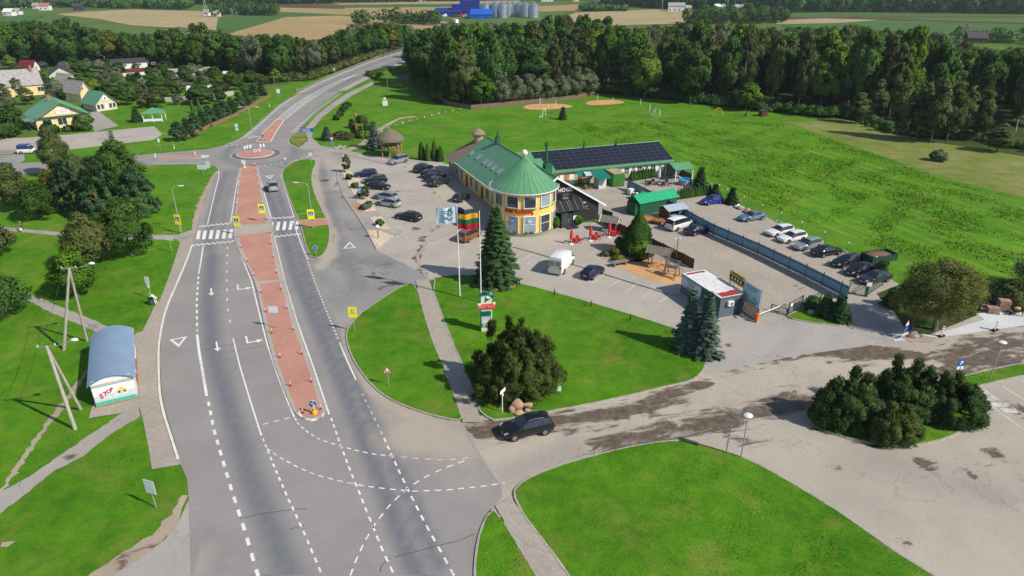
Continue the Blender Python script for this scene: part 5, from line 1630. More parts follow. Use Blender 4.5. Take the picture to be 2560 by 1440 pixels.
for i in range(NS):
 a0,a1=2*math.pi*i/NS,2*math.pi*(i+1)/NS
 am=(a0+a1)/2
 q=MB()
 A=[(CR,CZ0),(CR*.66,8.3),(CR*.33,9.8),(.12,CZ1)]
 vs=[]
 for r_,z_ in A:
  for aa in(a0,a1):
   vs.append((TX+r_*math.cos(aa),TY+r_*math.sin(aa),z_))
 q.add(vs,[(0,1,3,2),(2,3,5,4),(4,5,7,6)])
 q.tube([(v[0],v[1],v[2]+.02)for v in vs[0::2]],[.03,.03,.03,.02],5)
 q.build("cone_roof_sheet",M_groof,tow)
MB().lathe([(CR+.02,CZ0-.12),(CR+.1,CZ0-.12),(CR+.1,CZ0+.02),(CR+.02,CZ0+.02)],64,(TX,TY)).build("eaves_gutter",M_wtrim,tow)
MB().lathe([(.05,11.2),(.14,11.3),(.1,11.5),(.3,11.55),(.46,11.75),(.5,12.0),(.4,12.3),(.15,12.48),(.01,12.5)],16,(TX,TY)).build("finial_ball",pm("pale_finial",(0.62,0.66,0.52),.5),tow,True)
def tow_at(th,z,dr=0.0):
 a=R(-90+th)-HF.rz
 return Vector((TX+(TR+dr)*math.cos(a),TY+(TR+dr)*math.sin(a),z)),a+R(90)
for th in(-84,-53,-22,9.5,41,72):
 c,a=tow_at(th,5.55,.02)
 window(tow,c,1.75,1.75,'x',.16,M_glassl if th==41 else M_glass,M_wtrim,M_gtrim,rz=a,fw=.1)
 c,a=tow_at(th,2.0,.02)
 if th in(9.5,41):
  window(tow,c,1.8,2.5,'x',.16,M_glassl if th==9.5 else M_glass,M_wtrim,None,(1,2),rz=a,fw=.1)
 else:
  window(tow,c,1.75,2.5,'x',.12,M_glassl,M_wtrim if th>-60 else M_yel_wall,None,(1,1),rz=a,fw=.06)
 fb=MB()
 rn=random.Random(int(th))
 for k in range(9):
  fb.rock((rn.uniform(-.75,.75),-.12,-1.32+rn.uniform(0,.1)),.12,k,(1,1,1))
 if-60<th<60:
  w_=fb.build("flower_box",LF["bright"]if 0 else pm("box_plants",(0.05,0.11,0.03),.9,var=.5,scale=9),tow)
  w_.location=c
  w_.rotation_euler=(0,0,a)
for th,z in((-22,2.55),(9.5,2.55),(-53,2.55)):
 c,a=tow_at(th,z,.13)
 o=MB().cyl((0,0,0),(0,-.015,0),.42,n=20).build("round_sticker",pm("lilac_sticker",(0.20,0.20,0.48),.5)if th<0 else pm("grey_sticker",(0.34,0.40,0.44),.5),tow)
 o.location=c
 o.rotation_euler=(0,0,a)
 o2=MB().b2(-.26,.26,-.03,-.018,-.07,.09).build("sticker_band",M_wtrim,o)
word="PAS KATINĄ"
adv={"P":5.2,"A":5.8,"S":5.2," ":3.2,"K":5.9,"T":5.4,"I":3.2,"N":6.2,"Ą":6.0}
th=-37.0
for ch in word:
 w_=adv[ch]
 if ch!=" ":
  c,a=tow_at(th+w_/2,4.05+(.02*math.sin(th)),.10)
  lettering("sign_letter",ch,.86,M_redl,tow,c,(R(90),0,a),.07,1.05,bold=.03)
 th+=w_
c,a=tow_at(-62,3.55,.06)
o=MB().cyl((0,0,0),(0,-.05,0),.62,n=24).build("round_emblem",pm("dark_emblem",(0.02,0.07,0.05),.5),tow)
o.location,o.rotation_euler=c,(0,0,a)
e=MB().cyl((-.18,-.055,.16),(-.18,-.075,.16),.24,n=14).cyl((.22,-.055,-.14),(.22,-.075,-.14),.26,n=14).box((-.05,-.065,-.3),(.2,.03,.3),0,0,.5).build("emblem_relief",M_wtrim,o)
for th in(-41,77):
 c,a=tow_at(th,0,.14)
 MB().cyl((c.x,c.y,.1),(c.x,c.y,6.75),.06,n=6).build("downpipe",M_wtrim,tow)
e_=HF.loc(1111,393,3.0)
sh=MB().b2(-6.6,-.05,-5.9,-5.6,0,3.3).b2(-6.6,-6.3,-5.6,4.0,0,3.3)
low=sh.build("stone_end_wall",M_stone,hotel)
NB_=15
def shp(s,f):
 y=-6.75+(6.75-.2)*f
 return Vector((s,y,3.1+(7.1-3.1)*f))
for i in range(NB_):
 f0,f1=i/NB_,(i+1)/NB_+.015
 sa0,sa1=-7.3+2.9*f0,-7.3+2.9*f1
 MB().slab([shp(sa0,f0),shp(-.02,f0),shp(-.02,f1)-Vector((0,0,.03)),shp(sa1,f1)-Vector((0,0,.03))],.07).build("shingle_course",M_shake,low)
MB().add([(-7.3,-6.75,3.1),(-4.4,-.2,7.1),(-7.3,6,3.1)],[(0,1,2)]).add([(-4.4,-.2,7.1),(-.02,-.2,7.1),(-.02,6,3.2),(-7.3,6,3.1)],[(0,1,2,3)]).build("hip_slope",M_shake,low)
for k in range(3):
 for s in(-1.6,):
  pass
for s in(-1.4,-3.0,-4.6):
 g=MB().b2(s-.4,s+.4,-5.98,-5.92,.6,2.0).cyl((s,-5.98,2.0),(s,-5.92,2.0),.4,n=16).build("arched_window",M_wtrim,low)
 MB().b2(s-.28,s+.28,-6.0,-5.985,.75,2.0).cyl((s,-6.0,2.0),(s,-5.985,2.0),.28,n=14).build("pane",M_glass,g)
cu=MB().lathe([(.95,6.3),(.95,8.3)],14,(-3.3,-.6)).build("cupola",M_stone,low)
MB().lathe([(1.5,8.1),(1.35,8.35),(.75,8.85),(.35,9.05),(.02,9.15)],16,(-3.3,-.6)).build("thatch_cap",M_shake,cu)
MB().cyl((-3.3,-.6,9.0),(-3.3,-.6,10.1),.05,.03,6).lathe([(.02,9.75),(.13,9.85),(.13,10.0),(.02,10.1)],8,(-3.3,-.6)).build("finial",M_galv,cu)
MB().cyl((-3.35,-1.56,7.55),(-3.35,-1.5,7.55),.14,n=10).build("vent_hole",M_black,cu)
# ------- annex with solar roof
E0,E1=G(1390,430,3.0),G(1686,402,3.0)
AF=Frame(E0,yaw(E0,E1))
AL=math.dist(E0,E1)
annex=thing("annex_building","long low annex with dark solar panels covering its green roof","building",AF.world(0,0),AF.rz)
MB().b2(-3,AL-.5,.6,.8,0,2.95).b2(AL-.7,AL-.5,.8,12.4,0,2.95).b2(-3,AL-.5,12.4,12.6,0,2.95).build("wall",M_beige,annex)
for i in range(int((AL-7)/.3)):
 MB().b2(7+i*.3,7.05+i*.3,.57,.6,.3,2.9).build("wall_batten",M_beige,annex)
MB().b2(-3,AL-.48,.55,.6,0,.3).build("plinth",M_conc,annex)
rs_=MB().slab([(-5.5,0,3.0),(AL,0,3.0),(AL,6.6,5.5),(-5.5,6.6,5.5)],.14)
rs_.b2(-5.5,AL,-.03,0,2.75,3.03)
aroof=rs_.build("roof",M_groof,annex)
MB().slab([(-5.5,6.6,5.5),(AL,6.6,5.5),(AL,13.2,3.0),(-5.5,13.2,3.0)],.14).build("rear_roof_slope",M_groof,annex)
MB().cyl((-5.5,6.6,5.53),(AL,6.6,5.53),.12,n=8).build("ridge_cap",M_groof,annex)
MB().add([(AL-.6,.7,2.9),(AL-.6,12.5,2.9),(AL-.6,6.6,5.3),(AL-.5,.7,2.9),(AL-.5,12.5,2.9),(AL-.5,6.6,5.3)],[(0,1,2),(3,5,4)]).build("gable_wall",M_beige,annex)
sl_a=math.atan2(2.5,6.6)
sl_l=math.hypot(2.5,6.6)
NC,NR_=18,6
pwid,ph_=(AL-.3)/NC,1.075
panel=MB().box((0,0,0),(pwid-.03,ph_-.03,.04)).mesh("solar_panel",M_pv)
pfr=MB()
for(a0,a1,b0,b1)in((-pwid/2+.005,pwid/2-.005,-ph_/2+.005,-ph_/2+.035),(-pwid/2+.005,pwid/2-.005,ph_/2-.035,ph_/2-.005),(-pwid/2+.005,-pwid/2+.035,-ph_/2+.035,ph_/2-.035),(pwid/2-.035,pwid/2-.005,-ph_/2+.035,ph_/2-.035)):
 pfr.b2(a0,a1,b0,b1,-.02,.028)
pfr=pfr.mesh("panel_frame",M_pvf)
for r_ in range(NR_):
 for c_ in range(-2,NC):
  d=.42+(r_+.5)*ph_
  x=.2+(c_+.5)*pwid
  if c_==-1 and r_<2 or c_==-2 and r_<4:continue
  o=link("solar_panel",panel,aroof)
  o.location=(x,d*math.cos(sl_a),3.0+d*math.sin(sl_a)+.1)
  o.rotation_euler=(sl_a,0,0)
  link("panel_frame",pfr,o)
for u,v in((1568,427),(1601,424),(1633,420),(1664,416),(1543,424)):
 x,y=AF.loc(u,v,1.8)
 if u==1543:x=AF.loc(1568,427,1.8)[0]-2.6
 w_=window(annex,(x,.55,1.75),.95,1.25,'x',.1,bars=(2,2))
 for sg in(-1,1):
  MB().b2(sg*.88-.3,sg*.88+.3,-.06,0,-.72,.72).build("shutter",M_wtrim,w_)
for u,v in((1448,352),(1533,348)):
 x,y=AF.loc(u,v+14,5.3)
 MB().cyl((x,6.4,5.2),(x,6.4,6.9 if u==1448 else 6.3),.16 if u==1448 else .24,n=8).build("vent_pipe",M_gdark,annex)
x,y=AF.loc(1418,470,0)
for k,(w_,m_)in enumerate(((.9,M_wtrim),(.7,pm("orange_door",(0.45,0.2,0.05),.6)),(1.0,M_wtrim))):
 MB().b2(1.0+k*1.0,1.0+k*1.0+w_,.5,.58,.1,2.2).build("door",m_,annex)
# ------- generic house
def house(name,label,fr,Lx,Wy,hw,hr,wall,roof,oh=.5,gable=None,windows=(),chim=None,cat="house",ridge='x',nsheet=0):
 """ridge along local x; footprint 0..Lx, 0..Wy; windows: (face, pos, z, w, h)"""
 t=thing(name,label,cat,fr.world(0,0),fr.rz)
 MB().b2(0,Lx,0,.2,0,hw).b2(0,Lx,Wy-.2,Wy,0,hw).b2(0,.2,.2,Wy-.2,0,hw).b2(Lx-.2,Lx,.2,Wy-.2,0,hw).build("wall",wall,t)
 for x0,x1 in((0,.2),(Lx-.2,Lx)):
  g=MB().add([(x0,.0,hw),(x0,Wy,hw),(x0,Wy/2,hr-.12),(x1,.0,hw),(x1,Wy,hw),(x1,Wy/2,hr-.12)],[(0,1,2),(3,5,4),(0,2,5,3),(1,4,5,2)])
  g.build("gable",gable or wall,t)
 k=(hr-hw)/(Wy/2)
 ze=hw-k*oh
 rf=MB().slab([(-oh,-oh,ze),(Lx+oh,-oh,ze),(Lx+oh,Wy/2,hr),(-oh,Wy/2,hr)],.12).build("roof",roof,t)
 r2=MB().slab([(-oh,Wy/2,hr),(Lx+oh,Wy/2,hr),(Lx+oh,Wy+oh,ze),(-oh,Wy+oh,ze)],.12).build("roof",roof,t)
 if nsheet:
  n=int((Lx+2*oh)/nsheet)
  s=MB()
  for i in range(n+1):
   x=-oh+i*(Lx+2*oh)/n
   s.slab([(x-.03,-oh,ze+.05),(x+.03,-oh,ze+.05),(x+.03,Wy/2,hr+.05),(x-.03,Wy/2,hr+.05)],.05)
  s.build("roof_seams",roof,rf)["kind"]="stuff"
 if chim:
  x,y,m,top=chim
  MB().b2(x-.35,x+.35,y-.35,y+.35,hw,top).b2(x-.42,x+.42,y-.42,y+.42,top-.15,top).build("chimney",m,rf)
 for face,pos,z,w,h in windows:
  c={'f':(pos,-.03,z),'b':(pos,Wy+.03,z),'l':(-.03,pos,z),'r':(Lx+.03,pos,z)}[face]
  window(t,c,w,h,'x' if face in 'fb' else 'y',.1,bars=(2,1)if w>.9 else(1,1))
 return t
def frame2(p,q):
 a,b=G(*p),G(*q)
 return Frame(a,yaw(a,b)),math.dist(a,b)
fr,w_=frame2((96,327),(228,311.5))
fr2=Frame(fr.world(0,0),fr.rz+R(90))
fr2=Frame(fr.world(w_,0),fr.rz+R(90))
yh=house("shop_house","yellow gabled shop with green roof and banner at upper left",fr2,13.5,w_,3.0,6.6,M_yel_pale,M_groof,.9,None,[('l',w_*.24,1.7,2.0,1.6),('l',w_*.52,1.7,2.0,1.6),('l',w_*.8,1.7,2.0,1.6)],(9,w_/2+.8,M_brick,7.6),"shop",nsheet=1.2)
MB().b2(-.5,-.05,-.3,w_+.3,2.85,3.2).build("awning_band",M_gdark,yh)
MB().b2(-.14,-.06,w_*.34,w_*.60,3.5,5.2).build("banner",M_wtrim,yh)
lettering("banner_letters","NUOMOJU\nFORMĄ",.55,pm("pink_letters",(0.55,0.25,0.32),.6),yh,(-.16,w_*.47,4.35),(R(90),0,R(-90)),.01)
MB().cyl((4.5,3.2,4.6),(4.5,3.2,7.4),.05,n=6).build("aerial_mast",M_galv,yh)
MB().b2(1.5,6,-2.2,0.0,2.3,2.5).b2(1.6,1.7,-2.1,-2.0,0,2.3).b2(5.8,5.9,-2.1,-2.0,0,2.3).build("porch",M_groof,yh).location=(0,w_+2.2,0)
fr,w_=frame2((243,279.5),(294,272))
fr2=Frame(fr.world(w_,0),fr.rz+R(90))
vh=house("veranda_house","small cream house with green roof and dark arched veranda windows",fr2,8.0,w_,2.4,5.3,M_cream,M_groof,.6,None,[('l',w_*f,1.3,.75,1.3)for f in(.12,.30,.70,.88)],None,"house")
MB().b2(-.08,-.02,w_*.44,w_*.56,.1,2.1).build("door",M_wtrim,vh)
MB().cyl((-.08,w_/2,3.6),(-.02,w_/2,3.6),.75,n=18).build("attic_window_surround",M_wtrim,vh)
window(vh,(-.12,w_/2,3.55),.5,.7,'y',.08,bars=(2,2))
def simple(name,label,p,q,depth,hw,hr,wall,roof,wins=(),chim=None,gable=None,turn=False,oh=.4,cat="house"):
 fr,w_=frame2(p,q)
 if turn:
  return house(name,label,Frame(fr.world(w_,0),fr.rz+R(90)),depth,w_,hw,hr,wall,roof,oh,gable,wins,chim,cat)
 return house(name,label,fr,w_,depth,hw,hr,wall,roof,oh,gable,wins,chim,cat)
simple("old_house","grey roofed cream house with white framed windows at far left",(-30,248),(112,236),11,3.6,8.0,M_yel_pale,M_slate,[('f',9.5,1.9,1.6,1.6),('f',15,1.9,1.6,1.4),('f',5,1.9,1.4,1.4)],(14,4.5,M_brick,9.2))
simple("garden_house","grey gabled cottage with cream gable behind the veranda house",(206,256),(232,252),9,3.2,6.4,M_yel_pale,M_slate,[('l',2.5,4.2,.7,.8)],None,turn=True)
simple("garden_house","pink plastered cottage with grey slate roof among garden trees",(176,232),(204,228),8,3.0,6.0,M_whitew,M_slate,[('l',2.3,4.0,.7,.8)],None,turn=True)
simple("bungalow","pale green bungalow under a low dark brown roof",(128,208),(188,204),12,3.0,5.6,pm("pale_green_wall",(0.52,0.56,0.40),.85),M_brroof,[('l',4,1.6,1.2,1.2)],turn=True)
simple("white_cottage","white cottage with maroon roof among the gardens",(86,183),(102,180),6,2.6,5.0,M_whitew,M_maroon,[('l',2,1.8,.9,1.2)],None,turn=True)
simple("long_shed","long white shed with three small windows and brown roof",(288,184),(372,178),9,4.0,5.2,M_whitew,M_brroof,[('f',4,3.0,1.6,.7),('f',9.5,3.0,1.6,.7),('f',15,3.0,1.6,.7)],(20,5,M_brroof,6.4),cat="shed")
simple("low_outbuilding","low outbuilding with flat maroon lower roof before the long shed",(290,192),(376,186),3.0,1.8,2.6,M_whitew,M_maroon,cat="shed")
simple("old_house","beige house with dark roof at the upper left corner",(-20,158),(40,156),9,3.4,6.6,M_yel_pale,M_brroof,[('f',8,1.8,1.2,1.2)])
simple("garden_shed","small grey flat shed by the cottages",(150,246),(178,242),4,2.2,2.6,M_conc,M_slate,cat="shed")
for i,(p,q,d,m)in enumerate((((404,196),(446,194),8,M_slate),((452,190),(474,190),6,M_brroof),((500,190),(536,188),6,M_slate),((360,216),(392,214),5,M_slate))):
 simple("allotment_shed",["long grey allotment shed at the garden edge","small dark allotment shed with brown roof","pale allotment shed beyond the greenhouses","low grey shed behind the fruit trees"][i],p,q,d,2.2,3.0,M_conc,m,cat="shed")
M_poly=pm("greenhouse_film",(0.62,0.68,0.70),0.3,var=.1,spec=.5)
for i,(u,v,ln)in enumerate(((470,228,9),(448,197,6),(560,190,6))):
 x,y=G(u,v)
 t=thing("greenhouse",["white tunnel greenhouse in the middle of the gardens","pale tunnel greenhouse by the allotment shed","bluish tunnel greenhouse near the wood"][i],"greenhouse",(x,y,0),R(5))
 m=MB()
 n=10
 A=[(math.cos(math.pi*k/n)*1.6,math.sin(math.pi*k/n)*1.9)for k in range(n+1)]
 vs=[(0,a,b)for a,b in A]+[(ln,a,b)for a,b in A]
 m.add(vs,[(k,k+1,n+2+k,n+1+k)for k in range(n)]+[tuple(range(n+1)),tuple(range(2*n+1,n,-1))])
 m.build("film_cover",M_poly,t)
 for k in range(int(ln/1.5)+1):
  MB().tube([(k*1.5,a*1.01,b*1.01)for a,b in A],.03,5).build("hoop",M_galv,t)
x,y=G(388,302)
t=thing("garden_pavilion","small open pavilion with green hipped roof on garden lawn","pavilion",(x,y,0),R(12))
MB().add([(-2.8,-2.2,2.3),(2.8,-2.2,2.3),(2.8,2.2,2.3),(-2.8,2.2,2.3),(0,0,3.7)],[(0,1,4),(1,2,4),(2,3,4),(3,0,4),(3,2,1,0)]).build("roof",M_groof,t)
for a in(-2.4,0,2.4):
 for b in(-1.8,1.8):
  MB().b2(a-.08,a+.08,b-.08,b+.08,0,2.3).build("post",M_wtrim,t)
MB().b2(-2.4,2.4,-1.84,-1.78,.2,.9).build("balustrade",M_wtrim,t)
def board_fence(label,poly,h,mat,post=2.4,board=.16,name="board_fence",solid=False,bmat=None,zoff=0.0,px=True):
 pts=[G(*p)for p in poly]if px else poly
 t=thing(name,label,"fence",(pts[0][0],pts[0][1],zoff))
 q=resample(pts,post)
 for i in range(len(q)-1):
  a,b=Vector(q[i])-Vector(pts[0]),Vector(q[i+1])-Vector(pts[0])
  d=b-a
  an=math.atan2(d.y,d.x)
  MB().box((a.x,a.y,h*.52),(.12,.12,h*1.04),an).build("post",mat,t)
  m=MB()
  if solid:
   m.box(((a.x+b.x)/2,(a.y+b.y)/2,h/2),(d.length,.04,h*.95),an)
  else:
   n=max(2,int(d.length/board))
   for k in range(n):
    c=a.lerp(b,(k+.5)/n)
    m.box((c.x,c.y,h*.49+random.uniform(-.02,.02)),(d.length/n*.86,.03,h*.94),an)
   for zz in(.25,.75):
    m.box(((a.x+b.x)/2,(a.y+b.y)/2,h*zz),(d.length,.05,.08),an)
  m.build("fence_panel",bmat or mat,t)
 return t
board_fence("brown fence behind the conifer screen beside the road",[(462,352),(500,330),(540,312),(590,290),(640,262),(680,240)],.9,pm("rusty_brown_boards",(0.26,0.13,0.07),.9,var=.2),solid=True)
board_fence("weathered board fence in front of the willows",[(1108,258),(1130,266),(1172,274),(1240,268),(1340,258),(1420,250),(1470,242),(1492,228)],1.35,pm("old_brown_boards",(0.17,0.12,0.08),.9,var=.3),solid=True,post=3.0)
board_fence("grey garden fence across the back lawn",[(414,255),(470,252),(540,248),(590,236)],1.5,M_conc,solid=True)
# ========= VEHICLES
M_tyre=pm("tyre_rubber",(0.018,0.018,0.019),0.9,var=.15)
M_rim=pm("alloy_rim",(0.45,0.46,0.47),0.35,.7,.08)
M_cglass=pm("car_glass",(0.018,0.022,0.027),0.04,0,.15,.8,.9)
M_lampw=pm("headlamp_lens",(0.62,0.64,0.66),0.12,.2,.1,2,.8)
M_lampr=pm("tail_lamp_lens",(0.45,0.012,0.012),0.15,0,.1,2,.7)
M_trim=pm("black_car_trim",(0.02,0.02,0.021),0.6,var=.1)
M_plate=pm("number_plate",(0.62,0.62,0.58),0.6)
TYPES={"wagon":dict(L=4.75,W=1.82,wb=2.72,wr=.33,st=[(2.36,.36,.56,.60,.66,.5),(2.28,.24,.66,.71,.86,.7),(1.85,.2,.76,.82,.97,.8),(.95,.2,.90,.96,1,.84),(.18,.2,.93,1.41,1,.70),(-.55,.2,.94,1.47,1,.70),(-1.35,.2,.95,1.46,1,.69),(-1.98,.22,.96,1.38,.98,.66),(-2.26,.26,.94,.99,.93,.78),(-2.37,.34,.80,.84,.84,.7)],ws=3,r0=4,r1=7,side=[(3,4,5),(5,6),(6,7)],rails=True),"hatch":dict(L=4.15,W=1.76,wb=2.52,wr=.31,st=[(2.06,.36,.56,.60,.66,.5),(1.98,.24,.68,.73,.86,.7),(1.6,.2,.80,.86,.97,.8),(.85,.2,.92,.98,1,.84),(.12,.2,.95,1.43,1,.70),(-.5,.2,.97,1.49,1,.70),(-1.15,.2,.99,1.46,1,.68),(-1.62,.22,1.0,1.36,.98,.64),(-1.98,.26,.97,1.02,.92,.76),(-2.07,.34,.78,.82,.84,.7)],ws=3,r0=4,r1=7,side=[(3,4,5),(5,6),(6,7)],rails=False),"sedan":dict(L=4.8,W=1.83,wb=2.76,wr=.33,st=[(2.4,.36,.56,.60,.66,.5),(2.3,.24,.66,.71,.86,.7),(1.85,.2,.76,.82,.97,.8),(.95,.2,.90,.95,1,.84),(.2,.2,.93,1.38,1,.68),(-.5,.2,.94,1.45,1,.68),(-1.05,.2,.95,1.40,1,.66),(-1.3,.2,.955,1.30,1,.66),(-1.78,.22,.96,1.02,.97,.82),(-2.3,.26,.92,.97,.92,.78),(-2.4,.34,.74,.78,.84,.7)],ws=3,r0=4,r1=7,side=[(3,4,5),(5,6),(6,7)],rails=False),"suv":dict(L=4.65,W=1.89,wb=2.77,wr=.38,st=[(2.3,.42,.66,.70,.68,.5),(2.22,.3,.80,.86,.88,.72),(1.8,.27,.92,.99,.98,.82),(.95,.27,1.06,1.12,1,.85),(.2,.27,1.09,1.60,1,.70),(-.5,.27,1.11,1.69,1,.70),(-1.3,.27,1.14,1.66,1,.67),(-1.92,.29,1.17,1.54,.98,.63),(-2.2,.32,1.10,1.15,.93,.76),(-2.32,.42,.86,.9,.85,.7)],ws=3,r0=4,r1=7,side=[(3,4,5),(5,6),(6,7)],rails=True),"minivan":dict(L=4.75,W=1.86,wb=2.85,wr=.33,st=[(2.36,.36,.60,.64,.68,.5),(2.26,.24,.76,.82,.88,.72),(1.8,.2,.90,.97,.98,.82),(1.15,.2,1.02,1.08,1,.85),(.35,.2,1.05,1.64,1,.74),(-.5,.2,1.06,1.72,1,.74),(-1.4,.2,1.07,1.71,1,.73),(-2.1,.22,1.08,1.62,.98,.70),(-2.28,.26,1.05,1.10,.94,.8),(-2.37,.34,.84,.88,.86,.72)],ws=3,r0=4,r1=7,side=[(3,4,5),(5,6),(6,7)],rails=True),"kangoo":dict(L=4.3,W=1.83,wb=2.7,wr=.32,st=[(2.14,.36,.62,.66,.68,.5),(2.04,.24,.82,.88,.88,.72),(1.65,.2,.96,1.03,.98,.84),(1.1,.2,1.06,1.12,1,.87),(.4,.2,1.09,1.74,1,.80),(-.4,.2,1.10,1.83,1,.80),(-1.3,.2,1.10,1.83,1,.80),(-2.05,.22,1.10,1.78,.98,.78),(-2.12,.24,1.06,1.12,.97,.9),(-2.16,.34,.84,.88,.92,.84)],ws=3,r0=4,r1=7,side=[(3,4,5),(5,6),(6,7)],rails=False),"minibus":dict(L=5.15,W=1.92,wb=3.1,wr=.34,st=[(2.56,.38,.66,.70,.7,.5),(2.46,.26,.84,.90,.9,.74),(2.1,.22,1.0,1.07,.98,.86),(1.6,.22,1.12,1.18,1,.88),(.8,.22,1.15,1.82,1,.80),(-.4,.22,1.16,1.93,1,.80),(-1.6,.22,1.16,1.94,1,.80),(-2.45,.24,1.16,1.90,.98,.79),(-2.53,.26,1.12,1.18,.97,.9),(-2.58,.36,.86,.9,.93,.84)],ws=3,r0=4,r1=7,side=[(3,4,5),(5,6),(6,7)],rails=False),"panelvan":dict(L=5.9,W=2.0,wb=3.6,wr=.35,st=[(2.94,.42,.72,.76,.74,.55),(2.84,.3,.98,1.04,.92,.78),(2.5,.27,1.16,1.23,.98,.88),(2.05,.27,1.30,1.36,1,.9),(1.35,.27,1.36,2.2,1,.85),(.6,.27,1.4,2.58,1,.85),(-1.2,.27,1.4,2.6,1,.85),(-2.8,.28,1.4,2.58,.99,.85),(-2.92,.29,1.38,1.45,.985,.95),(-2.95,.4,.9,.94,.97,.93)],ws=3,r0=4,r1=7,side=[(3,4)],rails=False),"classic":dict(L=4.0,W=1.6,wb=2.4,wr=.31,st=[(2.0,.38,.56,.60,.6,.45),(1.9,.28,.70,.78,.8,.6),(1.45,.24,.78,.88,.92,.62),(.75,.24,.86,.95,.97,.72),(.2,.24,.92,1.36,1,.66),(-.35,.24,.93,1.47,1,.66),(-.95,.24,.94,1.40,1,.62),(-1.3,.24,.93,1.24,.98,.56),(-1.7,.27,.86,.92,.9,.66),(-2.0,.36,.62,.66,.72,.55)],ws=3,r0=4,r1=7,side=[(3,4,5),(5,6)],rails=False),}
CARM={}
def car_meshes(tp):
 if tp in CARM:
  return CARM[tp]
 T=TYPES[tp]
 w=T["W"]/2
 rings=[]
 for(x,zb,bl,tz,f,wt)in T["st"]:
  ww=w*f
  tw=w*wt*(f if f<.95 else 1)
  zt=tz
  cab=tz-bl>.12
  tw5=tw if cab else ww*.9
  half=[(0,zb),(ww*.86,zb),(ww*.97,zb+.12),(ww,zb+(bl-zb)*.55),(ww*.975,bl),(tw5,zt-(.05 if cab else .02)),(tw5*.82,zt+(.0 if cab else .005)),(0,zt+(.035 if cab else .03))]
  ring=[(x,y,z)for y,z in half]+[(x,-y,z)for y,z in half[-2:0:-1]]
  rings.append(ring)
 n=len(rings[0])
 vs=[v for r_ in rings for v in r_]
 fs=[]
 key={}
 for i in range(len(rings)-1):
  for k in range(n):
   key[(i,k)]=len(fs)
   fs.append((i*n+k,i*n+(k+1)%n,(i+1)*n+(k+1)%n,(i+1)*n+k))
 fs.append(tuple(range(n)))
 fs.append(tuple((len(rings)-1)*n+k for k in range(n-1,-1,-1)))
 body=MB().add(vs,fs)
 me_body=body.mesh("body",M_trim,True)
 def glass(cells,name,shrink=.12,lift=.012):
  g=MB()
  bm=bmesh.new()
  vm={}
  for c in cells:
   f=fs[key[c]]
   q=[]
   for a in f:
    if a not in vm:
     vm[a]=bm.verts.new(vs[a])
    q.append(vm[a])
   bm.faces.new(q)
  bmesh.ops.recalc_face_normals(bm,faces=bm.faces[:])
  r_=bmesh.ops.inset_region(bm,faces=bm.faces[:],thickness=.055,depth=0,use_even_offset=True)
  bmesh.ops.delete(bm,geom=r_["faces"],context='FACES')
  cen=Vector((0,0,.8))
  for f in bm.faces:
   f.normal_update()
  av=sum((f.normal for f in bm.faces),Vector()).normalized()
  cc=sum((v.co for v in bm.verts),Vector())/max(1,len(bm.verts))
  sg=1 if av.dot(cc-cen)>0 else-1
  for v in bm.verts:
   v.co+=av*sg*lift
  bm.normal_update()
  me=bpy.data.meshes.new(name)
  bm.to_mesh(me)
  bm.free()
  me.materials.append(M_cglass)
  return me
 ws,r0,r1=T["ws"],T["r0"],T["r1"]
 parts=[("body",me_body,(0,0,0))]
 parts.append(("windscreen",glass([(ws,k)for k in(5,6,7,8)],"windscreen"),(0,0,0)))
 if tp=="panelvan":
  for sg in(-1,1):
   parts.append(("rear_door",MB().box((-2.93,sg*.46,1.35),(.06,.88,1.9)).mesh("rear_door",pm("dirty_white_door",(0.50,0.50,0.46),.5,dirt=.2)),(0,0,0)))
   parts.append(("rear_window",MB().box((-2.97,sg*.46,1.8),(.03,.62,.6)).mesh("rear_window",pm("greyed_glass",(0.20,0.22,0.20),.2)),(0,0,0)))
 else:
  parts.append(("rear_window",glass([(r1,k)for k in(5,6,7,8)],"rear_window"),(0,0,0)))
 for grp in T["side"]:
  cells=list(range(grp[0],grp[-1]))
  for k in(4,9):
   parts.append(("side_window",glass([(c,k)for c in cells],"side_window"),(0,0,0)))
 wr=T["wr"]
 tyre=MB()
 prof=[(wr*.62,-.11),(wr*.95,-.11),(wr,-.07),(wr,.07),(wr*.95,.11),(wr*.62,.11)]
 nn=20
 tv=[]
 for r_,y in prof:
  for i in range(nn):
   a=2*math.pi*i/nn
   tv.append((r_*math.cos(a),y,r_*math.sin(a)))
 tf=[(k*nn+i,k*nn+(i+1)%nn,(k+1)*nn+(i+1)%nn,(k+1)*nn+i)for k in range(len(prof)-1)for i in range(nn)]
 tyre.add(tv,tf)
 m_ty=tyre.mesh("wheel",M_tyre,True)
 rim=MB().cyl((0,-.06,0),(0,.06,0),wr*.2,n=10)
 for k in range(7):
  a=2*math.pi*k/7
  rim.box((math.cos(a)*wr*.36,0,math.sin(a)*wr*.36),(wr*.6,.15,.075),0,0,-a)
 for sgn in(-1,1):
  pass
 rv=[]
 for r_,y in((wr*.68,-.105),(wr*.58,-.1),(wr*.58,.1),(wr*.68,.105)):
  for i in range(nn):
   a=2*math.pi*i/nn
   rv.append((r_*math.cos(a),y,r_*math.sin(a)))
 rim.add(rv,[(k*nn+i,k*nn+(i+1)%nn,(k+1)*nn+(i+1)%nn,(k+1)*nn+i)for k in range(3)for i in range(nn)])
 m_rm=rim.mesh("rim",M_rim,False)
 m_disc=MB().cyl((0,-.03,0),(0,.03,0),wr*.6,n=14).mesh("brake_disc",M_trim)
 arch=MB().cyl((0,-.02,0),(0,.02,0),wr*1.16,n=22).mesh("wheel_arch",M_trim)
 front=T["st"][1]
 rear=T["st"][-2]
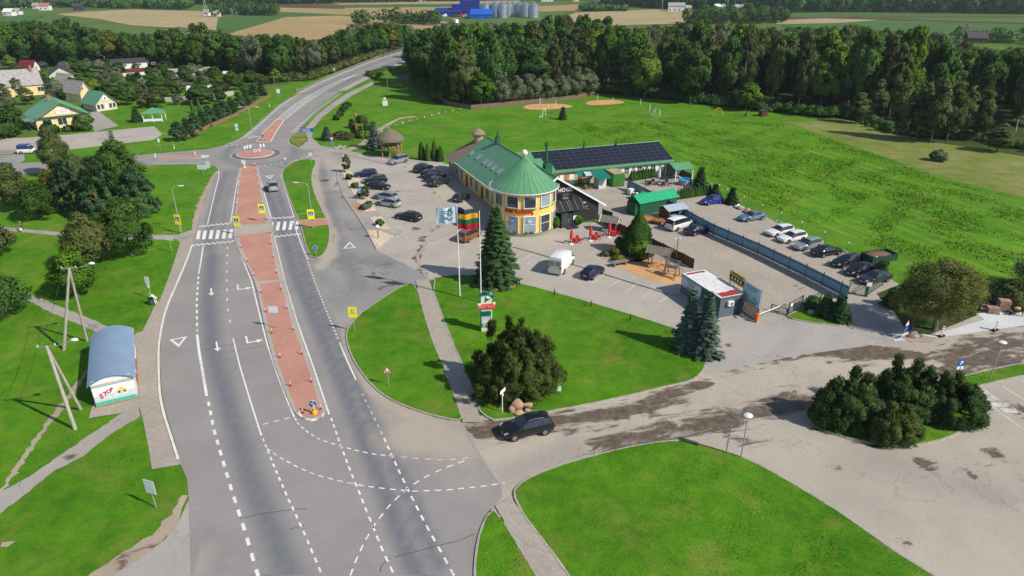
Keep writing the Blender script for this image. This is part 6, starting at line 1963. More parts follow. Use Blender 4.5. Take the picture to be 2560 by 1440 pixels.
 hl=MB().box((0,0,0),(.32,.36,.15),0,0,.35).mesh("headlight",M_lampw,True)
 tl_h=.34 if tp in("wagon","minivan","kangoo","minibus","suv","panelvan")else .2
 tl=MB().box((0,0,0),(.12,.2,tl_h)).mesh("tail_light",M_lampr)
 mir=MB().box((0,0,0),(.1,.2,.13)).mesh("wing_mirror",M_trim)
 gr=MB().box((0,0,0),(.05,.85,.2)).mesh("grille",M_trim)
 pl=MB().box((0,0,0),(.02,.5,.11)).mesh("number_plate",M_plate)
 bp=MB().box((0,0,0),(.1,w*1.5,.16)).mesh("bumper",M_trim)
 rail=MB().tube([(T["st"][r0][0]-.1,0,T["st"][r0][3]+.05),(T["st"][r0+1][0],0,T["st"][r0+1][3]+.07),(T["st"][r1-1][0],0,T["st"][r1-1][3]+.05)],.025,6).mesh("roof_rail",M_galv)
 CARM[tp]=(parts,m_ty,m_rm,m_disc,arch,hl,tl,mir,gr,pl,bp,rail)
 return CARM[tp]
PAINT={}
def paint(c):
 P={"black":((0.010,0.011,0.013),.2),"navy":((0.012,0.018,0.055),.4),"blue":((0.01,0.035,0.36),.4),"silver":((0.40,0.41,0.42),.55),"white":((0.72,0.72,0.70),0),"grey":((0.05,0.055,0.065),.5),"copper":((0.34,0.12,0.03),.5),"iceblue":((0.17,0.26,0.38),.5),"turquoise":((0.33,0.52,0.52),0),"dkblue":((0.008,0.016,0.065),.4),"palesilver":((0.46,0.50,0.53),.5)}
 return car_paint("paint_"+c,*P[c])
def car(tp,col,label,cat,f=None,r=None,vis=None,group=None,z=.05,world=None,name="parked_car",roofbar=False):
 T=TYPES[tp]
 parts,m_ty,m_rm,m_disc,arch,hl,tl,mir,gr,pl,bp,rail=car_meshes(tp)
 F_,R_=Vector(G(*f)),Vector(G(*r))
 d=(F_-R_).normalized()
 c=(F_+R_)/2
 if vis:
  lft=Vector((-d.y,d.x))
  c=c+(lft if vis=='R' else-lft)*(T["W"]/2-.1)
 t=thing(name,label,cat,(c.x,c.y,z),math.atan2(d.y,d.x),group)
 for nm,me,lo in parts:
  o=link(nm,me,t)
  if nm=="body":
   o.material_slots[0].link='OBJECT'
   o.material_slots[0].material=paint(col)
 w=T["W"]/2
 wr=T["wr"]
 for sx in(1,-1):
  for sy in(1,-1):
   o=link("wheel",m_ty,t)
   o.location=(sx*T["wb"]/2+(.05 if sx>0 else 0),sy*(w-.065),wr)
   link("rim",m_rm,o)
   link("brake_disc",m_disc,o)
   a=link("wheel_arch",arch,t)
   a.location=(sx*T["wb"]/2+(.05 if sx>0 else 0),sy*(w-.012),wr+.02)
 st=T["st"]
 for sy in(1,-1):
  o=link("headlight",hl,t)
  o.location=(st[1][0]-.12,sy*w*.66,st[1][2]-.0)
  o.rotation_euler=(0,0,-sy*.35)
  o=link("tail_light",tl,t)
  o.location=(st[-2][0]-.0,sy*w*.78,st[-2][2]-.12)
  o=link("wing_mirror",mir,t)
  o.location=(st[3][0]-.28,sy*(w+.1),st[3][2]+.08)
  if T["rails"]:
   link("roof_rail",rail,t).location=(0,sy*w*.66,0)
 link("grille",gr,t).location=(st[0][0]-.03,0,st[0][2]-.04)
 link("number_plate",pl,t).location=(st[0][0]+.01,0,st[0][1]+.06)
 link("number_plate",pl,t).location=(st[-1][0]-.02,0,st[-1][2]-.1)
 link("bumper",bp,t).location=(st[0][0]-.06,0,st[0][1]-.0)
 link("bumper",bp,t).location=(st[-1][0]+.06,0,st[-1][1]-.0)
 return t
car("suv","black","black SUV driving past the stones on the muddy side road","car",(1288,1103),(1362,1088),'L',z=.03,name="moving_car")
car("panelvan","white","tall white panel van parked before the hotel terrace","van",(1431,661),(1409,686),'R',name="panel_van")
car("hatch","dkblue","dark blue hatchback parked right of the white panel van","car",(1506,685),(1481,701),'R')
car("minivan","copper","copper orange people carrier behind the flagpoles","car",(1197,593),(1173,606),'R')
car("hatch","blue","blue car half hidden behind the white flag","car",(1106,556),(1160,533))
car("hatch","grey","grey hatchback alone in the bays along the hotel wall","car",(1166,493),(1140,508))
car("minivan","black","black minivan first in the row left of the hotel","car",(1075,423),(1043,434),group=None)
car("wagon","black","black estate second in the row left of the hotel","car",(1092,436),(1063,447))
car("suv","black","black off-roader third in the row left of the hotel","car",(1106,446),(1075,457))
car("suv","grey","dark grey car last in the row, nearest the hotel wall","car",(1112,457),(1081,468))
car("minivan","silver","silver people carrier by the thatched lookout tower","car",(991,412),(1012,407),'L')
car("wagon","navy","dark blue estate first in the row by the gravel bed","car",(892,443),(936,440))
car("wagon","black","black estate second in the row by the gravel bed","car",(914,459),(962,455))
car("sedan","black","black saloon third in the row by the gravel bed","car",(970,474),(922,471))
car("wagon","silver","silver estate fourth in the row by the gravel bed","car",(940,499),(975,505),'L')
car("wagon","palesilver","silver estate fifth in the row by the gravel bed","car",(947,515),(982,521),'L')
car("wagon","black","black estate parked alone at the low end of the gravel row","car",(997,549),(1030,556),'L')
car("kangoo","palesilver","silver van driving away towards the roundabout","van",(681,462),(687,486),z=.05,name="moving_van")
car("minibus","white","white minibus parked in the yard beside the blue fence","minibus",(1724,569),(1693,579),'R',name="parked_minibus",z=.06)
car("sedan","navy","dark navy saloon parked in front of the white minibus","car",(1770,585),(1737,591),'R',z=.06)
car("classic","turquoise","pale turquoise vintage car behind the white minibus","car",(1672,553),(1722,543),z=.06)
car("hatch","blue","bright blue hatchback at the top of the car park","car",(1770,515),(1801,510),'L',z=.06)
car("sedan","iceblue","light blue saloon parked alone beside the mown field","car",(1870,556),(1903,551),'L',z=.06)
car("wagon","white","first white estate in the car park row","car",(1941,594),(1974,587),'L',z=.06)
car("wagon","white","second white estate, just right of the other white one","car",(1970,610),(2006,603),'L',z=.06)
car("wagon","silver","silver estate between the white estates and black cars","car",(2010,629),(2045,621),'L',z=.06)
car("sedan","black","black saloon with bright window trim next to silver estate","car",(2094,639),(2058,645),'R',z=.06)
car("wagon","black","black estate in the middle of the four dark cars","car",(2108,672),(2144,664),'L',z=.06)
car("hatch","black","black hatchback beside the dark grey saloon","car",(2140,694),(2176,686),'L',z=.06)
car("sedan","grey","dark grey saloon nearest the car park gate","car",(2178,714),(2216,706),'L',z=.06)
pk=car("kangoo","white","white pickup with blue cover at the far left","pickup",(90,384),(52,386),'R',name="pickup_truck",z=.03)
MB().b2(-2.0,.3,-.85,.85,1.84,2.0).build("load_cover",pm("blue_tarpaulin",(0.03,0.09,0.30),.7,var=.15),pk)
a,b=G(2150,668),G(2235,655)
t=thing("tipper_trailer","dark green tipper trailer heaped with brown earth","trailer",((a[0]+b[0])/2,(a[1]+b[1])/2,.02),yaw(a,b))
for x0,x1,y0,y1 in((-2.2,2.2,-1.1,-1.02),(-2.2,2.2,1.02,1.1),(-2.2,-2.12,-1.02,1.02),(2.12,2.2,-1.02,1.02)):
 MB().b2(x0,x1,y0,y1,.8,1.75).build("side_board",pm("trailer_green",(0.015,0.055,0.04),.6,dirt=.3),t)
MB().b2(-2.1,2.1,-1.0,1.0,.72,.82).b2(-3.2,-2.2,-.06,.06,.6,.72).build("chassis",M_trim,t)
e=MB().rock((0,0,1.4),1.0,5,(1.9,.95,.45)).build("earth_load",pm("brown_earth",(0.17,0.095,0.055),1,var=.3,scale=4,bmp=.8),t)
for sx in(-.7,.7):
 for sy in(-.9,.9):
  o=link("wheel",car_meshes("suv")[1],t)
  o.location=(sx,sy,.38)
# ========= YARD, FENCES, STREET FURNITURE
M_steel=pm("painted_grey_steel",(0.36,0.38,0.38),0.5,.3,.1)
M_sback=pm("sign_back_aluminium",(0.66,0.72,0.77),0.5,.05,.06)
M_sy=pm("fluorescent_yellow",(0.95,0.88,0.015),0.5,var=.04)
M_sb=pm("sign_blue",(0.008,0.11,0.42),0.45,var=.04)
M_sw=pm("sign_white",(0.80,0.80,0.78),0.5,var=.04)
M_sr=pm("sign_red",(0.55,0.02,0.02),0.5,var=.04)
M_sk=pm("sign_black",(0.02,0.02,0.02),0.5)
M_or=pm("orange_paint",(0.80,0.14,0.01),0.5)
M_sg=pm("sign_green",(0.0,0.12,0.09),0.5)
def sheet_fence(label,poly,h,post=3.0):
 pts=[G(*p)for p in poly]
 t=thing("sheet_metal_fence",label,"fence",(pts[0][0],pts[0][1],.03))
 q=resample(pts,post)+[pts[-1]]
 o0=Vector(pts[0])
 for i in range(len(q)-1):
  a,b=Vector(q[i])-o0,Vector(q[i+1])-o0
  d=b-a
  if d.length<.4:continue
  an=math.atan2(d.y,d.x)
  c=(a+b)/2
  MB().box((a.x,a.y,h*.56),(.09,.09,h*1.12),an).build("post",M_post,t)
  m=MB()
  n=int(d.length/.2)
  for k in range(n):
   p=a.lerp(b,(k+.5)/n)
   s=Vector((-d.y,d.x)).normalized()*(.012 if k%2 else-.012)
   m.box((p.x+s.x,p.y+s.y,.3+(h-.3)/2),(d.length/n,.02,h-.3),an)
  m.build("sheet_panel",M_blue,t)
  r_=MB()
  nrm=Vector((-d.y,d.x)).normalized()*-.05
  for z in(.62,h-.25):
   r_.box((c.x+nrm.x,c.y+nrm.y,z),(d.length-.1,.05,.07),an)
  r_.build("rail",M_post,t)
  MB().box((c.x,c.y,.13),(d.length-.02,.22,.26),an).build("base_block",M_conc,t)
 return t
sheet_fence("long blue grey sheet metal fence dividing the car park",[(1568,474),(1610,496),(1660,522),(1705,548),(1775,588),(1900,643),(2000,692),(2116,752)],1.95)
board_fence("brown board fence between the terrace and the yard",[(1504,556),(1545,580),(1600,606),(1650,630),(1700,655),(1740,676)],1.55,M_wood,2.2,.15)
a,b=G(1506,548),G(1530,556)
t=thing("green_gate","green sheet gate leaf beside the dark hotel gable","gate",(*a,.04),yaw(a,b))
MB().b2(0,math.dist(a,b),-.03,.03,.1,1.7).build("leaf",M_gdark,t)
MB().b2(-.1,0,-.06,.06,0,1.9).build("post",M_gdark,t)
# ---- kiosk
KZ=2.75
kc=[G(1705.6,684,KZ),G(1802.6,746,KZ),G(1863,733,KZ),G(1764.7,674,KZ)]
KF=Frame(kc[1],yaw(kc[1],kc[0]))
KL=math.dist(kc[0],kc[1]);KW=math.dist(kc[1],kc[2])
KW=min(KW,3.4)
kio=thing("kiosk_container","dark grey kiosk container with worn white and red roof","kiosk",KF.world(0,0,.03),KF.rz)
M_kg=pm("slate_grey_panel",(0.105,0.125,0.145),0.6,var=.08,dirt=.1)
MB().b2(0,KL,-KW,0,.12,KZ-.1).build("wall",M_kg,kio)
MB().b2(-.02,KL+.02,-KW-.02,.02,0,.12).build("base_frame",M_conc,kio)
m=bpy.data.materials.new("worn_roof_paint")
nt,out=nodes_of(m)
p=opos(nt)
sx=nt.nodes.new("ShaderNodeSeparateXYZ");L(nt,p,sx.inputs[0])
n1_=noise(nt,p,1.6,6,.7)
e1=ramp(nt,mth(nt,'ADD',sx.outputs[0],mth(nt,'MULTIPLY',n1_,1.6)),2.15,2.1)
e2=ramp(nt,mth(nt,'ADD',sx.outputs[0],mth(nt,'MULTIPLY',n1_,.5)),KL-.45,KL-.4)
e0=ramp(nt,sx.outputs[0],.15,.2)
e3=ramp(nt,sx.outputs[0],KL-.2,KL-.25)
yy=mth(nt,'MULTIPLY',ramp(nt,sx.outputs[1],-.25,-.3),ramp(nt,sx.outputs[1],-KW+.3,-KW+.35))
f=mth(nt,'MULTIPLY',mth(nt,'ADD',mth(nt,'MULTIPLY',e1,e0),mth(nt,'MULTIPLY',e2,e3)),yy,True)
principled(nt,out,mixc(nt,f,mixc(nt,ramp(nt,n1_,.4,.7),(0.72,0.70,0.66),(0.55,0.52,0.48)),(0.33,0.035,0.04)),.7,0,.3)
MB().b2(-.05,KL+.05,-KW-.05,.05,KZ-.1,KZ).build("roof",m,kio)
MB().b2(-.07,KL+.07,.05,.09,KZ-.12,KZ+.03).b2(-.07,KL+.07,-KW-.09,-KW-.05,KZ-.12,KZ+.03).b2(-.09,-.05,-KW-.05,.05,KZ-.12,KZ+.03).b2(KL+.05,KL+.09,-KW-.05,.05,KZ-.12,KZ+.03).build("roof_edge",M_kg,kio)
KN=KL
bn=MB().b2(KL*.48,KL-.15,.012,.04,1.25,2.55).build("banner",pm("pale_banner",(0.50,0.58,0.66),.6),kio)
for k,(z,wd,m_)in enumerate(((2.4,2.4,M_kg),(2.22,1.8,M_kg),(1.62,2.2,M_sr),(1.45,1.5,M_sr),(1.36,2.0,M_kg))):
 MB().b2(KL*.74-wd/2,KL*.74+wd/2,.04,.048,z-.035,z+.035).build("print_line",m_,bn)
for k in range(3):
 MB().b2(KL*.66+k*.42,KL*.66+k*.42+.2,.04,.049,1.82,2.05).build("pictogram",M_kg,bn)
MB().b2(.05,KL*.46,.006,.02,1.1,2.62).build("green_panel",pm("dark_green_panel",(0.02,0.085,0.085),.6),kio)
lettering("sign_letters","TAROS\nSUPIRKTUVĖ",.42,M_sback,kio,(KL*.235,.04,1.95),(R(90),0,R(180)),.01,.95)
ac=MB().b2(-.35,-.02,-1.7,-.95,1.65,2.2).build("air_conditioner",M_wtrim,kio)
MB().cyl((-.37,-1.4,1.92),(-.352,-1.4,1.92),.2,n=16).build("fan_grille",M_kg,ac)
dr=MB().b2(-.04,0,-KW+.25,-KW+1.2,.12,2.2).build("door",pm("dark_blue_door",(0.03,0.05,0.09),.5),kio)
MB().b2(-.08,-.04,-KW+1.05,-KW+1.12,1.0,1.2).build("handle",M_galv,dr)
MB().cyl((1.5,-KW+.5,KZ),(1.5,-KW+.5,KZ+1.3),.03,n=6).build("mast",M_kg,kio)
MB().b2(-.7,-.1,-KW+.2,-KW+1.2,.0,.15).build("step",M_conc,kio)
# ---- advertising boards behind the kiosk
B0,B1=G(1893,803),G(1862,782)
BF=Frame(B0,yaw(B0,B1))
bd=thing("board_screen","light blue advertising board on brown slats beside the barrier","sign board",BF.world(0,0,.03),BF.rz)
bl=2.9
hb0=HT(1893,803,726)
for x in(0.05,bl):
 MB().b2(x-.06,x+.06,-.06,.06,0,hb0).build("post",M_kg,bd)
for k in range(13):
 MB().b2(.15+k*.21,.15+k*.21+.13,-.02,.02,.25,1.7).build("slat",M_wood,bd)
MB().b2(.05,bl,.025,.06,.3,.38).b2(.05,bl,.025,.06,1.5,1.58).build("rail",M_wood,bd)
MB().b2(0,bl,-.05,.1,0,.22).build("base_beam",M_conc,bd)
bo=MB().b2(-.05,bl+.1,.06,.11,1.6,hb0).build("board",pm("pale_blue_print",(0.44,0.60,0.68),.5),bd)
lettering("print_letters","ATVIRAS NAMAS\nPAS KATINĄ",.3,pm("teal_print",(0.01,0.22,0.26),.5),bo,(bl*.56,.13,hb0-.55),(R(90),0,R(180)),.006)
em=MB()
for k in range(20):
 a=2*math.pi*k/20
 em.box((bl*.30+.3*math.cos(a),.12,2.35+.3*math.sin(a)),(.1,.01,.05),0,0,-a-R(90))
for k in range(12):
 a=R(190)+R(160)*k/12
 em.box((bl*.30+.5*math.cos(a),.12,2.3+.45*math.sin(a)),(.16,.01,.12),0,0,-a-R(90))
em.cyl((bl*.3,.112,2.38),(bl*.3,.128,2.38),.13,n=12)
em.build("print_emblem",pm("teal_print",(0.01,0.22,0.26),.5),bo)
for z in(1.75,1.87):
 MB().b2(bl*.2,bl*.8,.11,.118,z,z+.05).build("print_line",pm("teal_print",(0.01,0.22,0.26),.5),bo)
yb=thing("campsite_sign","yellow and black campsite sign on posts behind the kiosk","sign board",BF.world(bl+.15,0,.03),BF.rz)
hy=HT(1860,781,701)
for x in(.1,2.7):
 MB().b2(x-.05,x+.05,-.05,.05,0,hy).build("post",M_kg,yb)
M_yk=pm("signal_yellow",(0.62,0.40,0.015),.5)
yo=MB().b2(0,2.9,.05,.1,hy-1.35,hy).build("board",M_yk,yb)
MB().b2(.08,2.82,.1,.108,hy-1.0,hy-.52).build("black_band",M_sk,yo)
lettering("print_letters","KEMPINGAS",.42,M_sk,yo,(1.45,.112,hy-.27),(R(90),0,R(180)),.006)
for k in range(4):
 MB().add([(.45+k*.55,.112,hy-.93),(.85+k*.55,.112,hy-.93),(.65+k*.55,.112,hy-.6)],[(0,1,2)]).build("pictogram",M_sw,yo)
MB().b2(.2,2.7,.1,.108,hy-1.2,hy-1.12).build("print_line",M_sk,yo)
x,y=G(1891,806)
t=thing("boom_barrier","orange barrier post with white boom across the yard entrance","barrier",(x,y,.04),yaw((x,y),G(1943,786)))
MB().b2(-.18,.18,-.15,.15,0,.12).build("foot",M_conc,t)
MB().b2(-.16,.16,-.14,.14,.12,1.1).build("cabinet",M_or,t)
MB().cyl((.1,0,.95),(math.dist((x,y),G(1943,786))+.3,0,1.0),.05,n=6).build("boom",M_sw,t)
M_mesh=pm("green_wire",(0.03,0.07,0.05),.6)
def mesh_gate(label,p,q,h,sign=False,swing=False):
 a,b=G(*p),G(*q)
 w_=math.dist(a,b)
 t=thing("mesh_gate",label,"gate",(*a,.04),yaw(a,b))
 MB().b2(-.05,.05,-.05,.05,0,h+.1).b2(w_-.05,w_+.05,-.05,.05,0,h).build("post",M_mesh,t)
 MB().b2(.05,w_-.05,-.02,.02,.1,.15).b2(.05,w_-.05,-.02,.02,h-.06,h).box((w_/2,0,h/2),(math.hypot(w_,h)*.94,.03,.04),0,0,-math.atan2(h,w_)).build("gate_frame",M_mesh,t)
 m=MB()
 for k in range(int(w_/.16)):
  m.b2(.1+k*.16,.112+k*.16,-.006,.006,.15,h-.06)
 for k in range(int(h/.2)):
  m.b2(.05,w_-.05,-.005,.005,.2+k*.2,.212+k*.2)
 m.build("wire_mesh",M_mesh,t)["kind"]="stuff"
 if sign:
  MB().b2(.25,.75,-.04,-.025,h-.6,h-.2).build("notice",M_sw,t)
mesh_gate("open steel mesh gate leaf with small white notice",(1969,790),(2003,770),1.7,True)
mesh_gate("second steel mesh fence leaf beside the gate",(2010,777),(2050,757),1.6)
mesh_gate("low steel gate leaf lying across the yard entrance",(1966,790),(1927,777),.9)
mesh_gate("mesh gate of the upper car park with white plate",(2165,742),(2205,715),1.8,True)
mesh_gate("mesh leaf at the end of the blue fence",(2120,735),(2163,742),1.5)
t=thing("gate_post","green square gate post with white plate at the car park","post",at(2164,742,.04))
MB().b2(-.14,.14,-.14,.14,0,2.1).build("post",M_gdark,t)
MB().b2(-.3,.35,-.2,-.16,1.5,2.0).build("plate",M_sw,t)
# ---- sheds and stuff in the yard
fr,w_=frame2((1598,541),(1690,523))
sh_=house("green_shed","dark green shed with bright green sheet roof in the yard",fr,w_,3.2,2.4,3.3,M_gdark,M_groof2,.25,None,[],None,"shed",nsheet=.6)
MB().b2(-.7,-.05,.3,2.6,0,2.1).build("side_cupboard",M_gdark,sh_)
fr,w_=frame2((1666,553),(1712,545))
oc=thing("open_carport","small open shelter with pale grey sheet roof in the yard","shelter",fr.world(0,0,.04),fr.rz)
MB().slab([(-.4,-.9,1.9),(w_,-.9,1.9),(w_,.8,2.45),(-.4,.8,2.45)],.05).build("roof",pm("pale_sheet_roof",(0.42,0.47,0.52),.4,.2),oc)
MB().slab([(-.4,.8,2.45),(w_,.8,2.45),(w_,2.2,1.95),(-.4,2.2,1.95)],.05).build("roof",pm("pale_sheet_roof",(0.42,0.47,0.52),.4,.2),oc)
for x in(0,w_/2,w_-.2):
 for yy_ in(-.7,2.0):
  MB().b2(x-.05,x+.05,yy_-.05,yy_+.05,0,1.95).build("post",M_woodg,oc)
MB().b2(0,w_-.3,1.9,1.95,0,1.9).b2(-.05,0,-.6,1.9,0,1.9).build("back_board",M_wood,oc)
x,y=G(1632,553)
tp=thing("timber_stack","stack of fresh orange planks beside the green shed","timber",(x,y,.05),R(-28))
for k in range(14):
 MB().box((random.uniform(-.15,.15),-1.4+k*.2,.28+.1*(k%3)),(3.6,.17,.06),random.uniform(-.04,.04)).build("plank",M_woodo,tp)
for k in range(3):
 MB().b2(-1.4+k*1.4,-1.2+k*1.4,-1.5,1.5,0,.22).build("bearer",M_wood,tp)
x,y=G(1646,562)
tp=thing("picnic_table","reddish brown wooden table next to the plank stack","table",(x,y,.05),R(-28))
MB().b2(-1.2,1.2,-.45,.45,.68,.74).build("table_top",pm("reddish_wood",(0.34,0.12,0.05),.7,var=.2),tp)
for sx_ in(-.9,.9):
 for sy in(-.35,.35):
  MB().b2(sx_-.05,sx_+.05,sy-.05,sy+.05,0,.68).build("leg",M_wood,tp)
x,y=G(1745,560)
tp=thing("junk_trailer","low dark trailer frame parked along the blue fence","trailer",(x,y,.05),R(-62))
MB().b2(-1.7,1.7,-.6,.6,.45,.55).b2(-1.7,1.7,-.62,-.58,.55,.85).b2(-1.7,1.7,.58,.62,.55,.85).b2(-2.8,-1.7,-.05,.05,.45,.53).build("bed",M_trim,tp)
for sy in(-.65,.65):
 link("wheel",car_meshes("hatch")[1],tp).location=(0,sy,.31)
fr,w_=frame2((1532,468.5),(1560,465.5))
ct=thing("shipping_container","green shipping container with rusty roof by the annex","container",fr.world(0,0,.04),fr.rz)
MB().b2(0,2.44,0,6.0,.15,2.55).build("box",M_cgreen,ct)
MB().b2(-.02,2.46,-.02,6.02,2.55,2.62).build("roof",M_rust,ct)
for x in(.3,.75,1.2,1.65,2.1):
 MB().cyl((x,-.05,.2),(x,-.05,2.5),.025,n=6).build("lock_rod",M_cgreen,ct)
for k in range(7):
 MB().b2(.05,2.39,-.02,0,.3+k*.33,.38+k*.33).build("door_rib",M_cgreen,ct)
for k in range(18):
 MB().b2(-.03,0,.1+k*.33,.26+k*.33,.2,2.5).build("side_corrugation",M_cgreen,ct)
MB().b2(0,2.44,.02,6,0,.15).build("skids",M_trim,ct)
le=thing("lean_to_shelter","teal sheet lean-to roof over white store beside the container","shelter",(*G(1496,474),.04))
o0=Vector((*G(1496,474),.04))
def rel(u,v,z):
 return G3(u,v,z)-o0
MB().slab([rel(1494,448,2.4),rel(1531,445,2.4),rel(1507,422,3.0),rel(1470,427,3.0)],.06).build("roof",M_teal,le)
MB().slab([rel(1450,443,2.2),rel(1485,440,2.35),rel(1470,427,3.0),rel(1438,431,2.9)],.06).build("roof",M_teal,le)
for k in range(4):
 MB().slab([rel(1466+k*4.2,437.5-k*.4+2.5,2.66-.0),rel(1469+k*4.2,437.2+2.5,2.66),rel(1463+k*4.2,428.8+.6,2.98),rel(1460+k*4.2,429+.6,2.98)],.02).build("skylight_strip",M_wtrim,le)
a_,b_,c_=G(1484,465.5),G(1496.7,474),G(1515,470)
d_=(a_[0]+c_[0]-b_[0],a_[1]+c_[1]-b_[1])
MB().prism([(p[0]-o0.x,p[1]-o0.y)for p in(a_,b_,c_,d_)],0,2.2).build("store_wall",pm("pale_grey_wall",(0.50,0.51,0.50),.8,dirt=.2),le)
for u,v in((1450,462),(1530,466)):
 p=rel(u,v,.04)
 MB().cyl(p,p+Vector((0,0,2.3)),.05,n=6).build("post",M_galv,le)
x,y=G(1448,459)
t=thing("drinks_cabinet","red drinks cabinet under the teal lean-to","cabinet",(x,y,.04),R(20))
MB().b2(-.4,.4,-.35,.35,.08,1.7).build("cabinet",M_redp,t)
MB().b2(-.32,.32,-.37,-.355,.3,1.5).build("door",M_sr,t)
MB().b2(-.4,.4,-.33,.33,0,.08).build("foot",M_trim,t)
for k,(u,v)in enumerate(((1462,459),(1475,457))):
 x,y=G(u,v)
 t=thing("plastic_chair",["left","right"][k]+" white plastic chair under the teal lean-to","chair",(x,y,.04),R(20))
 MB().b2(-.25,.25,-.25,.25,.42,.46).build("seat",M_wtrim,t)
 MB().b2(-.25,.25,.22,.26,.46,.9).build("backrest",M_wtrim,t)
 for sx_ in(-.22,.22):
  for sy in(-.22,.22):
   MB().b2(sx_-.025,sx_+.025,sy-.025,sy+.025,0,.42).build("leg",M_wtrim,t)
x,y=G(1470,473)
t=thing("pallet_stack","stack of pale wooden pallets on the yard","pallets",(x,y,.04),R(18))
for k in range(5):
 for j in range(5):
  MB().b2(-.6+j*.25,-.45+j*.25,-.4,.4,.12+k*.15,.15+k*.15).build("slat",pm("pale_pallet_wood",(0.52,0.36,0.17),.85,var=.2),t)
 for j in(-.55,0,.55):
  MB().b2(j-.05,j+.05,-.4,.4,.02+k*.15,.12+k*.15).build("bearer",pm("pale_pallet_wood",(0.52,0.36,0.17),.85,var=.2),t)
for k,(u,v,m_,nm,lb)in enumerate(((1577,487,M_wtrim,"white_tote","white bulk tote against the blue fence in the yard"),(1591,499,M_gdark,"waste_skip","green waste skip full of rubbish by the blue fence"),(1603,507,pm("blue_bag",(0.02,0.13,0.35),.6),"rubbish_bags","blue rubbish bags beside the green skip"))):
 x,y=G(u,v)
 t=thing(nm,lb,"bin" if k else "container",(x,y,.04),R(-62))
 if k==0:
  MB().b2(-.5,.5,-.5,.5,.15,1.1).build("tank",m_,t)
  MB().b2(-.55,.55,-.55,.55,0,.15).build("pallet",M_woodg,t)
 elif k==1:
  MB().prism([(-1.0,-.55),(1.0,-.55),(1.0,.55),(-1.0,.55)],.05,.95).build("skip_body",m_,t)
  for j in range(7):
   MB().rock((random.uniform(-.8,.8),random.uniform(-.3,.3),.98),.26,j).build("rubbish_piece",random.choice([M_wtrim,M_cream,M_wood]),t)
 else:
  for j in range(3):
   MB().rock((j*.4-.4,random.uniform(-.2,.2),.25),.32,j+40,(1,1,.9)).build("bag",m_,t)
x,y=G(1620,512)
t=thing("green_canopy","low bright green curved canopy along the fence","canopy",(x,y,.04),R(-60))
A=[(-.9+.18*k,1.6+.35*math.sin(math.pi*k/10))for k in range(11)]
mm=MB().add([(-1.8,a,b)for a,b in A]+[(1.8,a,b)for a,b in A],[(k,k+1,12+k,11+k)for k in range(10)])
mm.build("roof",M_groof2,t)
for sx_ in(-1.7,1.7):
 for sy in(-.85,.85):
  MB().cyl((sx_,sy,0),(sx_,sy,1.6),.04,n=6).build("post",M_wtrim,t)
def garden_table(label,u,v,rz,mat,chairs=4,gname=None,s=1.0):
 x,y=G(u,v)
 t=thing("garden_table",label,"table",(x,y,.05),rz)
 MB().b2(-.7*s,.7*s,-.42*s,.42*s,.7,.74).build("table_top",mat,t)
 for a in(-.55,.55):
  for b in(-.3,.3):
   MB().b2(a*s-.03,a*s+.03,b*s-.03,b*s+.03,0,.7).build("leg",mat,t)
 for i in range(chairs):
  an=rz+i*2*math.pi/chairs+R(45)
  cx,cy=x+math.cos(an)*1.0*s,y+math.sin(an)*.9*s
  c=thing("garden_chair",label.replace("table","table's chair")if 0 else "chair drawn up to the "+label,"chair",(cx,cy,.05),an-R(90),gname)
  MB().b2(-.25,.25,-.25,.25,.4,.45).build("seat",mat,c)
  MB().b2(-.25,.25,.2,.25,.45,.88).build("backrest",mat,c)
  for a in(-.21,.21):
   for b in(-.21,.21):
    MB().b2(a-.025,a+.025,b-.025,b+.025,0,.4).build("leg",mat,c)
  MB().b2(-.27,-.22,-.2,.22,.6,.65).b2(.22,.27,-.2,.22,.6,.65).build("armrest",mat,c)
M_ratt=pm("dark_rattan",(0.035,0.037,0.042),.8,var=.2)
garden_table("dark table left of the closed white parasol",1628,462,R(20),M_ratt,4,"dark chairs of the annex patio left table")
garden_table("dark table right of the closed white parasol",1662,464,R(20),M_ratt,4,"dark chairs of the annex patio right table")
garden_table("dark table beside the round pool",1725,474,R(20),M_ratt,3,"dark chairs by the pool")
def parasol(label,u,v,h,mat,r=.28):
 x,y=G(u,v)
 t=thing("closed_parasol",label,"parasol",(x,y,.05))
 MB().cyl((0,0,0),(0,0,h),.035,n=8).build("pole",M_wtrim,t)
 MB().cyl((0,0,0),(0,0,.1),.38,.34,14).build("base",M_wtrim,t)
 c=MB()
 n=12
 vs=[]
 for f,z in((.35,h*.36),(1.0,h*.44),(.85,h*.62),(.7,h*.8),(.3,h*.95),(.05,h)):
  for i in range(n):
   a=2*math.pi*i/n
   k=r*f*(1.15 if i%2 else .8)
   vs.append((k*math.cos(a),k*math.sin(a),z))
 c.add(vs,[(k*n+i,k*n+(i+1)%n,(k+1)*n+(i+1)%n,(k+1)*n+i)for k in range(5)for i in range(n)])
 c.build("folded_canopy",mat,t)
parasol("tall closed white parasol on the annex patio",1646,460,3.3,pm("white_canvas",(0.62,0.62,0.58),.9))
M_redc=pm("red_canvas",(0.62,0.055,0.06),.85,var=.12)
for k,(u,v)in enumerate(((1428,611),(1476,603),(1523,594))):
 w3=["leftmost","middle","rightmost"][k]
 parasol("closed red parasol, "+w3+" of three on the terrace",u,v,2.5,M_redc,.27)
 garden_table(w3+" red table on the hotel terrace",u+11,v-4,R(25),M_redp,4,"red terrace chairs at the "+w3+" table",.62)
x,y=G(1712,462)
t=thing("round_pool","round wooden tub pool with bright blue cover","pool",(x,y,.05))
MB().lathe([(1.25,0),(1.25,.95),(1.15,.95)],24).build("tub",pm("pale_stave_wood",(0.34,0.29,0.23),.8,var=.2),t)
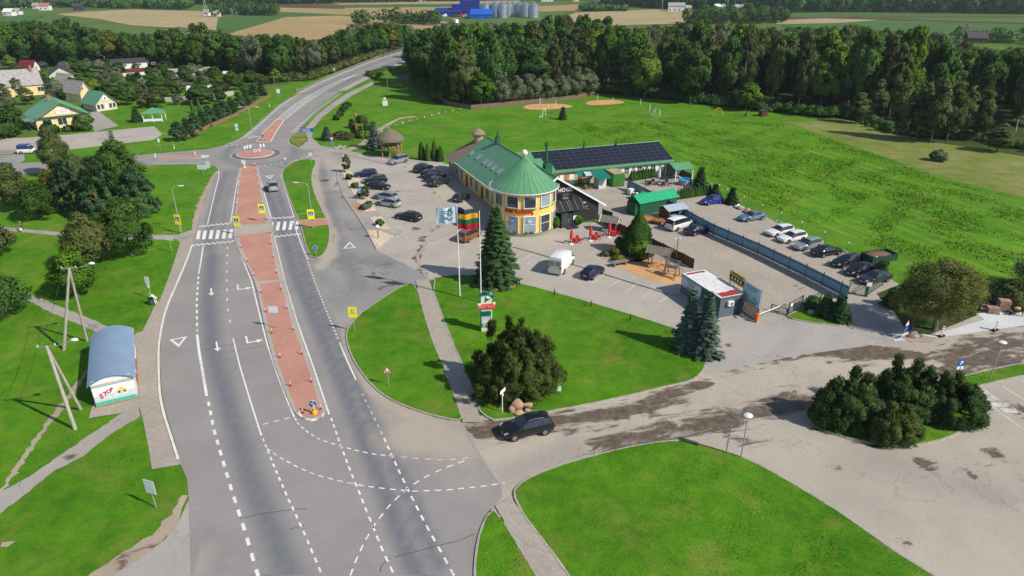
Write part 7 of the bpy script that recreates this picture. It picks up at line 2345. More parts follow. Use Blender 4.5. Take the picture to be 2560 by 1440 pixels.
MB().lathe([(1.2,.9),(1.3,1.0),(1.25,1.08),(.6,1.16),(.01,1.18)],24).build("cover",pm("pool_cover_blue",(0.02,0.32,0.62),.5),t)
x,y=G(1697,446)
t=thing("patio_gazebo","green roofed open gazebo at the end of the annex","gazebo",(x,y,.05),AF.rz)
MB().slab([(-2.2,-2.0,2.3),(2.2,-2.0,2.3),(2.2,.3,3.1),(-2.2,.3,3.1)],.08).slab([(-2.2,.3,3.1),(2.2,.3,3.1),(2.2,2.4,2.3),(-2.2,2.4,2.3)],.08).build("roof",M_groof,t)
for a in(-1.9,1.9):
 for b in(-1.7,2.1):
  MB().b2(a-.08,a+.08,b-.08,b+.08,0,2.35).build("post",M_wtrim,t)
MB().b2(-1.9,1.9,2.0,2.1,0,2.3).b2(1.85,1.95,-1.5,2.0,0,1.1).build("back_wall",M_kg,t)
# ---- terrace: shelter with bicycles, playground
def aframe(label,u,v,rz,w_,h,name="rustic_shelter",roof=True):
 x,y=G(u,v)
 t=thing(name,label,"play frame" if "swing" in label or "climb" in label else "shelter",(x,y,.05),rz)
 for sx_ in(-w_/2,w_/2):
  for sy in(-1,1):
   MB().tube([(sx_,sy*.95,0),(sx_+random.uniform(-.1,.1),sy*.5,h*.55),(sx_,sy*.12,h)],[.09,.08,.06],6).build("leg",M_woodg,t)
 MB().cyl((-w_/2-.3,0,h),(w_/2+.3,0,h),.07,n=7).build("ridge_beam",M_woodg,t)
 if roof:
  for sy in(-1,1):
   n=8
   for k in range(n):
    x0=-w_/2-.4+k*(w_+.8)/n
    MB().slab([(x0,sy*1.0,h-.75),(x0+(w_+.8)/n*.92,sy*1.0,h-.75),(x0+(w_+.8)/n*.92,0,h+.1),(x0,0,h+.1)][::sy],.03).build("roof_board",M_woodg,t)
  for sx_ in(-w_/2-.42,w_/2+.42):
   for sy in(-1,1):
    MB().cyl((sx_,0,h+.15),(sx_,sy*1.1,h-.75),.05,n=5).build("barge_pole",M_wtrim if "bicycle" in label else M_woodg,t)
 return t
aframe("rustic roofed bicycle shelter by the brown fence",1524,578,R(-25),2.2,2.4)
sw=aframe("grey roofed wooden swing frame on the orange sand",1646,668,R(-30),2.6,2.9,"swing_frame")
for k in(-.5,.5):
 MB().cyl((k-.25,0,2.8),(k-.25,0,.5),.015,n=4).cyl((k+.25,0,2.8),(k+.25,0,.5),.015,n=4).box((k,0,.48),(.55,.25,.05)).build("swing_seat",M_redp if k>0 else M_woodg,sw)
cl=aframe("rustic wooden climbing frame with ladders on the sand",1678,690,R(-35),1.6,2.3,"climbing_frame",False)
for k in range(6):
 MB().cyl((-.9,-.95+k*.14,.25+k*.35),(.9,-.95+k*.14,.25+k*.35),.04,n=5).build("rung",M_woodg,cl)
MB().b2(-.8,.8,-.5,.5,1.35,1.42).build("platform",M_woodg,cl)
MB().cyl((.9,0,2.2),(2.4,-.4,1.9),.05,n=6).cyl((-.9,.2,2.0),(-2.2,.4,2.3),.05,n=6).cyl((.6,-.9,.5),(2.1,-1.3,.9),.06,n=6).build("pole_arms",M_woodg,cl)
x,y=G(1548,664)
t=thing("rustic_bench","low weathered plank table at the edge of the sand","table",(x,y,.05),R(25))
MB().b2(-1.3,1.3,-.45,.45,.55,.63).build("top",M_woodg,t)
for a in(-.9,.9):
 MB().b2(a-.12,a+.12,-.35,.35,0,.55).build("leg",M_woodg,t)
for k,(u,v)in enumerate(((1506,585),(1516,590))):
 x,y=G(u,v)
 t=thing("bicycle",["first","second"][k]+" bicycle leaning in front of the rustic shelter","bicycle",(x,y,.05),R(20+12*k))
 for a in(-.52,.52):
  w_=MB()
  ring_=[(a+.33*math.cos(2*math.pi*i/16),0,.34+.33*math.sin(2*math.pi*i/16))for i in range(17)]
  w_.tube(ring_,.02,5)
  for i in range(0,16,4):
   w_.cyl((a,0,.34),ring_[i],.006,n=3)
  w_.build("wheel",M_tyre,t)
 MB().tube([(-.52,0,.34),(-.1,0,.32),(.38,0,.8),(.52,0,.34)],.02,5).tube([(-.1,0,.32),(-.2,0,.85),(.38,0,.85)],.02,5).build("frame",pm("bike_green",(0.03,0.12,0.05),.4),t)
 MB().b2(-.33,-.07,-.06,.06,.86,.92).build("saddle",M_trim,t)
 MB().cyl((.4,-.25,1.0),(.4,.25,1.0),.018,n=5).cyl((.38,0,.8),(.4,0,1.0),.02,n=5).build("handlebar",M_trim,t)
x,y=G(979,390)
t=thing("lookout_tower","rustic log lookout with dark thatched conical roof","lookout tower",(x,y,.02))
zt=HT(979,390,322)
for k in range(7):
 a=2*math.pi*k/7+.2
 MB().tube([(2.2*math.cos(a),2.2*math.sin(a),0),(2.25*math.cos(a+.05),2.2*math.sin(a),2.2),(2.0*math.cos(a),2.0*math.sin(a),zt*.62)],[.17,.14,.11],7).build("log_post",M_log,t)
for z in(1.6,2.9,3.4):
 for k in range(7):
  a,b=2*math.pi*k/7+.2,2*math.pi*(k+1)/7+.2
  MB().cyl((2.2*math.cos(a),2.2*math.sin(a),z+random.uniform(-.15,.15)),(2.2*math.cos(b),2.2*math.sin(b),z+random.uniform(-.15,.15)),.08,n=6).build("log_rail",M_log,t)
MB().cyl((0,0,2.35),(0,0,2.5),2.1,n=14).build("platform",M_woodg,t)
MB().lathe([(3.1,zt*.60),(2.9,zt*.70),(1.9,zt*.84),(.9,zt*.94),(.1,zt)],22).lathe([(3.1,zt*.60),(2.0,zt*.66),(.1,zt*.9)],22).build("thatch_roof",M_thatch,t)
for k in range(8):
 MB().box((1.0+k*.3,-2.4-.0*k,2.3-k*.3),(.3,.9,.06)).build("stair_tread",M_log,t)
MB().cyl((.9,-2.85,2.9),(3.4,-2.85,.4),.07,n=6).cyl((.9,-1.95,2.4),(3.4,-1.95,.0),.08,n=6).build("stair_rail",M_log,t)
# ========= BUS SHELTER
BSF=Frame(G(242,1020),yaw(G(242,1020),G(348,995)))
bs=thing("bus_shelter","white bus shelter with arched blue grey roof and STOP mural","bus shelter",BSF.world(0,0,.05),BSF.rz)
BW,BL,BH=3.5,10.4,2.35
M_bsw=pm("white_block_wall",(0.72,0.72,0.69),.8,var=.06,dirt=.15)
MB().b2(0,BW,0,.2,.1,BH).build("end_wall",M_bsw,bs)
MB().b2(0,BW,BL-.2,BL,.1,BH).build("end_wall",M_bsw,bs)
MB().b2(0,.2,.2,BL-.2,.1,BH).build("back_wall",M_bsw,bs)
MB().b2(BW-.2,BW,.2,2.2,.1,BH).b2(BW-.2,BW,BL-2.2,BL-.2,.1,BH).b2(BW-.15,BW-.05,5.0,5.2,.1,BH).build("front_wall",M_bsw,bs)
MB().b2(-.05,BW+.05,-.05,BL+.05,0,.1).build("floor_slab",M_brick,bs)
n=16
def arc_(k,r_=0.0):
 f=k/n
 x=-.28+(BW+.56)*f
 return(x,BH+.05+.78*math.sin(math.pi*f)**.9+r_)
NR2=21
M_broof=pm("blue_grey_roof_sheet",(0.25,0.34,0.47),.45,.15,.08,.6,.5)
for j in range(NR2):
 y0=-.35+j*(BL+.7)/NR2
 y1=y0+(BL+.7)/NR2-.012
 q=MB()
 vs=[(arc_(k)[0],y0,arc_(k)[1])for k in range(n+1)]+[(arc_(k)[0],y1,arc_(k)[1])for k in range(n+1)]
 q.add(vs,[(k,k+1,n+2+k,n+1+k)for k in range(n)])
 q.add([(v[0],y0,v[2]+.03)for v in vs[:n+1]]+[(v[0],y0+.05,v[2]+.03)for v in vs[:n+1]],[(k,k+1,n+2+k,n+1+k)for k in range(n)])
 q.build("roof_sheet",M_broof,bs)
for y in(-.05,BL+.03):
 pts=[arc_(k)for k in range(1,n)]
 gb=MB().add([(x,y,z-.04)for x,z in pts]+[(pts[-1][0],y,BH+.0),(pts[0][0],y,BH+.0)],[tuple(range(len(pts)+2))])
 gbo=gb.build("gable_sheet",M_sback,bs)
 if y<0:
  for k in range(7):
   MB().b2(.15+.0*k,BW-.15,y-.015,y-.003,BH+.05+k*.1,BH+.08+k*.1).build("sheet_rib",M_wtrim,gbo)if k<5 else None
ew=-.004
mur=[o for o in bs.children if o.name.startswith("end_wall")][0]
for z0,z1,c,nm in((BH-.16,BH-.02,(0.75,0.36,0.16),"orange_stripe"),(BH-.30,BH-.18,(0.10,0.45,0.62),"blue_stripe"),(.5,1.15,(0.50,0.56,0.58),"painted_road"),(.12,.5,(0.06,0.42,0.26),"painted_grass")):
 MB().b2(0.01,BW-.01,-.016,-.002,z0,z1).build(nm,pm("mural_"+nm,c,.8,dirt=.1),mur)
for k in range(5):
 MB().b2(.35+k*.68,.7+k*.68,-.022,-.016,.78+k*.02,.84+k*.02).build("painted_dash",M_sw,mur)
lx=.45
for k,ch in enumerate("STOP"):
 s=.72-k*.1
 lettering("painted_letter",ch,s,pm("mural_red",(0.45,0.02,0.08),.8),mur,(lx+s*.25,-.03,1.05+k*.17),(R(90),0,0),.006,1.0,bold=.02)
 lx+=s*.55
tx=MB().b2(1.95,2.75,-.03,-.018,1.12,1.36).add([(2.1,-.025,1.36),(2.62,-.025,1.36),(2.5,-.025,1.56),(2.2,-.025,1.56)],[(0,1,2,3)]).build("painted_yellow_car",pm("mural_yellow",(0.70,0.48,0.10),.8),mur)
for x in(2.12,2.58):
 MB().cyl((x,-.034,1.12),(x,-.03,1.12),.1,n=12).build("painted_wheel",M_sk,tx)
# ========= POLES, LAMPS, SIGNS
M_cpole=pm("concrete_pole",(0.42,0.37,0.31),.9,var=.2,scale=1.5,bmp=.2)
def a_pole(label,p1,p2,top,arm_rz):
 a,b=Vector((*G(*p1),0)),Vector((*G(*p2),0))
 t=thing("utility_pole",label,"utility pole",a)
 h=HT(*p1,top[1])
 ax,ay=G(top[0],top[1],h)
 ap=Vector((ax,ay,h))-a
 for f,r_ in((Vector((0,0,0)),.17),(b-a,.15)):
  d=(ap-f).normalized()
  m=MB()
  m.box((f+ap)/2,(.26,.24,(ap-f).length+.1),0)if 0 else m.cyl(f-d*.2,ap+d*.1,r_,r_*.72,8)
  m.build("leg",M_cpole,t)
 MB().box(ap+Vector((0,0,.05)),(1.5,.1,.1),arm_rz).build("cross_arm",M_galv,t)
 for k in(-.65,.65):
  q=ap+Vector((math.cos(arm_rz)*k,math.sin(arm_rz)*k,.12))
  MB().cyl(q,q+Vector((0,0,.18)),.05,.03,8).build("insulator",M_sw,t)
 e=ap+Vector((math.cos(arm_rz),math.sin(arm_rz),0))*.75
 e2=e+Vector((1.1,.35,.35))
 MB().cyl(e,e2,.035,n=6).build("lamp_arm",M_galv,t)
 MB().rock(e2+Vector((.25,.08,.03)),.3,3,(1.2,.6,.45)).build("lamp_head",M_sback,t)
 return a+ap
A1=a_pole("A-shaped concrete utility pole with lamp left of the bus shelter",(188,1073),(202,1024),(117,868),R(15))
A2=a_pole("A-shaped concrete utility pole with lamp behind the young maple",(160,875),(218,853),(173,672),R(10))
M_wire=pm("power_wire",(0.05,0.05,0.05),.6)
for k,dx in((0,-.65),(1,.65)):
 P,Q=A1+Vector((dx,.1,.25)),A2+Vector((dx,.1,.25))
 ext=Q+(Q-P)*1.6
 pts=[]
 for s in range(25):
  f=s/24
  p=P.lerp(Q,f)
  pts.append(p-Vector((0,0,.5*math.sin(math.pi*f))))
 w=MB().tube(pts,.018,4).build("power_line",M_wire)
 tag(w,["left","right"][k]+" thin overhead wire between the two concrete poles","wire")
def wood_pole(label,u,v,vt,arm=False):
 x,y=G(u,v)
 t=thing("wooden_pole",label,"utility pole",(x,y,0))
 h=HT(u,v,vt)
 MB().cyl((0,0,-.1),(0,0,h),.14,.09,8).build("pole",M_woodg,t)
 MB().b2(-.5,.5,-.05,.05,h-.3,h-.2).build("cross_arm",M_woodg,t)
wood_pole("wooden pole on the lawn below the bridge",970,237,180)
wood_pole("wooden pole among the conifers left of the rising road",689,232,178)
wood_pole("wooden pole standing in the gardens",494,222,188)
wood_pole("wooden pole between the shop and the cottages",206,265,216)
def street_lamp(label,u,v,vt,arm=(-1,0),ln=2.0,double=False):
 x,y=G(u,v)
 h=HT(u,v,vt)
 t=thing("street_lamp",label,"street lamp",(x,y,.04))
 MB().cyl((0,0,0),(0,0,h-.5),.085,.055,8).build("pole",M_steel,t)
 for sg in((1,-1)if double else(1,)):
  a=Vector((arm[0],arm[1],0))*sg
  MB().tube([Vector((0,0,h-.55)),a*.25+Vector((0,0,h-.15)),a*.8+Vector((0,0,h)),a*ln+Vector((0,0,h+.02))],.04,6).build("arm",M_steel,t)
  hd=a*(ln+.3)+Vector((0,0,h+.02))
  MB().box(hd,(.75,.26,.1),math.atan2(a.y,a.x)).build("lamp_head",M_sback,t)
street_lamp("street lamp on the left lawn above the crossing sign",453.6,582,466,(1,.1),1.1)
street_lamp("street lamp on the narrow lawn island",784,571,458,(-1,.1),1.6)
street_lamp("tall double-armed lamp in the roundabout",638,376,268,(1,.05),1.6,True)
def disc_lamp(label,u,v,vt):
 x,y=G(u,v)
 h=HT(u,v,vt)
 t=thing("park_lamp",label,"street lamp",(x,y,.1))
 MB().cyl((0,0,0),(0,0,h-.3),.06,.045,8).build("pole",M_steel,t)
 MB().lathe([(.05,h-.32),(.12,h-.2),(.1,h-.05)],12).build("lamp_glass",M_glassl,t)
 MB().lathe([(.36,h-.06),(.38,h-.02),(.3,h+.04),(.12,h+.1),(.01,h+.11)],18).build("lamp_shade",M_sback,t,True)
disc_lamp("disc shaded park lamp at the tip of the bottom lawn",1852,1145,1040)
disc_lamp("disc shaded park lamp at the right edge by the P sign",2474,950,857)
x,y=G(946,597)
t=thing("globe_lamp","white globe lamp in the triangular gravel bed","lamp",(x,y,.12))
h=HT(946,597,566)
MB().cyl((0,0,0),(0,0,h-.4),.07,.05,8).build("pole",M_trim,t)
MB().lathe([(.02,h-.42),(.24,h-.34),(.32,h-.16),(.26,h+.04),(.02,h+.13)],14).build("globe",M_sw,t,True)
x,y=G(1689,655)
t=thing("yard_lamp","twin headed yard lamp by the terrace fence","lamp",(x,y,.04))
h=HT(1689,655,597)
MB().cyl((0,0,0),(0,0,h),.06,.05,8).build("pole",M_wood,t)
for sg in(-1,1):
 MB().box((sg*.3,0,h),(.3,.2,.12)).build("lamp_head",M_sback,t)
 MB().cyl((0,0,h-.1),(sg*.3,0,h),.025,n=5).build("arm",M_galv,t)
def sign(label,u,v,vt,rz=0.0,parts=(),z=.04,pole=M_steel,name="road_sign",r=.045,top=None):
 """post with plates; parts = list of builders f(thing, h)"""
 x,y=G(u,v)
 h=HT(u,v,vt)
 t=thing(name,label,"road sign",(x,y,z),rz)
 MB().cyl((0,0,0),(0,0,h-.05),r,n=7).build("post",pole,t)
 for p in parts:
  p(t,h)
 return t
def plate(w,h_,m,dz=0.0,face=-.05,back=True,bm=None):
 def f(t,h):
  c=h-h_/2-dz
  o=MB().b2(-w/2,w/2,face-.02,face,c-h_/2,c+h_/2).build("plate",m,t)
  if back:
   MB().b2(-w/2,w/2,face+.002,face+.012,c-h_/2,c+h_/2).build("plate_back",bm or M_sback,t)
 return f
def crossing(s=1.0):
 def f(t,h):
  w,hh=1.08*s,1.62*s
  c=h-hh/2
  o=MB().b2(-w/2,w/2,-.07,-.05,h-hh,h).build("plate",M_sy,t)
  b=MB().b2(-.36*s,.36*s,-.085,-.071,c-.3*s,c+.42*s).build("blue_square",M_sb,o)
  MB().add([(-.3*s,-.09,c-.2*s),(.3*s,-.09,c-.2*s),(0,-.09,c+.34*s)],[(0,1,2)]).build("white_triangle",M_sw,b)
  MB().add([(-.1*s,-.095,c-.14*s),(.02*s,-.095,c-.14*s),(.06*s,-.095,c+.14*s),(-.02*s,-.095,c+.14*s)],[(0,1,2,3)]).add([(.05*s,-.095,c-.14*s),(.13*s,-.095,c-.14*s),(.06*s,-.095,c+.04*s),(.0,-.095,c+.04*s)],[(0,1,2,3)]).cyl((.03*s,-.096,c+.19*s),(.03*s,-.091,c+.19*s),.045*s,n=10).build("walking_figure",M_sk,b)
  MB().b2(-.3*s,.3*s,-.09,-.086,c-.27*s,c-.23*s).build("stripe",M_sw,b)
 return f
sign("yellow framed crossing sign on the left lawn",452,584,537,R(-12),[crossing()])
sign("yellow framed crossing sign at the left edge of the median",598,588,542,R(-8),[crossing()],z=.13)
sign("yellow framed crossing sign at the right edge of the median",660,556,511,R(-2),[crossing()],z=.13)
sign("yellow framed crossing sign on the narrow lawn island",782,572,525,R(4),[crossing()],z=.13)
def yel_child(t,h):
 w,hh=1.0,1.3
 o=MB().b2(-w/2,w/2,-.07,-.05,h-hh,h).build("plate",M_sy,t)
 MB().b2(-w/2,w/2,-.048,-.038,h-hh,h).build("plate_back",M_sback,t)
 c=h-.5
 MB().add([(-.36,-.075,c-.3),(.36,-.075,c-.3),(0,-.075,c+.36)],[(0,1,2)]).build("red_triangle",M_sr,o)
 MB().add([(-.27,-.08,c-.25),(.27,-.08,c-.25),(0,-.08,c+.25)],[(0,1,2)]).build("white_triangle",M_sw,o)
 MB().b2(-.09,-.03,-.088,-.082,c-.2,c).b2(.02,.07,-.088,-.082,c-.2,c-.05).cyl((-.06,-.088,c+.05),(-.06,-.082,c+.05),.04,n=8).build("figures",M_sk,o)
sign("square yellow warning sign at the tip of the triangular lawn",887,830,770,R(-6),[yel_child],z=.13)
def tri(t,h,s=.9,up=True,dz=0.0,bump_=False):
 c=h-s*.45-dz
 q=1 if up else-1
 o=MB().add([(-s*.52,-.06,c-q*s*.42),(s*.52,-.06,c-q*s*.42),(0,-.06,c+q*s*.48)]+[(-s*.52,-.045,c-q*s*.42),(s*.52,-.045,c-q*s*.42),(0,-.045,c+q*s*.48)],[(0,1,2),(3,5,4),(0,3,4,1),(1,4,5,2),(2,5,3,0)]).build("plate",M_sr,t)
 k=.72
 MB().add([(-s*.52*k,-.066,c-q*s*(.42*k+.03)),(s*.52*k,-.066,c-q*s*(.42*k+.03)),(0,-.066,c+q*s*.33)],[(0,1,2)]).build("white_face",M_sw,o)
 if bump_:
  MB().add([(-.27,-.07,c-.26),(.27,-.07,c-.26),(.14,-.07,c-.1),(.0,-.07,c-.2),(-.14,-.07,c-.1)],[(0,1,2,3,4)]).build("bump_symbol",M_sk,o)
sign("triangular uneven road sign on the triangular lawn",972,966,918,R(-4),[lambda t,h:tri(t,h,.95,True,0,True)],z=.13)
def disc(m,s=.4,dz=0.0,arrow_=None):
 def f(t,h):
  c=h-s-dz
  o=MB().cyl((0,-.05,c),(0,-.065,c),s,n=22).build("plate",M_sw,t)
  MB().cyl((0,-.066,c),(0,-.072,c),s*.93,n=22).build("blue_face",m,o)
  if arrow_=='bar':
   MB().box((0,-.078,c),(s*1.2,.008,s*.2),0,0,R(28)).add([(s*.35,-.08,c-s*.62),(s*.75,-.08,c-s*.42),(s*.5,-.08,c-s*.05)],[(0,1,2)]).build("arrow",M_sw,o)
  elif arrow_:
   for k in range(3):
    a=R(90+120*k)
    MB().box((.5*s*math.cos(a),-.078,c+.5*s*math.sin(a)),(s*.55,.006,s*.18),0,0,-a-R(90)).build("arrow",M_sw,o)
 return f
t=sign("round blue keep-right sign on yellow post at the median nose",787,1036,1003,R(-8),[disc(M_sb,.42,0,'bar')],z=.13,pole=pm("yellow_post",(0.70,0.40,0.01),.5),r=.10)
MB().lathe([(.26,0),(.26,.25),(.14,.35)],14).build("post_base",pm("yellow_post",(0.70,0.40,0.01),.5),t)
MB().lathe([(.105,.6),(.105,.85)],10).build("white_band",M_sw,t)
sign("round blue roundabout sign at the foot of the lawn island",791,641,614,R(0),[disc(M_sb,.38,0,'ring')],z=.13)
sign("give way and round blue sign at the roundabout entry by the lawn island",716.5,421,393,R(5),[lambda t,h:tri(t,h,.95,False),disc(M_sb,.4,.95,'ring')],z=.05)
sign("give way and round blue sign on the lawn before the flower bed",832.5,373,343,R(0),[lambda t,h:tri(t,h,.95,False),disc(M_sb,.4,.95,'ring')],z=.03)
sign("round blue sign on the far red island",658,352,336,R(0),[disc(M_sb,.45,0,'ring')],z=.13)
sign("white backed sign on a pole in the middle of the median",691,822,768,R(-4),[plate(1.05,.8,M_sback)],z=.13)
sign("white backed sign by the path to the left crossing",430.5,631,589,R(-10),[plate(1.15,.75,M_sback)])
sign("narrow white backed sign with lower plate behind the rubbish bin",379,746,692,R(-12),[plate(.6,.85,M_sback),plate(.36,.62,M_sw,.9)])
sign("large white backed sign on the bottom left lawn",390.5,1270,1201,R(-18),[plate(.95,1.25,M_sback)])
sign("first white backed board at the roundabout's left corner",509,438,412,R(-6),[plate(2.0,.95,M_sback)])
sign("tall white backed plate behind the first board at the left corner",524,433,403,R(-6),[plate(.8,1.4,M_sback)])
sign("slim white sign on the west street island",391,401,385,R(0),[plate(.3,.9,M_sw)],z=.1)
sign("white post sign on the far verge beside the west street",402,376,346,R(0),[plate(.45,.9,M_sw)])
sign("round blue and triangle sign on the verge under the conifers",595,338,310,R(0),[plate(.8,.8,M_sback),plate(.7,.7,M_sback,.95)])
sign("back of a round sign at the tip of the lawn island",779,409,383,R(0),[plate(.75,.75,M_sback)],z=.13)
sign("white backed sign on the median's roundabout end",611,419,401,R(0),[plate(.85,.8,M_sback)],z=.13)
sign("white sign by the wooden pole beside the rising road",698,245,223,R(0),[plate(1.0,1.3,M_sw)])
sign("small sign by the guard rail below the wood",836,183,170,R(0),[plate(.9,1.2,M_sback)])
sign("green direction board at the bridge railing",1007,133,115,R(0),[plate(2.4,1.3,M_sg)],z=3.6)
def bus_sign(t,h):
 o=MB().b2(-.5,.5,-.07,-.05,h-1.2,h).build("plate",M_sb,t)
 MB().b2(-.38,.38,-.08,-.071,h-.78,h-.38).build("white_face",M_sw,o)
 MB().b2(-.3,.3,-.086,-.081,h-.66,h-.48).build("bus_symbol",M_sb,o)
 MB().b2(-.4,.4,-.08,-.071,h-1.1,h-.95).build("white_face",M_sw,o)
sign("blue and white bus stop sign in the parking gravel",903,500,468,R(0),[bus_sign],z=.13)
def psign(t,h):
 o=MB().b2(-.36,.36,-.07,-.05,h-.72,h).build("plate",M_sb,t)
 lettering("sign_letter","P",.62,M_sw,o,(0,-.075,h-.37),(R(90),0,0),.004,bold=.015)
 q=MB().b2(-.36,.36,-.07,-.05,h-1.1,h-.76).build("lower_plate",M_sw,t)
 MB().cyl((0,-.075,h-.95),(0,-.071,h-.95),.09,n=12).b2(-.03,.03,-.076,-.071,h-.9,h-.8).build("wheelchair_symbol",M_sb,q)
sign("blue P parking sign with wheelchair plate by the grass strip",2391,945,900,R(8),[psign],z=.05)
sign("blank white sign seen edge-on beside the disc lamp",1815,1134,1055,R(72),[plate(.7,1.1,M_sw)],z=.12)
sign("arrow shaped sign on a white post near the stones",1256,1034,976,R(60),[plate(.9,.35,M_sw),lambda t,h:tri(t,h,.5,True,.3)],z=.12,pole=M_sw)
t=thing("lawn_notice","small white notice on two legs beside the big pine","notice",at(1398,988,.13))
MB().b2(-.18,.18,-.02,.02,.35,.85).build("board",M_sw,t)
for x in(-.13,.13):
 MB().b2(x-.02,x+.02,-.02,.02,0,.35).build("leg",M_galv,t)
def dirsign(t,h):
 o=MB().b2(-1.5,1.5,-.07,-.05,h-1.25,h-.35).build("plate",M_sb,t)
 for z in(.55,.85,1.08):
  MB().b2(-1.2,.8,-.08,-.071,h-z-.04,h-z+.04).build("print_line",M_sw,o)
 MB().b2(-1.5,-.7,-.07,-.05,h-.3,h).build("red_number_plate",M_sr,t)
 MB().cyl((1.3,0,0),(1.3,0,h-.4),.05,n=6).build("post",M_steel,t)
sign("blue direction board with red number plate near the roundabout",770,346,317,R(0),[dirsign])
for k,(u,v,vt)in enumerate(((613,379,367),(619,377,365),(626,375.5,364),(631,375,362),(653,375,362),(661,374.5,361))):
 sign(["first","second","third","fourth","fifth","sixth"][k]+" slim white plate on the roundabout from the left",u,v,vt,R(30),[plate(.32,.75,M_sback)],z=.17)
for k,(u,v)in enumerate(((639.5,386),(650,384))):
 def chev(t,h):
  o=MB().cyl((0,-.05,h-.4),(0,-.07,h-.4),.4,n=20).build("plate",M_sw,t)
  for j in range(2):
   MB().box((-.15+j*.3,-.075,h-.3),(.3,.006,.1),0,0,R(45)).box((-.15+j*.3,-.076,h-.5),(.3,.006,.1),0,0,R(-45)).build("red_chevron",M_sr,o)
 sign(["larger","smaller"][k]+" red and white chevron disc on the roundabout",u,v,v-12,0,[chev],z=.17)
dme=MB().lathe([(.13,0),(.13,.05),(.045,.09),(.045,.68),(.02,.72)],10).mesh("post",pm("dull_red_plastic",(0.34,0.03,0.02),.6),True)
dmw=MB().lathe([(.047,.3),(.049,.31),(.049,.42),(.047,.43)],10).lathe([(.047,.52),(.049,.53),(.049,.62),(.047,.63)],10).mesh("reflective_band",M_sw)
def delin(u,v,z=.13):
 t=thing("delineator_post","small red and white delineator post on the brick median","delineator",at(u,v,z),0,"delineator posts along the brick median")
 link("post",dme,t)
 link("reflective_band",dmw,t)
for p in((600,448),(597,470),(595,491),(593,514),(590,543),(593,595),(604,622),(619,656),(636,692),(653,734),(665,782),(680,835),(701,897),(727,968),(758,1036),(640,428),(643,446),(647,466),(651,487),(657,511),(669,552),(676,584),(678,612),(684,646),(692,685),(703,725),(717,774),(734,827),(755,888),(779,958),(802,1026),(648,350),(668,335),(684,318),(702,306),(663,350),(680,334)):
 delin(*p)
for k,(u,v)in enumerate(((612,421),(637,417),(488,390))):
 t=thing("island_beacon",["left white and yellow beacon at the median's roundabout end","right red beacon at the median's roundabout end","yellow beacon on the west street island"][k],"beacon",at(u,v,.13))
 MB().lathe([(.22,0),(.22,.1),(.1,.2),(.1,1.0),(.02,1.05)],10).build("post",[M_sy,M_sr,pm("yellow_post",(0.70,0.40,0.01),.5)][k],t)
 MB().lathe([(.105,.5),(.105,.8)],10).build("band",M_sw,t)
for k,(u,v)in enumerate(((674,268),(744,228),(436,372))):
 t=thing("marker_post",["first white marker post on the verge of the rising road","second white marker post at the start of the guard rail","white marker post on the verge of the west street"][k],"marker post",at(u,v,.02))
 MB().b2(-.09,.09,-.05,.05,0,1.0).build("post",M_sw,t)
 MB().b2(-.095,.095,-.055,.055,.7,.85).build("black_band",M_sk,t)
# ========= FLAGS AND PYLON
def flag(label,u,v,vt,bands_,out,drop,emblem=False,rz=0.0,ln=2.2,hh=1.5):
 x,y=G(u,v)
 h=HT(u,v,vt)
 t=thing("flagpole",label,"flagpole",(x,y,.13))
 MB().cyl((0,0,0),(0,0,h),.075,.045,10).build("pole",M_sw,t)
 MB().lathe([(.2,0),(.2,.06),(.1,.1)],10).build("foot",M_galv,t)
 MB().lathe([(.01,h-.02),(.07,h+.05),(.01,h+.13)],8).build("finial",M_sw,t)
 nx,nz=18,9
 z0=h-drop
 n=len(bands_)
 for b,m in enumerate(bands_):
  vs,fs=[],[]
  for i in range(nx+1):
   for j in range(nz//n+1):
    f=i/nx
    g=(b+j/(nz//n))/n
    wav=.16*math.sin(f*7+g*1.6)*f+.05*math.sin(f*17+1)
    vs.append((out[0]*f*ln+out[1]*wav*0,out[1]*f*ln+wav,z0-g*hh-.22*f*f+.07*math.sin(f*8+g)))
  w=nz//n+1
  for i in range(nx):
   for j in range(w-1):
    fs.append((i*w+j,(i+1)*w+j,(i+1)*w+j+1,i*w+j+1))
  o=MB().add(vs,fs).build("flag_cloth" if n==1 else "flag_band",m,t,True)
  if emblem:
   e=MB()
   def fp(f,g,d):
    wav=.16*math.sin(f*7+g*1.6)*f+.05*math.sin(f*17+1)
    return(out[0]*f*ln,out[1]*f*ln+wav-d,z0-g*hh-.22*f*f+.07*math.sin(f*8+g))
   def stroke(pts,r_=.035):
    e.tube([fp(a,c,.03)for a,c in pts],r_,4)
   stroke([(.55+.17*math.cos(a),.42+.26*math.sin(a))for a in np.linspace(R(60),R(330),16)])
   stroke([(.55+.1*math.cos(a),.44+.15*math.sin(a))for a in np.linspace(R(0),R(300),14)])
   stroke([(.32+.1*math.cos(a),.34+.16*math.sin(a))for a in np.linspace(0,R(360),14)])
   stroke([(.28,.2),(.25,.08),(.33,.17),(.4,.08),(.4,.22)])
   stroke([(.2,.62),(.3,.76),(.42,.72),(.5,.6)],.06)
   e.build("emblem",pm("flag_green_print",(0.02,0.16,0.13),.8),o)
 return t
M_fw=pm("pale_flag_cloth",(0.58,0.70,0.80),.85)
flag("flagpole with pale flag bearing a green swirling emblem",1150,743,518,[M_fw],(-1,.1),.15,True,ln=2.55,hh=2.0)
flag("flagpole with yellow, green and red striped flag",1203,758,532,[pm("flag_yellow",(0.72,0.36,0.02),.8),pm("flag_green",(0.02,0.115,0.05),.8),pm("flag_red",(0.42,0.01,0.03),.8)],(-1,.05),.2,ln=2.6,hh=1.9)
x,y=G(1217,829)
hpy=HT(1217,829,737)
py=thing("sign_pylon","tall cream and green pylon sign reading BISTRO","sign pylon",(x,y,.12),R(8))
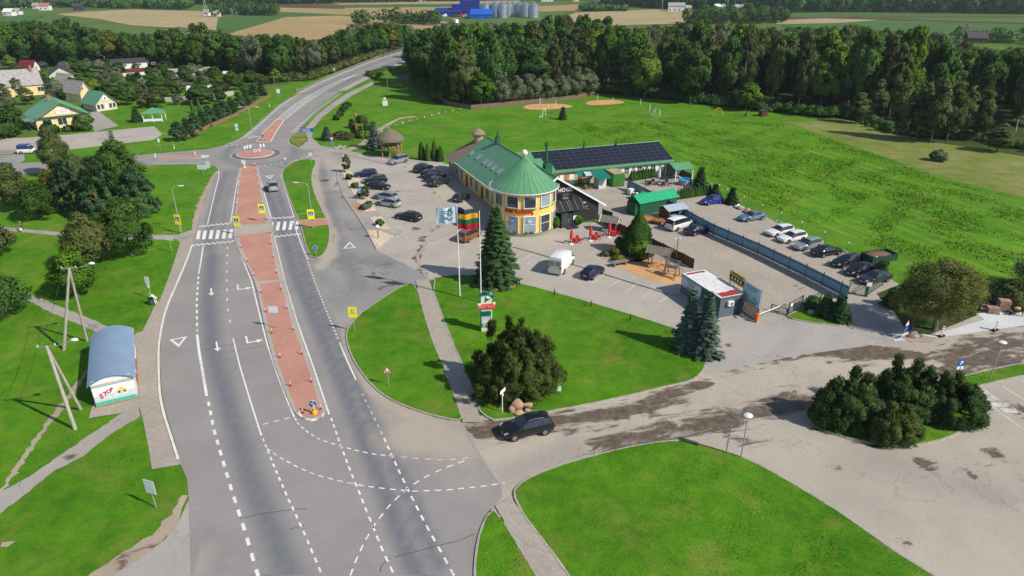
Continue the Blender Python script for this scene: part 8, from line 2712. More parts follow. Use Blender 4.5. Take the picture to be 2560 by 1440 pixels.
M_pyc=pm("cream_pylon",(0.66,0.70,0.50),.6)
MB().b2(-.62,.62,-.18,.18,0,hpy).build("column",M_pyc,py)
MB().b2(-.72,-.62,-.2,.2,0,hpy+.05).build("edge_post",M_sg,py)
rf=MB().slab([(-.75,-.3,hpy),(-.1,-.3,hpy+.05),(-.1,.3,hpy+.05),(-.75,.3,hpy)],.08).slab([(-.15,-.35,hpy+.35),(.95,-.35,hpy-.25),(.95,.35,hpy-.25),(-.15,.35,hpy+.35)],.08).build("little_roof",M_sg,py)
tg=MB().add([(-.25,-.2,hpy-1.0),(.0,-.2,hpy+.3),(.85,-.2,hpy-.3)],[(0,1,2)]).build("green_wedge",M_sg,py)
MB().cyl((.25,-.2,hpy-.25),(.25,-.22,hpy-.25),.28,n=18).build("round_logo",M_sw,tg)
rb_=MB().b2(-.95,1.0,-.3,-.19,hpy-1.75,hpy-1.15).build("red_letter_board",M_redl,py)
lettering("sign_letters","BISTRO",.56,pm("pale_red_letters",(0.80,0.25,0.22),.5),rb_,(.02,-.31,hpy-1.45),(R(90),0,0),.03,1.0,bold=.02)
MB().b2(-.98,-.6,-.32,-.18,hpy-1.3,hpy-1.05).build("white_cap",M_wtrim,rb_)
MB().b2(.7,1.0,-.32,-.18,hpy-1.2,hpy-.98).build("white_cap",M_wtrim,rb_)
for z0,z1,m in((2.7,2.05,M_sg),(3.55,2.75,pm("greyish_print",(0.42,0.38,0.42),.6)),(4.1,3.6,M_sg)):
 o=MB().b2(-.6,.5,-.2,-.182,hpy-z0,hpy-z1).build("print_panel",m,py)
 if z0!=2.7:
  for k in range(3):
   MB().b2(-.5,.1+.1*k,-.206,-.2,hpy-z0+.12+k*.2,hpy-z0+.2+k*.2).build("print_line",M_sw,o)
t=thing("stone_sculpture","pile of tan boulders arranged as a small fountain","stones",at(1297,1030,.12))
M_tan=pm("tan_granite",(0.40,0.27,0.17),.9,var=.25,scale=3,bmp=.5)
for k,(dx,dy,z,r_,sq)in enumerate(((-.1,.25,.55,.62,(1.1,.7,1.0)),(-.62,-.2,.3,.38,(.8,.8,1.0)),(.78,.1,.55,.4,(1.1,.8,.7)),(.85,-.3,.22,.3,(1,.9,.8)),(.1,-.35,.12,.5,(1.1,.8,.3)))):
 MB().rock((dx,dy,z),r_,60+k,sq).build("boulder",M_tan,t,True)
for k,(u,v,r_)in enumerate(((2027,786,.5),(2110,808,.35),(2280,842,.6),(960,371,.5),(1008,392,.5),(1295,708,.3))):
 t=MB().rock((0,0,r_*.35),r_,80+k,(1.2,.9,.7)).build("boulder",M_stone,None,True)
 t.location=at(u,v,.05)
 tag(t,["pale boulder on the grass by the mesh gate","grey boulder under the fir at the blue fence","grey boulder beside the temporary road signs","pale boulder by the start of the dirt track","boulder at the foot of the lookout tower","small boulder beside the big spruce ring"][k],"boulder")
for k in range(26):
 f=k/25
 u,v=838+60*f,371-6*f+3*math.sin(k)
 if k>10:
  g=(k-11)/14
  u,v=935+250*g,345-78*g**.6
 o=MB().rock((0,0,.12),random.uniform(.25,.45),120+k).build("edging_stone",M_stone,None,True)
 o.location=at(u,v,.02)
 tag(o,"pale edging stone in the line along the dirt track","stone","stones along the dirt track")
ring_=[(G(1242,708)[0]+2.6*math.cos(a),G(1242,708)[1]-.2+2.3*math.sin(a))for a in np.linspace(R(195),R(345),22)]
kerb(ring_,False,h=.3,w=.25,stone=.5,mat=M_brick,px=False,smooth=0,name="brick_edging")
gm=MB()
rg=random.Random(4)
for gp in GRAV:
 pts=[G(*p)for p in gp]
 xs=[p[0]for p in pts];ys=[p[1]for p in pts]
 n=int((max(xs)-min(xs))*(max(ys)-min(ys))*4)
 for k in range(n):
  X,Y=rg.uniform(min(xs),max(xs)),rg.uniform(min(ys),max(ys))
  if inside(pts,np.array([X]),np.array([Y]))[0]:
   s=rg.uniform(.07,.2)
   a=rg.uniform(0,6.28)
   gm.add([(X+s*math.cos(a+b),Y+s*math.sin(a+b)*.8,.13)for b in(0,1.6,3.1,4.7)]+[(X+s*.5*math.cos(a+b+.5),Y+s*.5*math.sin(a+b+.5),.13+s*rg.uniform(.5,.9))for b in(0,1.6,3.1,4.7)],[(0,1,5,4),(1,2,6,5),(2,3,7,6),(3,0,4,7),(4,5,6,7)])
o=gm.build("gravel",pm("pinkish_cobbles",(0.58,0.44,0.33),.9,var=.45,scale=2.2))
tag(o,"pale pinkish cobbles filling the parking bed","gravel",None,"stuff")
for k,(u,v)in enumerate(((1299,714),(1386,740),(1477,769),(1575,803),(1681,838))):
 t=thing("lawn_light",["first","second","third","fourth","fifth"][k]+" dark bollard light from the spruce along the parking edge","bollard light",at(u,v,.12))
 MB().cyl((0,0,0),(0,0,.75),.07,n=8).build("post",M_trim,t)
 MB().cyl((0,0,.75),(0,0,.85),.08,n=8).build("cap",M_galv,t)
for k,(u,v)in enumerate(((1776,487),(1795,489),(1815,500),(1836,508),(1856,520),(1901,542),(1949,562),(2000,586),(2056,612),(2115,640),(2183,676))):
 t=thing("garden_lamp",["first","second","third","fourth","fifth","sixth","seventh","eighth","ninth","tenth","eleventh"][k]+" slim lamp post from the annex along the meadow edge","lamp post",at(u,v,.02))
 MB().cyl((0,0,0),(0,0,1.9),.03,n=6).build("post",M_gdark,t)
 MB().lathe([(.02,1.88),(.11,1.95),(.11,2.08),(.02,2.15)],8).build("globe",M_sw,t)
for k,(u,v)in enumerate(((1946,557),(1997,580),(2051,606),(2110,633),(2174,664))):
 t=thing("parking_block",["first","second","third","fourth","fifth"][k]+" white pipe bumper at the meadow edge of the car park","bumper",at(u,v,.03),R(-60))
 MB().tube([(-.45,0,0),(-.45,0,.4),(.45,0,.4),(.45,0,0)],.05,6).build("pipe",M_sw,t)
for k,(u,v,r_)in enumerate(((1843,520,.5),(1852,523,.6),(1868,532,.7),(1880,536,.45))):
 o=MB().rock((0,0,.3),r_,160+k).build("garden_stone",[M_sw,M_stone,M_tan,M_stone][k],None,True)
 o.location=at(u,v,.02)
 tag(o,["white","grey","brownish","small grey"][k]+" ornamental stone behind the light blue saloon","stone")
t=thing("concrete_planter","yellowish stone planter beside the light blue saloon","planter",at(1890,541,.03),R(-20))
MB().lathe([(.35,0),(.55,.5),(.5,.5),(.3,.1)],12).build("bowl",M_yel_pale,t)
# ========= SPORTS LAWN
for poly in([(1305,267),(1330,260),(1400,259),(1437,265),(1420,270),(1385,273),(1340,275),(1315,273)],[(1462,257),(1480,251),(1540,249),(1566,256),(1540,261),(1490,263),(1470,262)]):
 sheet("sand_court",poly,.03,M_sand,smooth=1,step=2)
for k,(u,v,vt)in enumerate(((1350,261,244),(1389,271,252),(1371,270,260),(1494,250,236),(1532,260,244),(1601,263,248),(1624,279,260))):
 t=thing("volleyball_post",["back left","front right","short middle","far back","far right","lone","net"][k]+" white post by the sand courts","post",at(u,v,.03))
 h=HT(u,v,vt)
 MB().cyl((0,0,0),(0,0,h),.07,n=7).build("post",M_sw,t)
 MB().lathe([(.15,0),(.15,.1),(.08,.15)],8).build("foot",M_conc,t)
for k,(u,v)in enumerate(((1360,292),(1643,291))):
 t=thing("football_goal",["left","right"][k]+" small white football goal on the sports lawn","goal",at(u,v,.02),R(70 if k==0 else 110))
 MB().tube([(-1.5,0,0),(-1.5,0,2.0),(1.5,0,2.0),(1.5,0,0)],.06,6).build("frame",M_sw,t)
 MB().tube([(-1.5,0,2.0),(-1.5,1.0,0),(1.5,1.0,0),(1.5,0,2.0)],.04,6).build("stay",M_sw,t)
t=thing("play_arch","yellow climbing arch at the foot of the wood","play arch",at(1795,291,.02))
MB().tube([(1.4*math.cos(a),0,2.2*math.sin(a))for a in np.linspace(0,math.pi,12)],.07,6).tube([(1.4*math.cos(a),.8,2.2*math.sin(a))for a in np.linspace(0,math.pi,12)],.07,6).build("arch",M_yk,t)
for k in range(6):
 a=math.pi*(k+.5)/6
 MB().cyl((1.4*math.cos(a),0,2.2*math.sin(a)),(1.4*math.cos(a),.8,2.2*math.sin(a)),.04,n=5).build("rung",M_yk,t)
t=thing("play_hut","small maroon play hut near the wood edge","hut",at(1907,290,.02),R(20))
MB().b2(-1,1,-.8,.8,.1,1.5).build("wall",M_maroon,t)
MB().slab([(-1.15,-.95,1.5),(1.15,-.95,1.5),(1.15,.95,1.75),(-1.15,.95,1.75)],.08).build("roof",M_brroof,t)
t=thing("litter_bin","small green bin on the sports lawn","bin",at(1864,291,.02))
MB().lathe([(.3,0),(.34,.9),(.28,.9)],10).build("bin",M_gdark,t)
MB().cyl((.9,0,0),(.9,0,1.9),.05,n=6).build("post",M_steel,t)
t=thing("meter_cabinet","white meter box with yellow top on the lawn","cabinet",at(963,264,.02))
MB().b2(-.7,.7,-.4,.4,0,1.4).build("cabinet",M_sw,t)
MB().b2(-.5,.5,-.3,.3,1.4,1.8).build("yellow_top",M_yk,t)
MB().b2(-.3,.3,-.2,.2,1.8,2.5).build("upper_plate",M_sw,t)
for k,(u,v,m,h)in enumerate(((890,300,M_log,2.0),(892,340,pm("red_wood_figure",(0.28,0.07,0.03),.8),3.4))):
 t=thing("wood_carving",["small","tall reddish"][k]+" carved wooden figure in the flower bed","carving",at(u,v,.02))
 MB().lathe([(.35,0),(.4,h*.2),(.28,h*.4),(.38,h*.6),(.25,h*.72),(.3,h*.85),(.05,h)],10).build("figure",m,t,True)
 MB().cyl((0,0,0),(0,0,.15),.5,n=10).build("plinth",M_stone,t)
t=thing("wagon_wheel_rail","low rustic fence with wagon wheels in the flower bed","fence",at(858,352,.02))
MB().b2(-2.6,2.6,-.06,.06,.9,1.1).b2(-2.6,2.6,-.06,.06,.4,.55).build("rail",M_wood,t)
for a in(-2.5,0,2.5):
 MB().b2(a-.08,a+.08,-.08,.08,0,1.3).build("post",M_wood,t)
# ========= ROADWORKS CORNER, RIGHT EDGE
t=thing("temporary_signs","stack of blue and triangular roadwork signs under the willow","road sign",at(2258,846,.06),R(30))
MB().b2(-.05,.05,-.05,.05,0,2.0).build("post",M_galv,t)
tri(t,2.3,.85,True,0)
MB().cyl((0,-.06,1.15),(0,-.08,1.15),.38,n=20).build("blue_disc",M_sb,t)
MB().b2(-.6,.6,-.1,-.05,.35,.65).build("striped_board",M_sw,t)
for k in range(4):
 MB().box((-.45+k*.3,-.106,.5),(.12,.008,.3),0,0,.5).build("red_stripe",M_sr,t)
for k,(u,v)in enumerate(((2353,842),(2487,827))):
 t=thing("beacon_board",["left","right"][k]+" red and white striped beacon board by the pavement","barrier",at(u,v,.06),R(25))
 MB().b2(-.16,.16,-.03,.03,.15,1.25).build("board",M_sw,t)
 for j in range(4):
  MB().box((0,-.036,.32+j*.27),(.36,.008,.12),0,0,.6).build("red_stripe",M_sr,t)
 MB().b2(-.4,.4,-.2,.2,0,.15).build("foot",M_trim,t)
M_rub=pm("stacked_pavers",(0.36,0.22,0.16),.9,var=.4,scale=2)
for k,(u,v,n_)in enumerate(((2505,775,6),(2480,782,3))):
 t=thing("paver_pallet",["tall","low"][k]+" stack of reddish pavers at the new footway","pavers",at(u,v,.06),R(-15))
 for i in range(n_):
  for j in range(4):
   MB().b2(-.6+j*.3,-.32+j*.3,-.5,.5,.1+i*.2,.29+i*.2).build("paver_row",M_rub,t)
 MB().b2(-.65,.65,-.55,.55,0,.1).build("pallet",M_woodg,t)
t=thing("wheelbarrow","wheelbarrow loaded with orange pavers at the right edge","wheelbarrow",at(2540,786,.06),R(10))
MB().add([(-.5,-.3,.35),(.5,-.3,.35),(.5,.3,.35),(-.5,.3,.35),(-.7,-.4,.7),(.7,-.4,.7),(.7,.4,.7),(-.7,.4,.7)],[(3,2,1,0),(0,1,5,4),(1,2,6,5),(2,3,7,6),(3,0,4,7)]).build("tray",M_trim,t)
MB().rock((0,0,.65),.5,7,(1.1,.7,.4)).build("load",M_woodo,t)
MB().cyl((-.8,-.05,.2),(-.8,.05,.2),.2,n=14).build("wheel",M_tyre,t)
for sy in(-.25,.25):
 MB().tube([(-.8,sy*.3,.2),(.4,sy,.4),(1.2,sy,.65)],.025,5).build("handle",M_galv,t)
# ========= PEOPLE
def skin_tone():
 return pm("skin",(0.46,0.27,0.19),.6,var=.08)
def person(label,loc,rz,pose,top,trousers,hair,h=1.72):
 """skeleton -> skinned body, clothes and hair as shells over it"""
 t=thing("person",label,"person",loc,rz)
 J={"pel":(0,0,.93),"wst":(0,.01,1.08),"chs":(0,0,1.30),"nek":(0,.0,1.46),"hd0":(0,-.02,1.55),"hd1":(0,-.02,1.66),"lhip":(.10,0,.88),"lkn":(.11,-.06,.50),"lan":(.11,.06,.08),"lto":(.12,-.12,.03),"rhip":(-.10,0,.88),"rkn":(-.11,-.02,.50),"ran":(-.11,.10,.08),"rto":(-.12,-.08,.03),"lsh":(.18,0,1.40),"lel":(.25,.04,1.14),"lwr":(.25,-.10,.92),"lha":(.25,-.14,.84),"rsh":(-.18,0,1.40),"rel":(-.25,.04,1.14),"rwr":(-.24,-.08,.92),"rha":(-.24,-.12,.84)}
 J.update(pose)
 RAD={"pel":.145,"wst":.125,"chs":.15,"nek":.06,"hd0":.085,"hd1":.10,"lhip":.10,"rhip":.10,"lkn":.062,"rkn":.062,"lan":.045,"ran":.045,"lto":.04,"rto":.04,"lsh":.07,"rsh":.07,"lel":.045,"rel":.045,"lwr":.033,"rwr":.033,"lha":.04,"rha":.04}
 E_=[("pel","wst"),("wst","chs"),("chs","nek"),("nek","hd0"),("hd0","hd1"),("pel","lhip"),("lhip","lkn"),("lkn","lan"),("lan","lto"),("pel","rhip"),("rhip","rkn"),("rkn","ran"),("ran","rto"),("chs","lsh"),("lsh","lel"),("lel","lwr"),("lwr","lha"),("chs","rsh"),("rsh","rel"),("rel","rwr"),("rwr","rha")]
 def grow(name,keys,grow_,mat):
  ks=[k for k in J if k in keys]
  me=bpy.data.meshes.new(name)
  me.from_pydata([J[k]for k in ks],[(ks.index(a),ks.index(b))for a,b in E_ if a in ks and b in ks],[])
  o=bpy.data.objects.new(name,me)
  COL.objects.link(o)
  md=o.modifiers.new("skin",'SKIN')
  o.modifiers.new("smooth",'SUBSURF').levels=1
  lay=me.skin_vertices[0].data
  for i,k in enumerate(ks):
   r_=RAD[k]*grow_
   lay[i].radius=(r_,r_*(.8 if k in("pel","wst","chs")else 1))
   lay[i].use_root=(i==0)
  dg=bpy.context.evaluated_depsgraph_get()
  m2=bpy.data.meshes.new_from_object(o.evaluated_get(dg))
  bpy.data.objects.remove(o)
  m2.materials.clear()
  m2.materials.append(mat)
  m2.polygons.foreach_set("use_smooth",[True]*len(m2.polygons))
  return link(name,m2,t)
 grow("body",set(J),1.0,skin_tone())
 grow("shirt",{"wst","chs","lsh","lel","rsh","rel","pel"},1.13,top)
 grow("trousers",{"pel","lhip","lkn","lan","rhip","rkn","ran"},1.16,trousers)
 hd=Vector(J["hd1"])
 MB().rock(hd+Vector((0,.02,.04)),.118,3,(1,1.05,.95)).build("hair",hair,t,True)
 MB().box(hd+Vector((0,-.115,-.03)),(.03,.04,.04)).build("nose",skin_tone(),t)
 return t
M_jeans=pm("dark_denim",(0.04,0.055,0.10),.9)
person("person in brown jacket walking on the path with a white bag",at(56,578,.04),R(-75),{"lkn":(.11,-.22,.52),"lan":(.11,-.22,.1),"lto":(.12,-.38,.06),"rkn":(-.11,.02,.5),"ran":(-.11,.26,.14),"rto":(-.11,.18,.03)},pm("brown_jacket",(0.16,0.075,0.045),.9),M_jeans,pm("dark_hair",(0.03,0.02,0.015),.8))
b=thing("carrier_bag","white carrier bag held by the person on the path","bag",at(54,581,.05))
MB().prism([(-.16,-.07),(.16,-.07),(.18,.07),(-.18,.07)],.3,.68).build("bag",M_sw,b)
MB().tube([(-.1,0,.68),(0,0,.84),(.1,0,.68)],.012,4).build("handle",M_sw,b)
person("person in white bending over the green rubbish bin",at(391,762,.04),R(-100),{"wst":(0,-.10,1.06),"chs":(0,-.30,1.2),"nek":(0,-.42,1.3),"hd0":(0,-.5,1.36),"hd1":(0,-.58,1.42),"lsh":(.18,-.34,1.26),"rsh":(-.18,-.34,1.26),"lel":(.22,-.5,1.02),"rel":(-.22,-.5,1.02),"lwr":(.16,-.66,.92),"rwr":(-.16,-.66,.92),"lha":(.12,-.72,.9),"rha":(-.12,-.72,.9)},pm("white_shirt",(0.70,0.70,0.70),.9),pm("pale_trousers",(0.55,0.56,0.60),.9),pm("grey_hair",(0.25,0.23,0.21),.8))
t=thing("rubbish_bin","dark green rubbish bin beside the bending person","bin",at(380,762,.02))
MB().lathe([(.25,0),(.32,.85),(.28,.85),(.24,.1)],12).build("bin",M_gdark,t)
MB().lathe([(.34,.82),(.34,.88),(.3,.88)],12).build("rim",M_trim,t)
person("worker in dark clothes bending at the right edge pavement",at(2556,792,.06),R(-60),{"wst":(0,-.10,1.06),"chs":(0,-.32,1.18),"nek":(0,-.45,1.26),"hd0":(0,-.52,1.3),"hd1":(0,-.6,1.34),"lsh":(.18,-.36,1.22),"rsh":(-.18,-.36,1.22),"lel":(.22,-.48,.98),"rel":(-.22,-.48,.98),"lwr":(.2,-.55,.75),"rwr":(-.2,-.55,.75),"lha":(.2,-.56,.66),"rha":(-.2,-.56,.66)},pm("navy_workwear",(0.03,0.04,0.08),.9),M_jeans,pm("dark_hair",(0.03,0.02,0.015),.8))
# ========= FAR COUNTRY
M_silo=pm("corrugated_silo_steel",(0.40,0.45,0.48),.32,.75,.12,.3)
M_fblue=pm("royal_blue_cladding",(0.012,0.03,0.22),.6,0,.1,.1)
M_fblue2=pm("bright_blue_cladding",(0.005,0.10,0.48),.6,0,.08,.1)
def silo(u,v,wpx,vt,vc,label,y_off=0):
 x,y=G(u,v)
 r_=wpx/2*(y*CT+CAM_H*ST)/FPX
 h=HT(u,v,vt)
 hc=HT(u,v,vc)
 t=thing("grain_silo",label,"silo",(x,y,0),0,None)
 prof=[]
 n=22
 for k in range(n+1):
  prof.append((r_*(1.0 if k%2 else .988),h*k/n))
 MB().lathe(prof,26).build("drum",M_silo,t)
 MB().lathe([(r_*1.02,h),(r_*.1,hc),(r_*.1,hc+.6),(.01,hc+.7)],26).build("cone_roof",M_silo,t)
for k,a in enumerate(((1333,45,28,14,4,"nearest silver grain silo at the right end"),(1312,42,27,13,4,"second silver grain silo from the right"),(1298,40,26,13,4,"third silver grain silo from the right"),(1284,38,25,12.5,4,"fourth silver grain silo from the right"),(1256,45,27,12.5,3,"broad front silo in the middle of the group"),(1238,42,26,12,3,"silo just left of the broad middle one"),(1213,42,27,12,5,"silver silo next to the tall blue building"),(1270,41,25,12,3,"silo half hidden behind the broad middle one"))):
 silo(*a)
def block(name,label,u0,u1,v,vt,depth,mat,roof=None,gab=0.0,cat="building"):
 a,b=G(u0,v),G(u1,v)
 h=HT((u0+u1)/2,v,vt)
 t=thing(name,label,cat,(a[0],a[1],0),yaw(a,b))
 w_=math.dist(a,b)
 MB().b2(0,w_,0,depth,0,h).build("wall",mat,t)
 if gab:
  MB().slab([(-.5,-.5,h),(w_+.5,-.5,h),(w_+.5,depth/2,h+gab),(-.5,depth/2,h+gab)],.3).slab([(-.5,depth/2,h+gab),(w_+.5,depth/2,h+gab),(w_+.5,depth+.5,h),(-.5,depth+.5,h)],.3).build("roof",roof or mat,t)
 else:
  MB().b2(-.3,w_+.3,-.3,depth+.3,h,h+.4).build("roof",roof or mat,t)
 n=max(1,int(w_/7))
 for k in range(n):
  MB().b2(w_*(k+.3)/n,w_*(k+.6)/n,-.06,-.02,h*.3,h*.55).build("window",M_glass,t)
 return t
block("blue_warehouse","dark blue hall with pitched roof left of the silos",1086,1152,42,30,34,M_fblue,M_fblue,3)
block("blue_tower_block","tallest dark blue grain building beside the silos",1150,1198,40,2,22,M_fblue)
block("blue_mid_block","middle stepped dark blue grain building",1130,1170,41,13,26,M_fblue)
block("blue_shed","bright blue low shed in front of the silos",1176,1230,47,36,26,M_fblue2,M_fblue2,4)
block("blue_annex","small dark blue block at the left end of the halls",1067,1085,40,29,14,M_fblue)
for k,(u,v,m)in enumerate(((1068,42,M_sw),(1086,42.5,M_sw),(1096,42.5,M_sw),(1112,43,M_sw),(1126,41,M_redp),(1138,42,M_gdark),(1152,43,M_redp),(1164,44,M_sw))):
 x,y=G(u,v)
 t=thing("farm_machine",["white","second white","boxy white","low white","red","dark green","bright red","pale"][k]+" vehicle parked before the blue halls","vehicle",(x,y,0))
 MB().b2(-2.2,2.2,-1,1,.6,2.0).b2(-.4,1.8,-.95,.95,2.0,3.0).build("body",m,t)
 for a in(-1.4,1.4):
  MB().cyl((a,-1.1,.5),(a,1.1,.5),.5,n=10).build("wheel",M_tyre,t)
hw=sheet("highway",[(980,52),(1040,49),(1100,54),(1150,62),(1190,66),(1190,69),(1145,66),(1095,58),(1040,53),(980,56)],.5,M_asph)
t=thing("lorry","white lorry on the far highway","truck",at(1137,62,.5),yaw(G(1137,62),G(1100,57)))
MB().b2(-4.5,3.0,-1.2,1.2,1.0,3.8).build("box_body",M_sw,t)
MB().b2(3.2,5.2,-1.15,1.15,.8,3.0).build("cab",M_kg,t)
for a in(-3.5,-2.3,3.9):
 MB().cyl((a,-1.2,.5),(a,1.2,.5),.5,n=10).build("wheel",M_tyre,t)
FH=[(20,41,22,"white far house at the upper left",M_whitew,M_whitew),(40,38,16,"second white far house at the upper left",M_whitew,M_slate),(88,22,14,"white gabled far house",M_whitew,M_slate),(110,26,24,"red roofed far barn",M_whitew,M_brick),(60,20,14,"grey roofed far house",M_whitew,M_slate),(195,27,22,"long dark far barn",M_brroof,M_brroof),(515,40,12,"far white house beneath the mast",M_whitew,M_slate),(540,42,14,"far pale house right of the mast",M_cream,M_slate),(585,36,20,"far blue grey sheds near the poplar",M_sback,M_slate),(612,36,18,"far grey barn behind the green field",M_slate,M_slate),(603,26,12,"far white house on the green ridge",M_whitew,M_slate),(630,27,14,"far red roofed house on the ridge",M_whitew,M_brick),(533,5,14,"far orange roofed house near the top edge",M_cream,M_brick),(1055,4,22,"far white farm on the horizon fields",M_whitew,M_whitew),(1368,4,30,"far reddish roofed farm right of the silos",M_whitew,M_brick),(1440,4,16,"far orange farm building",M_cream,M_brick),(1505,8,30,"far long white farmhouse",M_whitew,M_whitew),(1690,29,40,"large white hall on the right horizon",M_whitew,M_slate),(1722,29,14,"orange corner block of the white hall",M_or,M_slate),(1800,29,24,"blue grey shop hall on the right horizon",M_sback,M_sback),(1832,30,12,"yellow end of the blue grey shop hall",M_yk,M_slate),(1850,29,22,"low grey hall beside the shop hall",M_slate,M_slate),(1945,28,16,"orange shop block with blue tower",M_or,M_or),(1930,28,8,"blue sign block beside the orange shop",M_sb,M_sb),(1905,54,22,"grey gabled house among spruces beyond the wood",M_cream,M_brroof),(2425,92,50,"dark barn on the right meadow",M_brroof,M_brroof),(2440,108,44,"dark roofed house half hidden by the wood on the right",M_brroof,M_brroof),(2120,160,30,"dark roof glimpsed inside the wood",M_brroof,M_brroof)]
for u,v,w_,lab,m,rf_ in FH:
 x,y=G(u,v)
 sc=(y*CT+CAM_H*ST)/FPX
 W_=w_*sc
 hh=min(6.0 if v<60 else 3.0,W_*.3+1.5)
 t=thing("far_house",lab,"house",(x-W_/2,y,0),R(random.uniform(-12,12)))
 dp=max(7,W_*.5)
 MB().b2(0,W_,0,dp,0,hh).build("wall",m,t)
 MB().slab([(-.4,-.5,hh-.2),(W_+.4,-.5,hh-.2),(W_+.4,dp/2,hh+3),(-.4,dp/2,hh+3)],.25).slab([(-.4,dp/2,hh+3),(W_+.4,dp/2,hh+3),(W_+.4,dp+.5,hh-.2),(-.4,dp+.5,hh-.2)],.25).build("roof",rf_,t)
 for k in range(max(1,int(W_/5))):
  MB().b2(1.2+k*5,2.6+k*5,-.06,-.02,1.2,2.6).build("window",M_glass,t)
t=thing("lattice_mast","tall lattice radio mast on the far green ridge","mast",at(517,42,0))
MB().cyl((-1,0,0),(0,0,60),.25,.15,5).cyl((1,0,0),(0,0,60),.25,.15,5).cyl((0,1.5,0),(0,0,60),.25,.15,5).build("leg",M_galv,t)
for k,(u,v,vt)in enumerate(((1655,26,-5),(1818,28,-5),(1922,29,0))):
 t=thing("far_mast",["left","middle","right"][k]+" thin pole standing over the right horizon halls","mast",at(u,v,0))
 MB().cyl((0,0,0),(0,0,22),.3,.2,6).build("pole",M_steel,t)
def far_wood(poly,spacing,hr,seed,label,lf="dark",cards=70,size=2.0,px=True):
 rg=np.random.default_rng(seed)
 pts=[G(*p)for p in poly]if px else poly
 xs=[p[0]for p in pts];ys=[p[1]for p in pts]
 X,Y=np.meshgrid(np.arange(min(xs),max(xs),spacing),np.arange(min(ys),max(ys),spacing))
 X=(X+rg.uniform(-.4,.4,X.shape)*spacing).ravel()
 Y=(Y+rg.uniform(-.4,.4,Y.shape)*spacing).ravel()
 ok=inside(pts,X,Y)
 X,Y=X[ok],Y[ok]
 n=len(X)
 H_=rg.uniform(*hr,n)
 idx=np.repeat(np.arange(n),cards)
 m=len(idx)
 d=unit(rg,m)
 r_=spacing*.62
 pos=np.stack([X[idx]+d[:,0]*r_,Y[idx]+d[:,1]*r_,H_[idx]*.55+d[:,2]*H_[idx]*.45],1)
 Nn=orient(d+unit(rg,m)*.4,d)
 Nn/=np.linalg.norm(Nn,axis=1,keepdims=True)
 sz=size*rg.uniform(.7,1.3,m)
 me=card_mesh("far_woodland",pos,np.cross(Nn,unit(rg,m)),Nn,sz,sz*.7,rg.uniform(0,1,n)[idx]*.7+rg.random(m)*.3,LF[lf],d+.3*Nn)
 o=link("far_woodland",me)
 tag(o,label,"woodland",None,"stuff")
 return n
far_wood([(1500,12),(1650,22),(1980,32),(2200,31),(2560,36),(2900,42),(2900,26),(2300,20),(1900,18),(1500,4)],9,(16,24),301,"dark forest along the right horizon",cards=60)
far_wood([(-900,900),(-300,980),(0,1120),(300,1150),(500,1000),(560,1060),(340,1250),(0,1300),(-500,1250),(-1000,1100)],13,(15,22),302,"dark forest line along the top horizon",px=False,cards=45,size=2.8)
far_wood([(-60,30),(110,18),(300,22),(480,24),(480,12),(300,8),(100,6),(-60,16)],13,(9,15),303,"belt of dark trees behind the far left farms",cards=45,size=2.4)
far_wood([(540,43),(575,36),(620,41),(690,40),(690,36),(620,33),(575,30),(545,36)],8,(8,14),304,"cluster of trees round the ridge farm",cards=60,size=1.4)
far_wood([(1445,28),(1560,29),(1570,26),(1455,24)],7,(5,7),305,"small plantation in the pale stubble field",cards=60,size=1.4,lf="oak")
far_wood([(1700,60),(1840,62),(1960,58),(1960,50),(1760,50)],8,(9,14),307,"trees round the grey house beyond the wood",cards=70,size=1.3)
far_wood([(2380,104),(2560,112),(2700,122),(2700,112),(2560,104),(2400,98)],8,(5,9),308,"hedge trees at the right meadow",cards=70,size=1.0,lf="oak")
far_wood([(880,66),(960,60),(1010,62),(1100,66),(1100,60),(1000,56),(900,60)],9,(7,12),309,"hedgerow trees along the far highway",cards=70,size=1.2)
far_wood([(1010,46),(1066,45),(1066,43.6),(1010,44.6)],9,(1,2),310,"low scrub strip beside the far highway",cards=30,size=1.2,lf="olive")
far_wood([(700,36.6),(704,36.6),(704,35.6),(700,35.6)],5,(9,12),312,"lone tree pair in the green field",cards=90,size=1.2)
# ========= TURF BLADES ON THE NEAR LAWNS
rg=np.random.default_rng(99)
CP,CH=[],[]
for pts,z in LAWNS:
 xs=[p[0]for p in pts];ys=[p[1]for p in pts]
 y1=min(max(ys),92)
 if min(ys)>92:continue
 n=int((max(xs)-min(xs))*(y1-min(ys))*55)
 X=rg.uniform(min(xs),max(xs),n);Y=rg.uniform(min(ys),y1,n)
 ok=inside(pts,X,Y)
 X,Y=X[ok],Y[ok]
 CP.append(np.stack([X,Y,np.full(len(X),z)],1))
CP=np.vstack(CP)
n=len(CP)
sz=rg.uniform(.022,.052,n)
k=np.sin(CP[:,0]*.9)*np.sin(CP[:,1]*.7+1.3)+np.sin(CP[:,0]*.31+CP[:,1]*.23)
sz*=np.where(k>.7,1.35,1.0)
ax=np.stack([rg.normal(0,.6,n),rg.normal(0,.6,n),np.ones(n)],1)
Nn=np.cross(ax,unit(rg,n))
Nn=orient(Nn,np.tile(np.array([0,-.5,1.0]),(n,1)))
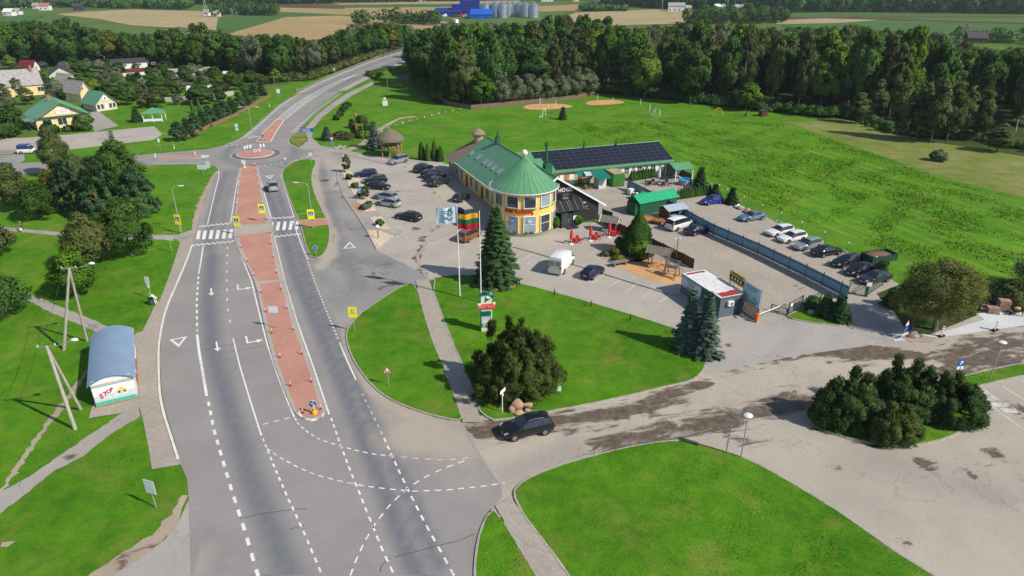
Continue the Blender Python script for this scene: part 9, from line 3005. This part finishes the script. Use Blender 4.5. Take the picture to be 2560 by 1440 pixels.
Nn/=np.linalg.norm(Nn,axis=1,keepdims=True)
CP[:,2]+=sz*.7
me=card_mesh("grass",CP,ax,Nn,sz,sz*.55,np.where(k>.7,.75,.4)+rg.normal(0,.2,n),M_turf,np.tile(np.array([0,0,1.0]),(n,1))+Nn*.5)
o=link("grass",me)
tag(o,"short green blades and clover on the near lawns","grass",None,"stuff")
mp_=[G(*p)for p in((1400,306),(1800,301),(1955,310),(2045,338),(2225,400),(2560,515),(2560,690),(2300,655),(2165,610),(1905,510),(1785,447),(1700,400),(1455,333))]
xs=[p[0]for p in mp_];ys=[p[1]for p in mp_]
X=rg.uniform(min(xs),max(xs),150000);Y=rg.uniform(min(ys),max(ys),150000)
q=np.sin(X*.35+np.sin(Y*.2)*2)*np.sin(Y*.27+np.sin(X*.15)*2.2)+rg.normal(0,.35,len(X))
ok=inside(mp_,X,Y)&(q>.15)
X,Y=X[ok],Y[ok]
n=len(X)
sz=rg.uniform(.08,.2,n)
ax=np.stack([rg.normal(0,.7,n),rg.normal(0,.7,n),np.ones(n)],1)
Nn=orient(np.cross(ax,unit(rg,n)),np.tile(np.array([0,-.5,1.0]),(n,1)))
Nn/=np.linalg.norm(Nn,axis=1,keepdims=True)
me=card_mesh("meadow_grass",np.stack([X,Y,sz*.7+.01],1),ax,Nn,sz,sz*.7,rg.uniform(.2,.8,n),M_mead,np.tile(np.array([0,0,1.0]),(n,1))+Nn*.5)
tag(link("meadow_grass",me),"rough grass tussocks across the big mown meadow","grass",None,"stuff")
# ========= THE AIR
hz=MB().b2(-1500,1500,-60,1700,-1.2,75).build("haze",None)
hm=bpy.data.materials.new("thin_haze")
nt,out=nodes_of(hm)
pv=nt.nodes.new("ShaderNodeVolumePrincipled")
pv.inputs["Color"].default_value=(0.80,0.88,1.0,1)
pv.inputs["Density"].default_value=0.00009
pv.inputs["Anisotropy"].default_value=0.2
L(nt,pv.outputs[0],out.inputs["Volume"])
hz.data.materials.append(hm)
tag(hz,"thin bluish summer haze over the far fields","haze",None,"stuff")
